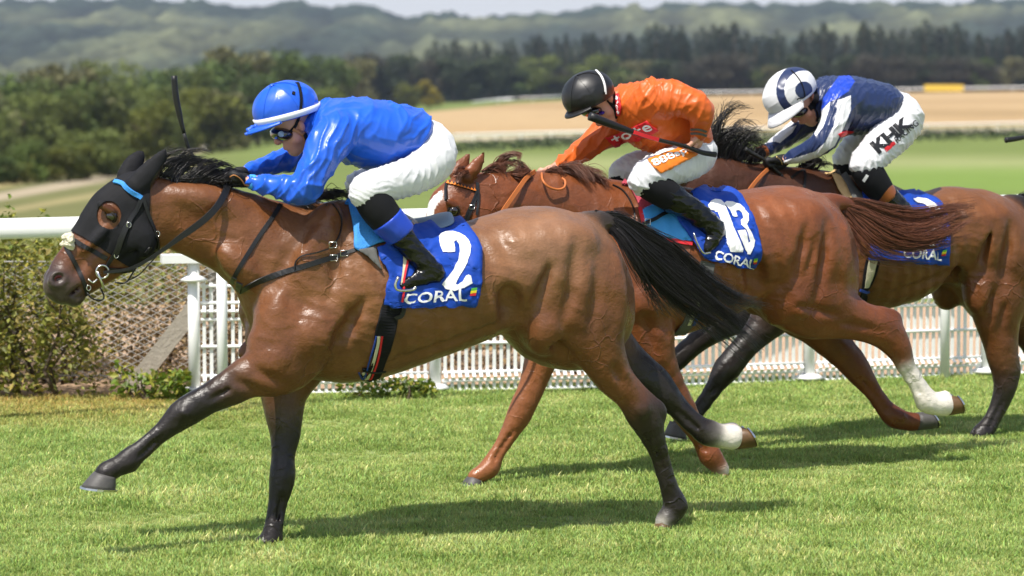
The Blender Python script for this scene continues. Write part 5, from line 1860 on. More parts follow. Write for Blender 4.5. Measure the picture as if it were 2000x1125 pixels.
strands('mane', [[P(1360, 322, 0), P(1372, 290, 0), P(1392, 262, 0), P(1425, 244, 0), P(1450, 246, 0)], [P(1385, 312, .01), P(1396, 282, .01), P(1415, 258, 0), P(1440, 246, 0), P(1470, 256, 0)],
                 [P(1412, 312, .02), P(1425, 284, .01), P(1442, 264, 0), P(1462, 258, 0), P(1482, 268, 0)], [P(1440, 316, .02), P(1452, 296, .01), P(1464, 280, 0), P(1478, 276, 0), P(1492, 286, 0)], [P(1470, 320, .02), P(1478, 310, .02), P(1486, 304, 0), P(1498, 302, 0), P(1508, 310, 0)]], 620, M['hair_black'], H3, jit=.022, seg=9, seed=25, lenvar=.55)
strands('mane', [[P(1560, 328, 0), P(1568, 318, .02), P(1582, 314, .03), P(1596, 322, .05)], [P(1590, 332, 0), P(1600, 318, .02), P(1612, 314, .03), P(1626, 322, .05)]], 200, M['hair_black'], H3, jit=.014, seg=8, seed=26, lenvar=.5)
strands('tail', [[P(1990, 392), P(2030, 388), P(2080, 400), P(2160, 430), P(2230, 470)], [P(1990, 400), P(2030, 404), P(2080, 424), P(2160, 460), P(2230, 500)], [P(1992, 408), P(2030, 418), P(2075, 446), P(2150, 490), P(2220, 540)]], 500, M['hair_black'], H3, jit=.03, seg=12, seed=28, lenvar=.4)
# ------------------------------------------------------------------ tack of the leading horse
HOOD_POLY = [(214, 340), (240, 318), (262, 290), (280, 292), (300, 292), (330, 285), (330, 300), (300, 344), (292, 358), (292, 426), (312, 490), (292, 518), (266, 526), (239, 514), (214, 496), (188, 479), (160, 462), (140, 452), (160, 405), (190, 365)]
def hood_keep(p, w, pad):
    if pad:
        lo, hi = np.array(HOOD_POLY).min(0) - 14, np.array(HOOD_POLY).max(0) + 14
        return ((p > lo) & (p < hi)).all(1)
    k = in_poly(p, HOOD_POLY)
    near = (w - FR1.Q) @ FR1.L
    return k & (((p[:, 0] - 213) / 23) ** 2 + ((p[:, 1] - 421) / 27) ** 2 > 1)
hood, HV, HF = shell('hood', W1, Q1, hood_keep, .004, .003, M['hood_cloth'], None, subdiv=2, label='black fabric hood with eye holes over the leading bay horse\'s head', cat='horse hood')
TH = BVHTree.FromPolygons([tuple(v) for v in HV], HF)
HEAD = [TH, T1]
bridle1 = empty('bridle', FR1.pt(200, 530), 'black leather bridle with blue browband, silver bit and sheepskin on the leading horse', 'bridle')
strap('cheek_strap', [(279, 384), (266, 410), (252, 433), (238, 464), (226, 490), (214, 508), (205, 522)], [.018, .02, .023, .018, .015], HEAD, FR1, .010, .006, M['black_leather'], bridle1)
strap('cheek_strap', [(272, 392), (258, 425), (246, 455), (236, 480), (226, 500)], [.011], HEAD, FR1, .011, .006, M['black_leather'], bridle1)
strap('browband', [(224, 357), (232, 358), (243, 362), (258, 373), (276, 387)], [.02], HEAD, FR1, .010, .008, M['pad_blue'], bridle1)
strap('throat_latch', [(280, 390), (289, 420), (301, 455), (306, 478), (305, 500), (296, 516)], [.015], HEAD, FR1, .010, .005, M['black_leather'], bridle1)
strap('noseband', [(146, 470), (162, 480), (180, 489), (195, 498), (208, 505)], [.02], HEAD, FR1, .005, .006, M['black_leather'], bridle1)
strap('noseband', [(129, 482), (138, 498), (147, 516), (155, 532), (163, 550), (170, 575)], [.018], HEAD, FR1, .005, .006, M['black_leather'], bridle1)
strap('curb_strap', [(205, 526), (225, 527), (245, 526), (262, 522)], [.026, .022, .014], HEAD, FR1, .012, .008, M['black_leather'], bridle1)
c0 = cast(HEAD, 198, 530)[0] + FR1.L * .022
ring = [c0 + FR1.A * (.026 * math.cos(a)) + np.array([0, 0, .027 * math.sin(a)]) for a in np.linspace(0, 2 * math.pi, 25)[:-1]]
mbit = MB().tube(ring, .0045, 7, True)
mbit.tube([FR1.pt(190, 530, .1), FR1.pt(196, 545, .1), FR1.pt(204, 566, .1)], [.006, .005, .006], 7)
mbit.tube(catmull([FR1.pt(172, 545, .085), FR1.pt(182, 552, .09), FR1.pt(190, 545, .09)], 8), .004, 6)
mbit.mk('bit', M['steel'], bridle1)
mbl = MB().tube(catmull([FR1.pt(170, 572, .06), FR1.pt(182, 584, .07), FR1.pt(198, 586, .07), FR1.pt(203, 578, .07), FR1.pt(196, 562, .08)], 16), .0035, 6)
mbl.tube(catmull([FR1.pt(225, 552, .06), FR1.pt(245, 552, .06), FR1.pt(258, 535, .07), FR1.pt(266, 520, .09)], 14), .004, 6)
mbl.tube(catmull([FR1.pt(250, 548, .06), FR1.pt(272, 536, .07), FR1.pt(292, 515, .09), FR1.pt(306, 500, .1)], 14), .003, 6)
mbl.mk('lead_loop', M['black_leather'], bridle1)
for (x, y) in ((171, 560), (226, 497), (252, 440), (303, 458), (262, 521)):
    h, n = cast(HEAD, x, y)
    MB().tube([h + n * .012 + FR1.A * (.009 * math.cos(a)) + np.array([0, 0, .011 * math.sin(a)]) for a in np.linspace(0, 2 * math.pi, 13)[:-1]], .0022, 5, True).mk('buckle', M['steel'], bridle1)
ss = SDF()
for i in range(16):
    a, r = random.uniform(0, 6.28), random.uniform(0, 1)
    ss.blob(FR1, 136 + 16 * r * math.cos(a), 474 + 12 * r * math.sin(a), random.uniform(6, 9), random.uniform(6, 8), random.uniform(-.02, .055), .02, 0, k=.01)
v, q, c = ss.mesh(.004, 1)
v = FR1.w(v)
mk('sheepskin', v + vnormals(v, q) * (snoise(v, 260, 4) * .003)[:, None], q, M['sheepskin'], bridle1)

def rein(name, pts, widths, mat, label, fr, trees=None):
    P_ = []
    for (x, y, l) in pts:                                  # keep it outside the neck
        h, n = cast(trees or [], x, y) if trees else (None, None)
        if h is not None:
            l = max(l, (h - fr.Q) @ fr.L + .014)
        P_.append((x, y, l))
    V, F = strap('r', P_, widths, [], fr, 0, .008, mat, 'raw', n=36)
    return mk(name, V, F, mat, None, smooth=False, label=label, cat='reins')
rein('rein', [(202, 532, .1), (232, 529, .11), (266, 521, .125), (316, 490, .14), (348, 466, .15), (380, 444, .155), (412, 418, .15), (434, 389, .12), (446, 360, .06), (452, 350, .02)], [.012, .013, .016, .028, .03, .03, .03], M['black_leather'], 'black rubber-grip rein from the leading horse\'s bit to the gloved hands', FR1, [T1])

breast = empty('breast_girth', FR1.pt(480, 560), 'black breast girth and neck strap across the leading bay\'s shoulder', 'harness')
strap('breast_strap', [(459, 573), (480, 562), (511, 547), (575, 526), (639, 506), (689, 490), (738, 473)], [.03, .027, .027, .024, .018, .018], [T1], FR1, .004, .005, M['black_leather'], breast)
strap('neck_strap', [(450, 560), (456, 545), (472, 515), (504, 465), (536, 419), (548, 400)], [.019], [T1], FR1, .004, .005, M['black_leather'], breast)
strap('tether', [(636, 390), (652, 402), (663, 420), (666, 440), (659, 465), (645, 484)], [.005], [T1], FR1, .004, .005, M['black_leather'], breast)
strap('tether', [(577, 527), (580, 512), (592, 500), (615, 494), (640, 486)], [.006], [T1], FR1, .008, .005, M['black_leather'], breast)
for x, y in ((672, 495), (650, 503), (648, 478)):
    h, n = cast([T1], x, y)
    MB().tube([h + n * .01 + FR1.A * (.016 * cx) + np.array([0, 0, .012 * cz]) for cx, cz in ((-1, -1), (1, -1), (1, 1), (-1, 1))], .0022, 5, True).mk('buckle', M['steel'], breast)

def wob(a, fx, fy, s=0):
    return lambda x, y: a * (math.sin(x * fx + y * fy + s) + .6 * math.sin(x * fy * 1.7 - y * fx * .8 + 2 * s)) + a + 1.1 * a * (1 - abs(math.sin(x * fx * .45 - y * fy * .9 + s + .6 * math.sin(y * .06)))) ** 3
# saddle cloths
pad1, PV, PF = drape('saddle_pad', [(674, 384), (680, 402), (686, 430), (690, 460), (692, 484), (700, 492), (715, 488), (735, 478), (770, 470), (800, 450), (800, 436), (760, 425), (720, 400), (700, 384)], [T1], FR1, .006, M['pad_blue'], None, thick=.012, l0=.1, label='bright blue mesh pad under the saddle of the leading horse', cat='saddle pad')
cloth1 = empty('number_cloth', FR1.pt(840, 600, .25), 'royal blue cloth with white number 2 on the leading horse', 'saddle cloth')
o_, CV1, CF1 = drape('cloth', [(806, 443), (836, 441), (864, 437), (892, 430), (903, 437), (915, 449), (924, 461), (932, 475), (937, 489), (938, 519), (940, 551), (933, 576), (925, 597), (890, 597), (853, 598), (820, 600), (787, 601), (766, 597), (747, 593), (753, 566), (759, 540), (754, 527), (747, 515), (740, 502), (736, 486), (759, 478), (785, 470), (795, 455)], [T1], FR1, .016, M['cloth_blue'], cloth1, thick=.004, step=7, l0=.12, wob=wob(.0035, .11, .05))
TC1 = BVHTree.FromPolygons([tuple(v) for v in CV1], CF1)
drape('grey_lining', [(700, 491), (716, 488), (734, 484), (737, 500), (743, 516), (748, 530), (730, 514)], [T1], FR1, .018, M['grey_felt'], cloth1, thick=.003)
two = [(857, 464), (862, 458), (872, 454.5), (884, 454), (897, 457), (908, 463), (916, 472), (920, 482), (918, 497), (912, 515), (902, 533), (892, 549), (888, 556), (893, 557), (903, 550), (909, 540), (914, 537), (918, 539), (921, 553), (906, 562), (887, 568), (870, 563), (863, 555), (870, 545), (884, 528), (894, 510), (897, 493), (895, 478), (890, 471), (886, 474), (888, 485), (888, 493), (864, 494), (859, 480)]
drape('numeral', two, [TC1, T1], FR1, .008, M['print_white'], cloth1, thick=0, step=6, smooth=True)
lettering('lettering', 'CORAL', [(787, 593), (912, 587), (908, 563), (790, 574)], [TC1, T1], FR1, .0085, M['print_white'], cloth1, shear=.12, bold=.012)
def flag(pts, trees, fr, parent, off=.009):
    (x, y, w, h) = pts
    for i, m in enumerate(('print_green', 'print_yellow', 'print_red')):
        a, b = y + h * i / 3, y + h * (i + 1) / 3
        drape('emblem', [(x + 2 - i, a), (x + w - i, a - 1), (x + w - 1 - i, b - 1), (x + 1 - i, b)], trees, fr, off, M[m], parent, thick=0, step=6, smooth=False)
flag((917, 563, 13, 15), [TC1, T1], FR1, cloth1)
ALL1 = [TC1, T1]
g1 = empty('girth', FR1.pt(740, 740), 'black girth with red, cream and blue stripes round the leading bay\'s belly', 'girth')
strap('girth_band', [(768, 588), (758, 622), (750, 660), (741, 700), (727, 738), (716, 752)], [.088, .092, .08, .072, .066], [T1], FR1, .005, .008, M['black_cloth'], g1)
for dx, w, m in ((-15, .007, 'blue_web'), (-8, .014, 'cream_web'), (-1, .009, 'print_red')):
    strap('stripe', [(744 + dx + 4, 655), (737 + dx + 3, 690), (729 + dx + 2, 722), (721 + dx, 746)], [w], [T1], FR1, .0105, .003, M[m], g1)
strap('keeper', [(714, 722), (730, 724), (752, 722)], [.012], [T1], FR1, .012, .004, M['black_leather'], g1)
strap('keeper', [(760, 598), (776, 597), (786, 599), (784, 615), (772, 620)], [.02], [T1], FR1, .014, .006, M['black_leather'], g1)
# saddle
def saddle(fr, pts, wide, mat, label, flap, tree, flap_mat):
    C_ = catmull([(x, y, r, w) for x, y, r, w in pts], 24)
    V_, F_, n = [], [], 28
    for i, (x, y, r, w) in enumerate(C_):
        c, sc = fr.loc(x, y)
        e = math.sqrt(max(.02, 1 - (2 * i / 23 - 1) ** 8))
        for j in range(n):
            a = 2 * math.pi * j / n
            ca, sa = math.cos(a), math.sin(a)
            V_.append(c + np.array([0, w * e * ca, (r * sc * e) * sa - .22 * w * abs(ca) ** 2]))
    for i in range(23):
        for j in range(n):
            F_.append((i * n + j, i * n + (j + 1) % n, (i + 1) * n + (j + 1) % n, (i + 1) * n + j))
    F_ += [tuple(range(n)), tuple(23 * n + j for j in range(n - 1, -1, -1))]
    v, q = np.array(V_), F_
    root = empty('racing_saddle', fr.pt(pts[0][0], pts[0][1]), label, 'saddle')
    mk('seat', fr.w(v), q, mat, root)
    drape('flap', flap, tree, fr, .022, flap_mat, root, thick=.006, l0=.15)
    return root
sad1 = saddle(FR1, [(750, 420, 9, .10), (775, 430, 8, .10), (800, 434, 7, .115), (835, 430, 7, .135), (862, 423, 7.5, .13), (882, 417, 6, .10)], .1, M['saddle'], 'small blue-grey racing saddle behind the blue jockey\'s knee', [(708, 425), (722, 448), (738, 470), (756, 480), (785, 472), (800, 448), (780, 432), (740, 422)], [T1], M['black_leather'])
strap('stirrup_leather', [(786, 470), (789, 500), (790, 530), (786, 556)], [.016], ALL1, FR1, .012, .004, M['cream_web'], sad1)
strap('stirrup_leather', [(791, 485), (794, 515), (790, 545), (783, 590)], [.009], ALL1, FR1, .014, .004, M['print_red'], sad1)
MB().tube(catmull([FR1.pt(778, 540, .36), FR1.pt(772, 556, .36), FR1.pt(778, 567, .36), FR1.pt(806, 566, .36), FR1.pt(812, 560, .36)], 14), .006, 7).mk('stirrup', M['steel'], sad1)

# ------------------------------------------------------------------ tack of the chestnut
br2 = empty('bridle', FR2.pt(935, 380), 'black bridle with orange toothed browband on the chestnut horse', 'bridle')
strap('browband', [(862, 354), (877, 357), (893, 361), (910, 366), (928, 372)], [.016], [T2], FR2, .005, .006, M['print_black'], br2)
tri_ = MB()
for i in range(11):
    t = i / 10
    x, y = 864 + 62 * t, 354 + 17 * t
    ps = [cast([T2], x - 3.2, y + 1.6), cast([T2], x + 3.2, y + 2.6), cast([T2], x, y - 3.2)]
    if all(p[0] is not None for p in ps):
        Vt = [p[0] + p[1] * .010 for p in ps] + [p[0] + p[1] * .006 for p in ps]
        tri_.add(Vt, [(0, 1, 2), (0, 3, 4, 1), (1, 4, 5, 2), (2, 5, 3, 0)])
tri_.mk('browband_teeth', M['print_orange'], br2, smooth=False)
strap('cheek_strap', [(932, 358), (931, 375), (926, 395), (918, 415), (912, 430)], [.016, .016, .02], [T2], FR2, .006, .006, M['black_leather'], br2)
strap('cheek_strap', [(930, 374), (920, 398), (912, 415), (906, 430)], [.009], [T2], FR2, .009, .005, M['black_leather'], br2)
strap('throat_latch', [(933, 372), (933, 395), (931, 420)], [.012], [T2], FR2, .01, .005, M['black_leather'], br2)
h, n = cast([T2], 922, 405)
MB().tube([h + n * .012 + FR2.A * (.012 * cx) + np.array([0, 0, .01 * cz]) for cx, cz in ((-1, -1), (1, -1), (1, 1), (-1, 1))], .002, 5, True).mk('buckle', M['steel'], br2)
rr = rein('rein', [(905, 520, .11), (945, 468, .13), (985, 408, .125), (1010, 372, .11), (1030, 345, .08), (1045, 335, .03)], [.022], M['orange_rein'], 'tan rubber rein along the chestnut horse\'s neck', FR2, [T2])
MB().tube(catmull([FR2.pt(1058, 338, .04), FR2.pt(1060, 352, .11), FR2.pt(1070, 364, .13), (FR2.pt(1088, 370, .13)), FR2.pt(1102, 366, .13), FR2.pt(1104, 354, .11), FR2.pt(1098, 348, .09)], 22), .006, 7).mk('rein_loop', M['orange_rein'], rr)
pad2 = empty('saddle_pad', FR2.pt(1290, 470, .25), 'light blue saddle pad with red trim on the chestnut horse', 'saddle pad')
drape('mesh_front', [(1217, 350), (1226, 348), (1262, 372), (1290, 398), (1262, 409), (1252, 414), (1240, 388), (1228, 366)], [T2], FR2, .008, M['pad_pink'], pad2, thick=.008, l0=.1)
drape('panel', [(1252, 412), (1270, 404), (1288, 398), (1320, 405), (1350, 420), (1360, 470), (1345, 472), (1300, 466), (1271, 460), (1259, 445)], [T2], FR2, .008, M['pad_light'], pad2, thick=.008, l0=.1)
strap('trim', [(1250, 408), (1254, 424), (1258, 442), (1268, 458), (1298, 467), (1350, 477)], [.02], [T2], FR2, .012, .008, M['print_red'], pad2)
cloth2 = empty('number_cloth', FR2.pt(1420, 520, .25), 'blue cloth with white number 13 on the chestnut horse', 'saddle cloth')
o_, CV2, CF2 = drape('cloth', [(1317, 420), (1330, 395), (1349, 381), (1372, 372), (1398, 371), (1427, 376), (1447, 389), (1457, 404), (1466, 420), (1473, 436), (1479, 452), (1482, 480), (1483, 506), (1467, 517), (1451, 526), (1432, 519), (1415, 513), (1389, 514), (1378, 505), (1368, 495), (1357, 482), (1346, 467), (1327, 442)], [T2], FR2, .02, M['cloth_blue'], cloth2, thick=.004, step=7, l0=.12, wob=wob(.0045, .10, .07, 1))
TC2 = BVHTree.FromPolygons([tuple(v) for v in CV2], CF2)
ALL2 = [TC2, T2]
drape('numeral', [(1381, 402), (1388, 394), (1396, 390.5), (1407, 392), (1414, 399), (1420, 415), (1432, 445), (1443, 470), (1450, 488), (1449, 492), (1437, 492), (1425, 491.5), (1417, 465), (1409, 437), (1402, 415), (1394, 413), (1384, 410)], ALL2, FR2, .008, M['print_white'], cloth2, thick=0, step=6)
drape('numeral', [(1413, 399), (1419, 395), (1430, 395.5), (1443, 400), (1454, 409), (1461, 420), (1461, 432), (1458, 440), (1466, 455), (1473, 470), (1471, 484), (1465, 496), (1459, 496), (1452, 484), (1446, 470), (1439, 451), (1455, 449), (1459, 462), (1461, 474), (1464, 472), (1461, 460), (1456, 448), (1448, 440), (1447, 431), (1451, 428), (1449, 418), (1442, 412), (1436, 413), (1440, 424), (1430, 424), (1424, 412)], ALL2, FR2, .0085, M['print_white'], cloth2, thick=0, step=6)
lettering('lettering', 'CORAL', [(1394, 506), (1471, 526), (1474, 507), (1397, 489)], ALL2, FR2, .009, M['print_white'], cloth2, shear=.1, bold=.02)
flag((1470, 504, 9, 10), ALL2, FR2, cloth2)
strap('cross_strap', [(1240, 447), (1265, 435), (1291, 422), (1321, 412), (1335, 405)], [.018], [T2], FR2, .024, .005, M['black_leather'], pad2)
h, n = cast([T2], 1262, 437)
MB().tube([h + n * .03 + FR2.A * (.014 * cx) + np.array([0, 0, .014 * cz]) for cx, cz in ((-1, -1), (1, -1), (1, 1), (-1, 1))], .0025, 5, True).mk('buckle', M['steel'], pad2)
strap('tether', [(1196, 362), (1215, 372), (1230, 392), (1239, 415), (1238, 432)], [.007], [T2], FR2, .005, .006, M['black_leather'], pad2)
g2 = empty('girth', FR2.pt(1360, 640), 'grey and black elastic girth round the chestnut horse', 'girth')
strap('girth_band', [(1382, 512), (1376, 545), (1364, 590), (1346, 628), (1326, 652)], [.075], [T2], FR2, .006, .008, M['grey_felt'], g2)
strap('stripe', [(1376, 550), (1360, 598), (1344, 632)], [.02], [T2], FR2, .012, .003, M['cream_web'], g2)
strap('stripe', [(1384, 552), (1370, 598), (1354, 632)], [.016], [T2], FR2, .012, .003, M['blue_web'], g2)
sad2 = saddle(FR2, [(1285, 380, 8, .09), (1315, 388, 6, .11), (1345, 385, 6, .13), (1366, 379, 5, .10)], .1, M['black_leather'], 'black racing saddle under the orange jockey', [(1285, 385), (1300, 400), (1330, 425), (1350, 440), (1365, 420), (1350, 385), (1315, 380)], [T2], M['black_leather'])
MB().tube(catmull([FR2.pt(1355, 455, .36), FR2.pt(1362, 475, .37), FR2.pt(1374, 494, .37), FR2.pt(1388, 493, .37)], 14), .005, 7).mk('stirrup', M['steel'], sad2)

# ------------------------------------------------------------------ tack of the third horse
pad3 = empty('saddle_pad', FR3.pt(1640, 390, .2), 'tan and grey felt pad at the withers of the rearmost horse', 'saddle pad')
drape('felt_edge', [(1616, 328), (1628, 330), (1640, 345), (1652, 364), (1664, 390), (1650, 392), (1636, 372), (1626, 350)], [T3], FR3, .01, M['tan_felt'], pad3, thick=.008, l0=.1)
drape('felt', [(1628, 330), (1640, 330), (1665, 362), (1690, 392), (1664, 392), (1650, 362)], [T3], FR3, .014, M['grey_felt'], pad3, thick=.008, l0=.1)
cloth3 = empty('number_cloth', FR3.pt(1780, 512, .25), 'blue cloth with a half-hidden white numeral on the rearmost horse', 'saddle cloth')
o_, CV3, CF3 = drape('cloth', [(1680, 366), (1695, 380), (1712, 390), (1752, 379), (1787, 377), (1804, 383), (1824, 394), (1839, 407), (1845, 424), (1849, 440), (1852, 472), (1849, 517), (1815, 515), (1779, 512), (1735, 509), (1696, 506), (1700, 484), (1694, 450), (1686, 410)], [T3], FR3, .018, M['cloth_blue'], cloth3, thick=.004, step=8, l0=.12, wob=wob(.004, .1, .06, 2))
TC3 = BVHTree.FromPolygons([tuple(v) for v in CV3], CF3)
ALL3 = [TC3, T3]
drape('numeral', [(1782, 390), (1790, 387), (1812, 391), (1826, 399), (1836, 412), (1838, 424), (1832, 450), (1826, 468), (1824, 481), (1810, 479), (1812, 460), (1818, 440), (1822, 425), (1816, 410), (1804, 400), (1790, 397)], ALL3, FR3, .009, M['print_white'], cloth3, thick=0, step=7)
lettering('lettering', 'CORAL', [(1763, 502), (1838, 509), (1838, 490), (1766, 482)], ALL3, FR3, .009, M['print_white'], cloth3, shear=.1, bold=.02)
flag((1838, 488, 10, 11), ALL3, FR3, cloth3)
g3 = empty('girth', FR3.pt(1685, 590), 'cream girth with blue keeper round the rearmost horse', 'girth')
strap('girth_band', [(1706, 506), (1700, 530), (1690, 562), (1680, 590), (1668, 606)], [.075, .07, .06], [T3], FR3, .006, .008, M['black_cloth'], g3)
strap('girth_strap', [(1706, 507), (1699, 535), (1690, 560)], [.045, .04, .03], [T3], FR3, .013, .004, M['cream_web'], g3)
strap('keeper', [(1676, 566), (1686, 569), (1698, 567)], [.014], [T3], FR3, .015, .004, M['blue_web'], g3)
sad3 = saddle(FR3, [(1695, 384, 8, .09), (1730, 387, 6, .11), (1760, 383, 6, .13), (1780, 379, 5, .10)], .1, M['saddle'], 'grey racing saddle under the navy and white jockey', [(1660, 345), (1680, 372), (1700, 395), (1730, 420), (1745, 400), (1720, 380), (1690, 350)], [T3], M['black_leather'])
rein('rein', [(1320, 480, .1), (1420, 420, .13), (1478, 352, .11), (1500, 330, .06)], [.02], M['orange_rein'], 'tan rein held in the black-gloved hands of the navy jockey', FR3, [T3])
strap('neck_strap', [(1566, 322), (1572, 340), (1570, 365), (1560, 400)], [.014], [T3], FR3, .006, .005, M['black_leather'], pad3)
# ------------------------------------------------------------------ jockeys
SKIN = (.56, .29, .2)
SKINR = (.5, .2, .14)

def garment(fr, chains, voxel, fold=None, k=.025, planes=(), blobs=()):
    s = SDF()
    for c in chains:
        s.chain(fr, c, k)
    for b in blobs:
        s.blob(fr, *b[0], **b[1])
    for a in planes:
        s.plane(*a)
    v, q, c = s.mesh(voxel, 2)
    n = -vnormals(v, q)
    if fold is not None:
        v = v + n * fold(v)[:, None]
    return fr.w(v), q

def fold_fn(seed, amp=1.0, d1=(1, .3, -.8), d2=(.4, 1, .5), f1=34, f2=52):
    def f(v):
        m1 = .5 + .5 * snoise(v, 9, seed + 1)
        m2 = .5 + .5 * snoise(v, 12, seed + 2)
        m3 = np.clip(snoise(v, 8, seed + 3) * 1.6 + .3, 0, 1)
        m4 = np.clip(snoise(v, 10, seed + 4) * 1.6 + .2, 0, 1)
        return amp * (.009 * folds(v, d1, f1, seed, .9) * m1 + .004 * folds(v, d2, f2, seed + 7, .9) * m2 + .0075 * folds(v, (d1[0] + .3, d1[1], d1[2] - .4), f1 * 2.3, seed + 11, .7) * m3
                      + .006 * folds(v, (d2[0] + .9, d2[1] * .3, -d2[2]), f2 * 1.5, seed + 13, .7) * m4
                      + .0045 * folds(v, (d1[0] - .2, d1[1] + .4, d1[2] + .5), f1 * 4.2, seed + 17, .6) * np.clip(snoise(v, 9, seed + 19) * 1.8, 0, 1) - .0065)
    return f

def refine_quads(W, Q, keep=None):
    """split every quad in four (for crisp colour edges)"""
    e = np.sort(np.concatenate([Q[:, [0, 1]], Q[:, [1, 2]], Q[:, [2, 3]], Q[:, [3, 0]]]), 1)
    u, inv = np.unique(e, axis=0, return_inverse=True)
    inv = inv.ravel()
    n, m = len(W), len(Q)
    V = np.vstack([W, (W[u[:, 0]] + W[u[:, 1]]) / 2, W[Q].mean(1)])
    e0, e1, e2, e3 = (n + inv[i * m:(i + 1) * m] for i in range(4))
    c = n + len(u) + np.arange(m)
    F = np.concatenate([np.stack([Q[:, 0], e0, c, e3], -1), np.stack([Q[:, 1], e1, c, e0], -1), np.stack([Q[:, 2], e2, c, e1], -1), np.stack([Q[:, 3], e3, c, e2], -1)])
    return V, F

def hand_chains(fr, wrist, palm, l, d, grip, s=1.0, sgn=1):
    """palm chain plus five fingers curling round a grip; d = unit direction (px) from wrist to knuckles, grip = px of the thing held"""
    wx, wy = wrist
    kx, ky = palm
    ch = [[(wx, wy, 12 * s, .8, l), ((wx + kx) / 2, (wy + ky) / 2, 14 * s, .75, l), (kx, ky, 13 * s, .8, l)]]
    px, py = -d[1], d[0]
    for i in range(4):
        lo = l + (i - 1.5) * .019
        f = (1.0, 1.08, 1.0, .82)[i]
        k0 = (kx + d[0] * 4 * s, ky + d[1] * 4 * s)
        k1 = (kx + (d[0] * 15 * f) * s + px * 3 * s * sgn, ky + (d[1] * 15 * f) * s + py * 3 * s * sgn)
        k2 = (kx + (d[0] * 16 * f) * s + px * 13 * s * sgn, ky + (d[1] * 16 * f) * s + py * 13 * s * sgn)
        k3 = (kx + (d[0] * 7) * s + px * 17 * s * sgn, ky + (d[1] * 7) * s + py * 17 * s * sgn)
        ch.append([(k0[0], k0[1], 4.6 * s, 1, lo), (k1[0], k1[1], 4.2 * s, 1, lo), (k2[0], k2[1], 4.0 * s, 1, lo), (k3[0], k3[1], 3.6 * s, 1, lo)])
    ch.append([((wx * .6 + kx * .4), (wy * .6 + ky * .4), 6 * s, 1, l + .025), (kx + px * 8 * s * sgn - d[0] * 2 * s, ky + py * 8 * s * sgn - d[1] * 2 * s, 5 * s, 1, l + .038), (kx + d[0] * 9 * s + px * 13 * s * sgn, ky + d[1] * 9 * s + py * 13 * s * sgn, 4.2 * s, 1, l + .034)])
    return ch

def helmet(fr, front, back, top, hw, root, mat, bandmat=None, peak=None, name='helmet', voxel=.006, seed=1, bm=None):
    A, s = fr.loc(*front)
    B, _ = fr.loc(*back)
    T, _ = fr.loc(*top)
    mid = (A + B) / 2
    ax = (B - A) / np.linalg.norm(B - A)
    up = np.array([-ax[2], 0, ax[0]])
    if up[2] < 0:
        up = -up
    ht = (T - mid) @ up
    ang = math.atan2(ax[2], ax[0])
    sd = SDF()
    half = np.linalg.norm(B - A) / 2
    lift = ht * .28
    sd.ell(mid + up * lift, (half * 1.04, hw, ht - lift), ang, .01)
    sd.plane(mid - up * .004, -up, .006)
    v, q, c = sd.mesh(voxel, 2)
    n = -vnormals(v, q)
    v = v + n * (.0016 * folds(v, (1, .6, -.4), 40, seed, 1.2) + .0008 * snoise(v, 30, seed))[:, None]
    h = mk(name, fr.w(v), q, mat, root)
    # peak: a curved bill growing out of the front of the rim
    if peak is not None:
        tip, _ = fr.loc(*peak)
        V, F, m = [], [], 15
        for i in range(m):
            a = -1.15 + 2.3 * i / (m - 1)
            e = mid + (-ax) * half * 1.0 * math.cos(a) + np.array([0, hw * 1.0 * math.sin(a), 0])
            o = e + (tip - A) * max(0, math.cos(a * 1.25)) ** .8 + np.array([0, .004 * math.sin(a), 0])
            for P_, dz in ((e + up * .006, 0), (o, 0), (o - up * .006, 0), (e - up * .006, 0)):
                V.append(P_)
        for i in range(m - 1):
            for j in range(4):
                F.append((i * 4 + j, i * 4 + (j + 1) % 4, i * 4 + 4 + (j + 1) % 4, i * 4 + 4 + j))
        mk('peak', fr.w(np.array(V)), F, bm or mat, h)
    if bandmat is not None:
        V, F, m = [], [], 40
        for i in range(m):
            a = 2 * math.pi * i / m
            for u, g in ((.0, 1.03), (.026, 1.075)):
                V.append(mid + ax * half * g * math.cos(a) + np.array([0, hw * (g - .04) * math.sin(a), 0]) + up * (u + .001))
        for i in range(m):
            k = (i + 1) % m
            F.append((i * 2, k * 2, k * 2 + 1, i * 2 + 1))
        ob = mk('hat_band', fr.w(np.array(V)), F, bandmat, h)
        solidify(ob, .003, 0)
    return h, bvh(fr.w(v), q), (mid, ax, up, half, hw, ht)

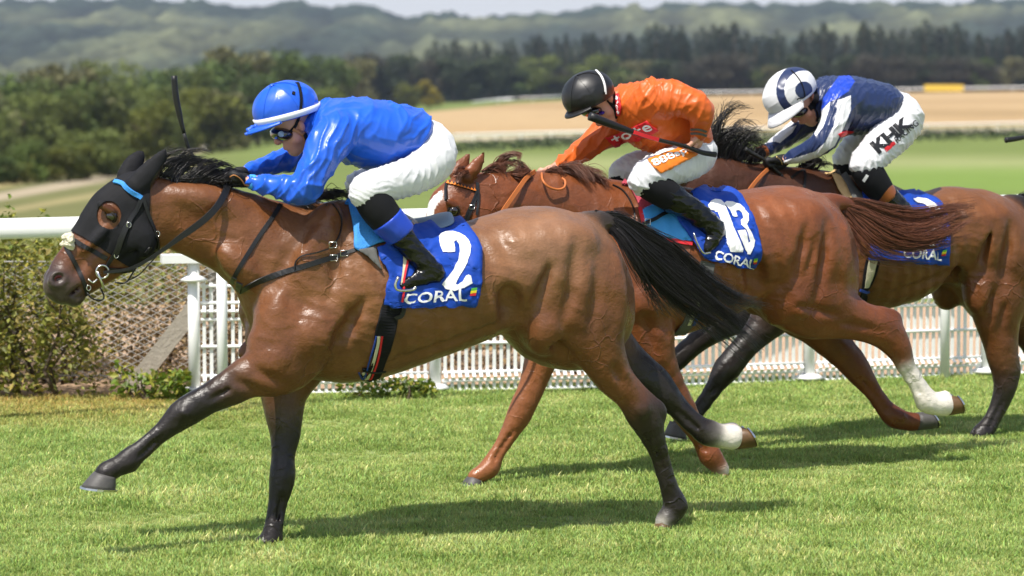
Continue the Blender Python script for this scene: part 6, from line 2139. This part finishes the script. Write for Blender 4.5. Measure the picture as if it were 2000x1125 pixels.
def face(s, fr, e, j, c, nose, mouth, ear, skull, k=1.0):
    """skull, cheek, jaw, chin, nose, lips and ear of a head turned to the left"""
    s.chain(fr, [(skull[0], skull[1], skull[2], .82), (e[0], e[1], 30 * k, .92)], .02, SKIN)
    s.chain(fr, [(e[0], e[1], 28 * k, .95), ((e[0] + c[0]) / 2 + 4 * k, (e[1] + c[1]) / 2, 22 * k, 1.05, 0, SKIN), (c[0] + 3 * k, c[1] - 6 * k, 12 * k, 1.1, 0, SKIN)], .012, SKIN)
    s.chain(fr, [(j[0], j[1], 17 * k, 1.35), (c[0] + 6 * k, c[1] - 6 * k, 10 * k, 1.3)], .015, SKIN)
    s.chain(fr, [(c[0], c[1] - 2 * k, 7 * k, 1.4), (c[0] + 5 * k, c[1] - 1 * k, 7 * k, 1.4)], .01, SKIN)
    s.chain(fr, [(nose[0] + 9 * k, nose[1] - 18 * k, 5 * k, .8), (nose[0] + 2 * k, nose[1] - 3 * k, 4.8 * k, 1.0, 0, SKINR), (nose[0] + 8 * k, nose[1] - 1 * k, 5 * k, 1.2, 0, SKINR)], .008, SKIN)
    s.chain(fr, [(mouth[0], mouth[1] - 3 * k, 3.6 * k, 1.8, .0, SKINR), (mouth[0] + 7 * k, mouth[1] - 2 * k, 3.6 * k, 2.0, .012, SKINR)], .008, SKINR)
    s.chain(fr, [(mouth[0] + 1 * k, mouth[1] + 3 * k, 3.8 * k, 1.8, .0, SKINR), (mouth[0] + 8 * k, mouth[1] + 3 * k, 3.6 * k, 2.0, .012, SKINR)], .008, SKINR)
    for sg in (1, -1):
        s.blob(fr, ear[0], ear[1], 7 * k, 12 * k, .072 * sg, .012, -15, k=.006, col=SKINR)
        s.blob(fr, (e[0] * .55 + c[0] * .45) + 6 * k, (e[1] * .55 + c[1] * .45), 12 * k, 10 * k, .04 * sg, .028, 0, k=.02, col=SKINR)

def person_body(fr, root, face_args, chains, fingers, voxel=.0062):
    s = SDF()
    face(s, fr, **face_args)
    for c in chains:
        s.chain(fr, c, .02, SKIN)
    for c in fingers:
        s.chain(fr, c, .005, SKIN)
    v, q, c = s.mesh(voxel, 1)
    W = fr.w(v)
    mk('body', W, q, M['skin'], root, cols=c)
    return bvh(W, q), W, q

def slim(ch, k=.82):
    return [tuple([p[0], p[1], p[2] * k] + list(p[3:])) for p in ch]

def boot(fr, root, leg, foot, mat=None, fold=3):
    W, q = garment(fr, [leg, foot], .0062, lambda v: .004 * folds(v, (.3, 0, 1), 90, fold, 1.5) - .001 + .003 * snoise(v, 40, fold), k=.012)
    return mk('boot', W, q, mat or M['patent_boot'], root)

def goggles(fr, root, a, b, r, hw, tree, strap_pts, lens, strapmat=None, htree=None):
    s = SDF()
    s.chain(fr, [(a[0], a[1], r, 1), (b[0], b[1], r * 1.05, 1)], .01)
    P, sc = fr.loc((a[0] + b[0]) / 2, (a[1] + b[1]) / 2)
    s = SDF()
    half = np.hypot(b[0] - a[0], b[1] - a[1]) / 2 * sc
    ang = math.atan2(-(b[1] - a[1]), b[0] - a[0])
    s.ell(P, (half + r * sc * .55, hw, r * sc), ang, .01)
    v, q, c = s.mesh(.005, 2)
    g = mk('goggles', fr.w(v), q, lens, root)
    if strap_pts:
        strap('goggle_strap', strap_pts, [.014], htree, fr, .004, .003, strapmat or M['black_cloth'], g)
    return g

# ---- jockey in blue
J1 = empty('person', FR1.pt(800, 560, .28), 'person in shiny blue silks and blue helmet crouched on the leading horse', 'person')
tor1 = [(606, 246, 24, 1.2), (640, 240, 42, 1.9), (690, 254, 64, 1.45), (740, 264, 66, 1.4), (790, 261, 52, 1.45), (818, 266, 38, 1.5)]
na1 = [(655, 260, 44, 1, .165), (640, 285, 40, 1, .2), (622, 318, 33, 1, .23), (600, 358, 31, 1, .235), (588, 370, 27, 1, .23), (560, 368, 23, 1, .19), (520, 361, 17.5, 1, .12), (486, 354, 12.5, 1, .07)]
fa1 = [(640, 262, 40, 1, -.165), (612, 288, 33, 1, -.21), (578, 306, 27, 1, -.24), (556, 314, 24, 1, -.23), (512, 326, 19, 1, -.16), (475, 337, 12.5, 1, -.08)]
pel1 = [(812, 268, 40, 1.5), (838, 284, 46, 1.45), (848, 300, 44, 1.45)]
nt1 = [(846, 300, 44, 1, .08), (845, 316, 44, 1, .12), (808, 342, 40, 1, .18), (765, 356, 37, 1, .245), (722, 370, 36, 1, .28), (714, 380, 33, 1, .285)]
ft1 = [(840, 298, 42, 1, -.08), (830, 320, 40, 1, -.13), (760, 345, 36, 1, -.24), (702, 362, 32, 1, -.28)]
nl1 = [(722, 384, 33, 1, .285), (745, 416, 32, .95, .29), (772, 448, 27, .95, .295), (802, 484, 20, 1, .3), (826, 512, 18, 1, .3)]
fl1 = [(708, 372, 30, 1, -.285), (735, 410, 28, .95, -.29), (770, 450, 24, .95, -.295), (815, 500, 17, 1, -.3)]
fin1 = hand_chains(FR1, (482, 353), (466, 351), .05, (-.95, .1), None, .95, 1) + hand_chains(FR1, (474, 338), (458, 343), -.05, (-.95, .2), None, .95, 1)
B1T, B1W, B1Q = person_body(FR1, J1, dict(e=(572, 252), j=(592, 272), c=(572, 298), nose=(538, 279), mouth=(556, 287), ear=(589, 246), skull=(565, 222, 44), k=.98),
                  [slim(tor1, .8), slim(na1), slim(fa1), slim(pel1), slim(nt1), slim(ft1), slim(nl1), slim(fl1), [(600, 255, 20, .9), (622, 245, 22, 1)]], fin1)
W, q = garment(FR1, [tor1, na1, fa1, [(604, 250, 23, 1.25), (618, 262, 26, 1.3), (630, 250, 34, 1.5)]], .0062, fold_fn(3, 1.25, (.9, .2, -.7), (.5, 1, .6), 24, 46))
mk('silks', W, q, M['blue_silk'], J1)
TS1 = bvh(W, q)
W, q = garment(FR1, [slim(pel1, .97), slim(nt1, .94), slim(ft1, .94)], .0065, fold_fn(9, .85, (.5, .3, 1), (1, .4, .2), 40, 60))
mk('breeches', W, q, M['white_fabric'], J1)
TB1 = bvh(W, q)
for ch in (nl1, fl1):
    W, q = garment(FR1, [ch[:3]], .007, None)
    sk = mk('stocking', W, q, M['black_cloth'], J1)
    if ch is nl1:
        TL1 = bvh(W, q)
boot(FR1, J1, [(768, 444, 28.5, .97, .295), (802, 484, 21.5, 1, .3), (824, 510, 20, 1, .3), (846, 532, 21, .9, .3)], [(850, 533, 20, .85, .3), (828, 540, 19, .85, .305), (800, 551, 12, .95, .31), (784, 557, 6, 1.4, .315)], fold=3)
boot(FR1, J1, [(768, 448, 25, .97, -.295), (815, 500, 19, 1, -.3), (840, 528, 19, .9, -.3)], [(842, 530, 18, .85, -.3), (795, 550, 11, .95, -.31), (780, 555, 6, 1.4, -.31)], fold=4)
W, q = garment(FR1, [[(756, 429, 35, 1.0, .292), (785, 460, 30.5, 1.0, .297)]], .006, None, planes=[(FR1.loc(757, 424, .29)[0], (-.62, 0, .78)), (FR1.loc(785, 458, .29)[0], (.62, 0, -.78))])
mk('boot_cuff', W, q, M['royal_silk'], J1)
g_, q = garment(FR1, fin1, .0055, None, k=.005)
g_ = g_ + vnormals(g_, q) * .002
mk('gloves', g_, q, M['glove'], J1)
MB().tube(catmull([FR1.pt(449, 346, .1), FR1.pt(456, 342, .11), FR1.pt(464, 345, .11), FR1.pt(472, 352, .1), FR1.pt(478, 362, .09)], 10), .0025, 5).mk('glove_strap', M['tan_leather'], J1)
W, q = garment(FR1, [[(489, 355, 14.5, 1, .075), (496, 356, 15.2, 1, .085)]], .005, None, planes=[(FR1.loc(485, 355, .07)[0], (-1, 0, .1)), (FR1.loc(500, 357, .09)[0], (1, 0, -.1))])
mk('cuff', W, q, M['pad_light'], J1)
hm, TH1, hp = helmet(FR1, (503, 246), (622, 212), (557, 156), .118, J1, M['blue_silk'], M['print_white'], (480, 261), seed=2)
HEADG = [TH1, B1T]
goggles(FR1, J1, (536, 260), (566, 263), 15, .078, None, [(568, 256), (578, 243), (585, 222), (588, 195), (584, 170), (578, 157)], M['lens_black'], M['black_cloth'], HEADG)
lens = cast([B1T], 551, 262)
gl_c = FR1.pt(549, 262, .074)
MB().tube([gl_c - FR1.L * .004, gl_c + FR1.L * .002], [.0125, .0125], 18).mk('lens_vent', M['saddle'], J1, smooth=False)
strap('chin_strap', [(572, 252), (583, 258), (592, 266), (598, 278), (600, 288)], [.014], HEADG, FR1, .005, .005, M['tan_leather'], hm)
strap('chin_strap', [(612, 226), (604, 244), (597, 262), (594, 268)], [.012], HEADG, FR1, .006, .005, M['tan_leather'], hm)
strap('chin_cup', [(592, 262), (597, 272), (601, 282)], [.02], HEADG, FR1, .009, .008, M['black_leather'], hm)
for pts_ in ([(529, 170), (520, 190), (515, 215), (516, 238)], [(532, 168), (545, 192), (552, 215), (552, 234)], [(535, 166), (556, 176), (575, 195), (586, 218)], [(536, 164), (560, 162), (590, 172)]):
    strap('seam', pts_, [.005], [TH1], FR1, .002, .004, M['blue_silk'], hm, n=12)
h_, n_ = cast([TH1], 531, 168)
MB().tube([h_, h_ + n_ * .006, h_ + n_ * .009], [.012, .011, .004], 12).mk('button', M['blue_silk'], hm)
bow = SDF()
for (x, y, r) in ((486, 254, 6), (494, 250, 7), (500, 247, 6), (481, 262, 4), (489, 260, 5)):
    bow.blob(FR1, x, y, r, r * .8, random.uniform(-.01, .02), .012, 20, k=.006)
v, q, c = bow.mesh(.004, 1)
mk('ribbon_knot', FR1.w(v), q, M['blue_silk'], hm)

# ---- jockey in orange
J2 = empty('person', FR2.pt(1390, 480, .3), 'person in orange silks and black helmet riding the chestnut horse', 'person')
tor2 = [(1208, 205, 22, 1.2), (1232, 204, 40, 1.9), (1272, 226, 66, 1.35), (1308, 238, 64, 1.3), (1340, 262, 46, 1.45), (1352, 278, 34, 1.5)]
na2 = [(1282, 194, 42, 1, .165), (1315, 193, 33, 1, .24), (1348, 202, 30, 1, .29), (1368, 216, 26, 1, .31), (1370, 236, 21, 1, .29), (1366, 256, 15, 1, .265), (1364, 264, 14, 1, .26)]
fa2 = [(1228, 226, 38, 1, -.165), (1190, 256, 30, 1, -.21), (1158, 278, 25, 1, -.22), (1122, 306, 20, 1, -.17), (1084, 330, 14, 1, -.09)]
pel2 = [(1346, 282, 36, 1.5), (1354, 296, 42, 1.45), (1352, 308, 40, 1.45)]
nt2 = [(1352, 302, 40, 1, .08), (1345, 314, 40, 1, .13), (1310, 326, 38, 1, .2), (1272, 342, 36, 1, .265), (1256, 354, 30, 1, .28)]
ft2 = [(1345, 302, 38, 1, -.08), (1320, 316, 36, 1, -.13), (1250, 324, 32, 1, -.22), (1212, 338, 27, 1, -.27)]
nl2 = [(1262, 356, 29, 1, .28), (1290, 372, 28, .95, .285), (1322, 392, 25, .95, .29), (1352, 410, 22, 1, .295), (1382, 436, 19, 1, .3)]
fl2 = [(1215, 345, 26, 1, -.27), (1255, 375, 25, .95, -.28), (1310, 400, 22, .95, -.29), (1350, 440, 17, 1, -.3)]
fin2 = hand_chains(FR2, (1363, 264), (1360, 280), .25, (-.2, .98), None, .92, 1) + hand_chains(FR2, (1082, 331), (1068, 338), -.07, (-.8, .5), None, .85, 1)
B2T, B2W, B2Q = person_body(FR2, J2, dict(e=(1172, 204), j=(1192, 216), c=(1190, 238), nose=(1166, 243), mouth=(1179, 241), ear=(1191, 190), skull=(1155, 185, 38), k=.86),
                  [slim(tor2, .8), slim(na2), slim(fa2), slim(pel2), slim(nt2), slim(ft2), slim(nl2), slim(fl2), [(1190, 202, 20, .9), (1215, 205, 20, 1)]], fin2)
W, q = garment(FR2, [tor2, na2, fa2, [(1207, 200, 21, 1.25), (1207, 215, 22, 1.25)]], .007, fold_fn(23, 1.15, (.8, .2, -.8), (.6, 1, .5), 32, 52))
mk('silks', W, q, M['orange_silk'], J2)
TS2 = bvh(W, q)
W, q = garment(FR2, [slim(pel2, .97), slim(nt2, .94), slim(ft2, .94)], .007, fold_fn(29, .8, (.5, .3, 1), (1, .4, .2), 40, 60))
mk('breeches', W, q, M['white_fabric'], J2)
TB2 = bvh(W, q)
for ch in (nl2, fl2):
    W, q = garment(FR2, [ch[:3]], .007, None)
    mk('stocking', W, q, M['black_cloth'], J2)
boot(FR2, J2, [(1300, 378, 28, .97, .287), (1322, 392, 26, .97, .29), (1352, 410, 23, 1, .295), (1384, 436, 21, 1, .3), (1396, 446, 20, .9, .3)], [(1398, 446, 19, .85, .3), (1394, 462, 17, .9, .31), (1384, 480, 11, 1, .32), (1379, 488, 7, 1.3, .325)], fold=13)
boot(FR2, J2, [(1280, 388, 24, .97, -.285), (1310, 402, 22, .97, -.29), (1350, 440, 18, 1, -.3)], [(1352, 442, 17, .85, -.3), (1345, 475, 10, 1, -.31)], fold=14)
hm2, TH2, hp2 = helmet(FR2, (1112, 222), (1198, 178), (1148, 134), .118, J2, M['black_silk'], None, (1106, 230), seed=5)
HEADG2 = [TH2, B2T]
goggles(FR2, J2, (1140, 218), (1168, 214), 13, .076, None, None, M['lens_black'])
goggles(FR2, J2, (1160, 222), (1172, 218), 6, .079, None, None, M['lens_reflection'])  # extra small shell standing in for the purple reflection on the lens
for pts_ in ([(1124, 150), (1116, 180), (1116, 212)], [(1126, 149), (1142, 166), (1160, 190)], [(1127, 148), (1150, 142), (1172, 148)]):
    strap('seam', pts_, [.005], [TH2], FR2, .002, .004, M['black_silk'], hm2, n=12)
strap('goggle_strap', [(1182, 184), (1180, 166), (1174, 150), (1164, 138)], [.012], [TH2], FR2, .004, .003, M['print_white'], hm2)
strap('chin_strap', [(1186, 196), (1194, 206), (1200, 216), (1203, 230)], [.014], HEADG2, FR2, .005, .006, M['black_cloth'], hm2)
strap('chin_strap', [(1200, 180), (1200, 196), (1196, 205)], [.012], HEADG2, FR2, .006, .005, M['black_cloth'], hm2)
drape('collar_patch', [(1201, 185), (1210, 184), (1213, 196), (1215, 212), (1213, 225), (1205, 225), (1204, 205)], [TS2], FR2, .006, M['print_red'], J2, thick=.003, step=6)
lettering('collar_lettering', '+o+e', [(1206, 221), (1204, 189), (1209, 188), (1212, 221)], [TS2], FR2, .0105, M['print_white'], J2, bold=.02, step=6)
o_, pv, pf = drape('chest_patch', [(1181, 268), (1222, 254), (1264, 234), (1272, 242), (1285, 252), (1262, 267), (1236, 276), (1199, 285)], [TS2], FR2, .010, M['print_red'], J2, thick=.003, step=6)
TP2 = BVHTree.FromPolygons([tuple(v) for v in pv], pf)
lettering('chest_lettering', '+o+e', [(1199, 280), (1276, 253), (1266, 238), (1190, 268)], [TP2, TS2], FR2, .006, M['print_white'], J2, bold=.015, step=6)
o_, pv, pf = drape('thigh_patch', [(1264, 314), (1300, 300), (1350, 282), (1356, 292), (1361, 303), (1325, 322), (1289, 340), (1277, 328)], [TB2], FR2, .008, M['print_orange'], J2, thick=.003, step=6)
TP2 = BVHTree.FromPolygons([tuple(v) for v in pv], pf)
lettering('thigh_lettering', '888sport', [(1281, 329), (1380, 285), (1374, 272), (1270, 314)], [TP2, TB2], FR2, .006, M['print_white'], J2, bold=.02, step=6)
for y0 in (252, 260):
    strap('cuff_band', [(1350, y0 + 1), (1358, y0), (1368, y0 + 1), (1379, y0 + 5)], [.012], [TS2], FR2, .004, .003, M['grey_felt'], J2)

# ---- jockey in navy and white
J3 = empty('person', FR3.pt(1770, 440, .3), 'person in navy and white striped silks with hooped helmet on the rearmost horse', 'person')
tor3 = [(1592, 195, 20, 1.2), (1620, 194, 40, 1.8), (1655, 206, 56, 1.4), (1695, 206, 50, 1.4), (1722, 202, 38, 1.5), (1732, 204, 30, 1.5)]
na3 = [(1640, 206, 34, 1, .165), (1634, 230, 29, 1, .2), (1622, 256, 25, 1, .225), (1606, 278, 23, 1, .225), (1572, 298, 17.5, 1, .15), (1538, 311, 12, 1, .08)]
fa3 = [(1615, 212, 32, 1, -.165), (1580, 236, 25, 1, -.2), (1548, 260, 20, 1, -.2), (1514, 284, 15.5, 1, -.14), (1488, 298, 11, 1, -.07)]
pel3 = [(1730, 210, 36, 1.5), (1750, 224, 45, 1.4), (1754, 242, 44, 1.4)]
nt3 = [(1752, 242, 42, 1, .08), (1746, 258, 42, 1, .12), (1718, 288, 37, 1, .2), (1694, 314, 32, 1, .26), (1688, 322, 30, 1, .265)]
ft3 = [(1744, 240, 40, 1, -.08), (1725, 255, 37, 1, -.13), (1675, 285, 30, 1, -.22), (1650, 312, 27, 1, -.26)]
nl3 = [(1692, 332, 30, 1, .265), (1708, 356, 27, .95, .27), (1728, 380, 22, .95, .275), (1752, 402, 18, 1, .28), (1772, 422, 17, 1, .285)]
fl3 = [(1652, 325, 25, 1, -.26), (1685, 360, 23, .95, -.27), (1725, 395, 19, .95, -.28), (1755, 425, 16, 1, -.29)]
fin3 = hand_chains(FR3, (1532, 313), (1514, 320), .05, (-.85, .5), None, .95, 1) + hand_chains(FR3, (1486, 300), (1478, 306), -.04, (-.8, .5), None, .85, 1)
B3T, B3W, B3Q = person_body(FR3, J3, dict(e=(1566, 206), j=(1588, 220), c=(1582, 241), nose=(1548, 236), mouth=(1563, 237), ear=(1590, 192), skull=(1550, 188, 38), k=.84),
                  [slim(tor3, .8), slim(na3), slim(fa3), slim(pel3), slim(nt3), slim(ft3), slim(nl3), slim(fl3), [(1580, 200, 18, .9), (1600, 200, 20, 1)]], fin3)
W, q = garment(FR3, [tor3, na3, fa3, [(1592, 195, 20, 1.25), (1592, 215, 22, 1.25)]], .0072, fold_fn(43, 1.0, (.8, .2, -.8), (.6, 1, .5), 32, 52))
W, q = refine_quads(W, q)
pc = project(W[q].mean(1))
near = (W[q].mean(1) - FR3.Q) @ FR3.L
mi = np.zeros(len(q), int)
mi[in_poly(pc, [(1604, 215), (1608, 190), (1626, 165), (1640, 146), (1658, 144), (1670, 158), (1658, 178), (1640, 190), (1618, 200)])] = 2
arm = near > .08
mi[arm & in_poly(pc, [(1590, 262), (1606, 214), (1622, 198), (1619, 216), (1608, 248), (1594, 266)])] = 1
mi[arm & in_poly(pc, [(1636, 196), (1662, 186), (1662, 215), (1648, 250), (1630, 285), (1600, 306), (1555, 322), (1530, 326), (1530, 314), (1560, 306), (1592, 296), (1612, 278), (1628, 246), (1634, 220)])] = 1
farm = near < -.1
for sgn in range(2):
    o = 14 * sgn
    mi[farm & in_poly(pc, [(1486, 286 + o), (1510, 262 + o), (1540, 236 + o), (1556, 230 + o), (1548, 244 + o), (1518, 270 + o), (1492, 293 + o)])] = 1
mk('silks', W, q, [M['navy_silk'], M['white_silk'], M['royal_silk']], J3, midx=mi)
TS3 = bvh(W, q)
drape('red_trim', [(1636, 262), (1652, 254), (1668, 256), (1654, 264), (1640, 268)], [TS3], FR3, .004, M['print_red'], J3, thick=.002, step=6)
W, q = garment(FR3, [slim(pel3, .97), slim(nt3, .94), slim(ft3, .94)], .007, fold_fn(49, .8, (.5, .3, 1), (1, .4, .2), 40, 60))
mk('breeches', W, q, M['white_fabric'], J3)
TB3 = bvh(W, q)
lettering('thigh_lettering', 'KHK', [(1716, 302), (1784, 243), (1767, 226), (1698, 281)], [TB3], FR3, .004, M['print_black'], J3, bold=.055, step=6)
lettering('thigh_lettering', 'RACING', [(1752, 280), (1794, 243), (1787, 234), (1745, 270)], [TB3], FR3, .004, M['print_black'], J3, bold=.01, step=6)
drape('red_bar', [(1726, 290), (1745, 276), (1749, 281), (1731, 297)], [TB3], FR3, .004, M['print_red'], J3, thick=0, step=6)
for ch in (nl3, fl3):
    W, q = garment(FR3, [ch[:3]], .007, None)
    mk('stocking', W, q, M['black_cloth'], J3)
    if ch is nl3:
        TL3 = bvh(W, q)
drape('knee_badge', [(1684, 352), (1692, 340), (1697, 343), (1689, 356)], [TL3], FR3, .003, M['print_white'], J3, thick=0, step=6)
W, q = garment(FR3, [[(1710, 358, 27.5, .98, .272), (1730, 382, 23.5, .98, .277)]], .006, None, planes=[(FR3.loc(1704, 350, .27)[0], (-.6, 0, .8)), (FR3.loc(1734, 386, .27)[0], (.6, 0, -.8))])
mk('boot_cuff', W, q, M['brown_leather'], J3)
boot(FR3, J3, [(1726, 377, 23, .97, .275), (1752, 402, 19, 1, .28), (1772, 422, 18, 1, .285), (1786, 436, 18, .9, .285)], [(1788, 437, 17, .85, .285), (1768, 446, 14, .9, .29), (1748, 455, 8, 1.2, .3)], fold=33)
boot(FR3, J3, [(1705, 378, 21, .97, -.275), (1735, 404, 18, 1, -.28), (1760, 430, 16, 1, -.285)], [(1762, 431, 15, .85, -.285), (1735, 450, 8, 1.1, -.29)], fold=34)
g_, q = garment(FR3, fin3, .006, None, k=.005)
mk('gloves', g_ + vnormals(g_, q) * .0025, q, M['glove'], J3)
MB().tube(catmull([FR3.pt(1516, 306, .11), FR3.pt(1524, 312, .115), FR3.pt(1528, 322, .11)], 8), .003, 5).mk('glove_trim', M['brass'], J3)
W, q = garment(FR3, [[(1484, 299, 13, 1, -.06), (1492, 296, 13.5, 1, -.075)]], .005, None, planes=[(FR3.loc(1480, 301, -.06)[0], (-1, 0, -.3)), (FR3.loc(1496, 294, -.08)[0], (1, 0, .3))])
mk('cuff', W, q, M['brown_leather'], J3)
hm3, TH3, hp3 = helmet(FR3, (1508, 226), (1592, 166), (1538, 130), .118, J3, M['white_silk'], None, (1505, 240), name='helmet', seed=9)
# hoops on the helmet cover
me = hm3.data
co = np.zeros(len(me.vertices) * 3)
me.vertices.foreach_get('co', co)
Wh = co.reshape(-1, 3) + base_of(J3)
fq = np.array([p.vertices[:] for p in me.polygons])
Wr, qr = refine_quads(Wh, fq)
bpy.data.objects.remove(hm3.children[0])
bpy.data.objects.remove(hm3)
mid, ax, up, half, hw, ht = hp3
loc3 = np.stack([(Wr - FR3.Q) @ FR3.A, (Wr - FR3.Q) @ FR3.L, Wr[:, 2]], -1)
rel = loc3[qr].mean(1) - mid
e = np.hypot(*(project(Wr[qr].mean(1)) - np.array([1570, 176])).T)
mi = np.where((e < 17) | ((e > 38) & (e < 54)), 1, 0)
mi[(rel @ up) < .012] = 0
hm3 = mk('helmet', Wr, qr, [M['white_silk'], M['navy_silk']], J3, midx=mi)
V, F, m = [], [], 15
A_, tip = FR3.loc(1508, 226)[0], FR3.loc(1503, 241)[0]
for i in range(m):
    a = -1.5 + 3.0 * i / (m - 1)
    e_ = mid - ax * half * math.cos(a) + np.array([0, hw * math.sin(a), 0])
    o = e_ + (tip - A_) * max(0, math.cos(a * .9)) ** .8 * 1.3 - up * .012
    V += [e_ + up * .012, o, o - up * .006, e_ - up * .006]
for i in range(m - 1):
    for j in range(4):
        F.append((i * 4 + j, i * 4 + (j + 1) % 4, i * 4 + 4 + (j + 1) % 4, i * 4 + 4 + j))
mk('peak', FR3.w(np.array(V)), F, M['white_silk'], hm3)
HEADG3 = [TH3, B3T]
goggles(FR3, J3, (1546, 222), (1570, 212), 12, .076, None, None, M['lens_black'])
strap('goggle_strap', [(1572, 204), (1571, 185), (1566, 165), (1555, 148), (1545, 138)], [.006], [TH3], FR3, .004, .003, M['black_cloth'], hm3)
strap('ear_harness', [(1594, 178), (1592, 195), (1586, 206), (1580, 212)], [.034, .03, .03], HEADG3, FR3, .008, .01, M['black_cloth'], hm3)
strap('chin_strap', [(1580, 204), (1590, 212), (1596, 222), (1594, 236)], [.016], HEADG3, FR3, .008, .006, M['black_cloth'], hm3)

# ---- whips
def whip(fr, pts, radii, label, pad_to=.45):
    root = empty('riding_whip', fr.pt(*pts[-1]), label, 'whip')
    P = catmull([fr.pt(*p) for p in pts], 30)
    n = len(P)
    r = np.interp(np.linspace(0, 1, n), np.linspace(0, 1, len(radii)), radii)
    k = int(n * pad_to)
    V, F = tube(P[k:], r[k:], 10)
    mk('shaft', V, F, M['whip_grip'], root)
    V, F = tube(P[:k + 1], r[:k + 1], 10)
    V = np.array(V)
    c = np.repeat(P[:k + 1], 10, 0)
    V = c + (V - c) * 1.0
    mk('flap', V, F, M['black_leather'], root)
    return root
whip(FR1, [(340, 148, -.03), (343, 185, -.03), (350, 222, -.03), (358, 255, -.03), (372, 298, -.04), (400, 330, -.05), (448, 348, -.05), (476, 352, -.05)], [.013, .014, .013, .008, .0075, .0075, .0075, .008], 'black whip sticking up above the mane of the leading horse')
w2 = whip(FR2, [(1152, 227, .31), (1200, 245, .305), (1240, 259, .30), (1290, 274, .295), (1340, 286, .285), (1372, 298, .28), (1398, 302, .28)], [.021, .018, .013, .010, .010, .012, .014], 'black whip with red shaft held across the orange jockey\'s chest', .36)
strap('red_wrap', [(1238, 258, .315), (1262, 266, .315), (1286, 273, .31)], [.019], [], FR2, 0, .012, M['print_red'], w2)
whip(FR3, [(1556, 368, .06), (1536, 352, .07), (1515, 332, .08), (1492, 312, .08), (1470, 300, .08), (1455, 291, .08)], [.009, .009, .009, .009, .011, .014], 'black whip gripped in the navy jockey\'s gloves over the dark neck', .3)

whip(FR3, [(1964, 274, -.9), (1985, 271, -.9), (2010, 267, -.9), (2050, 262, -.9), (2095, 258, -.9)], [.016, .015, .011, .008, .011], 'tip of a black whip poking in at the right picture edge', .4)
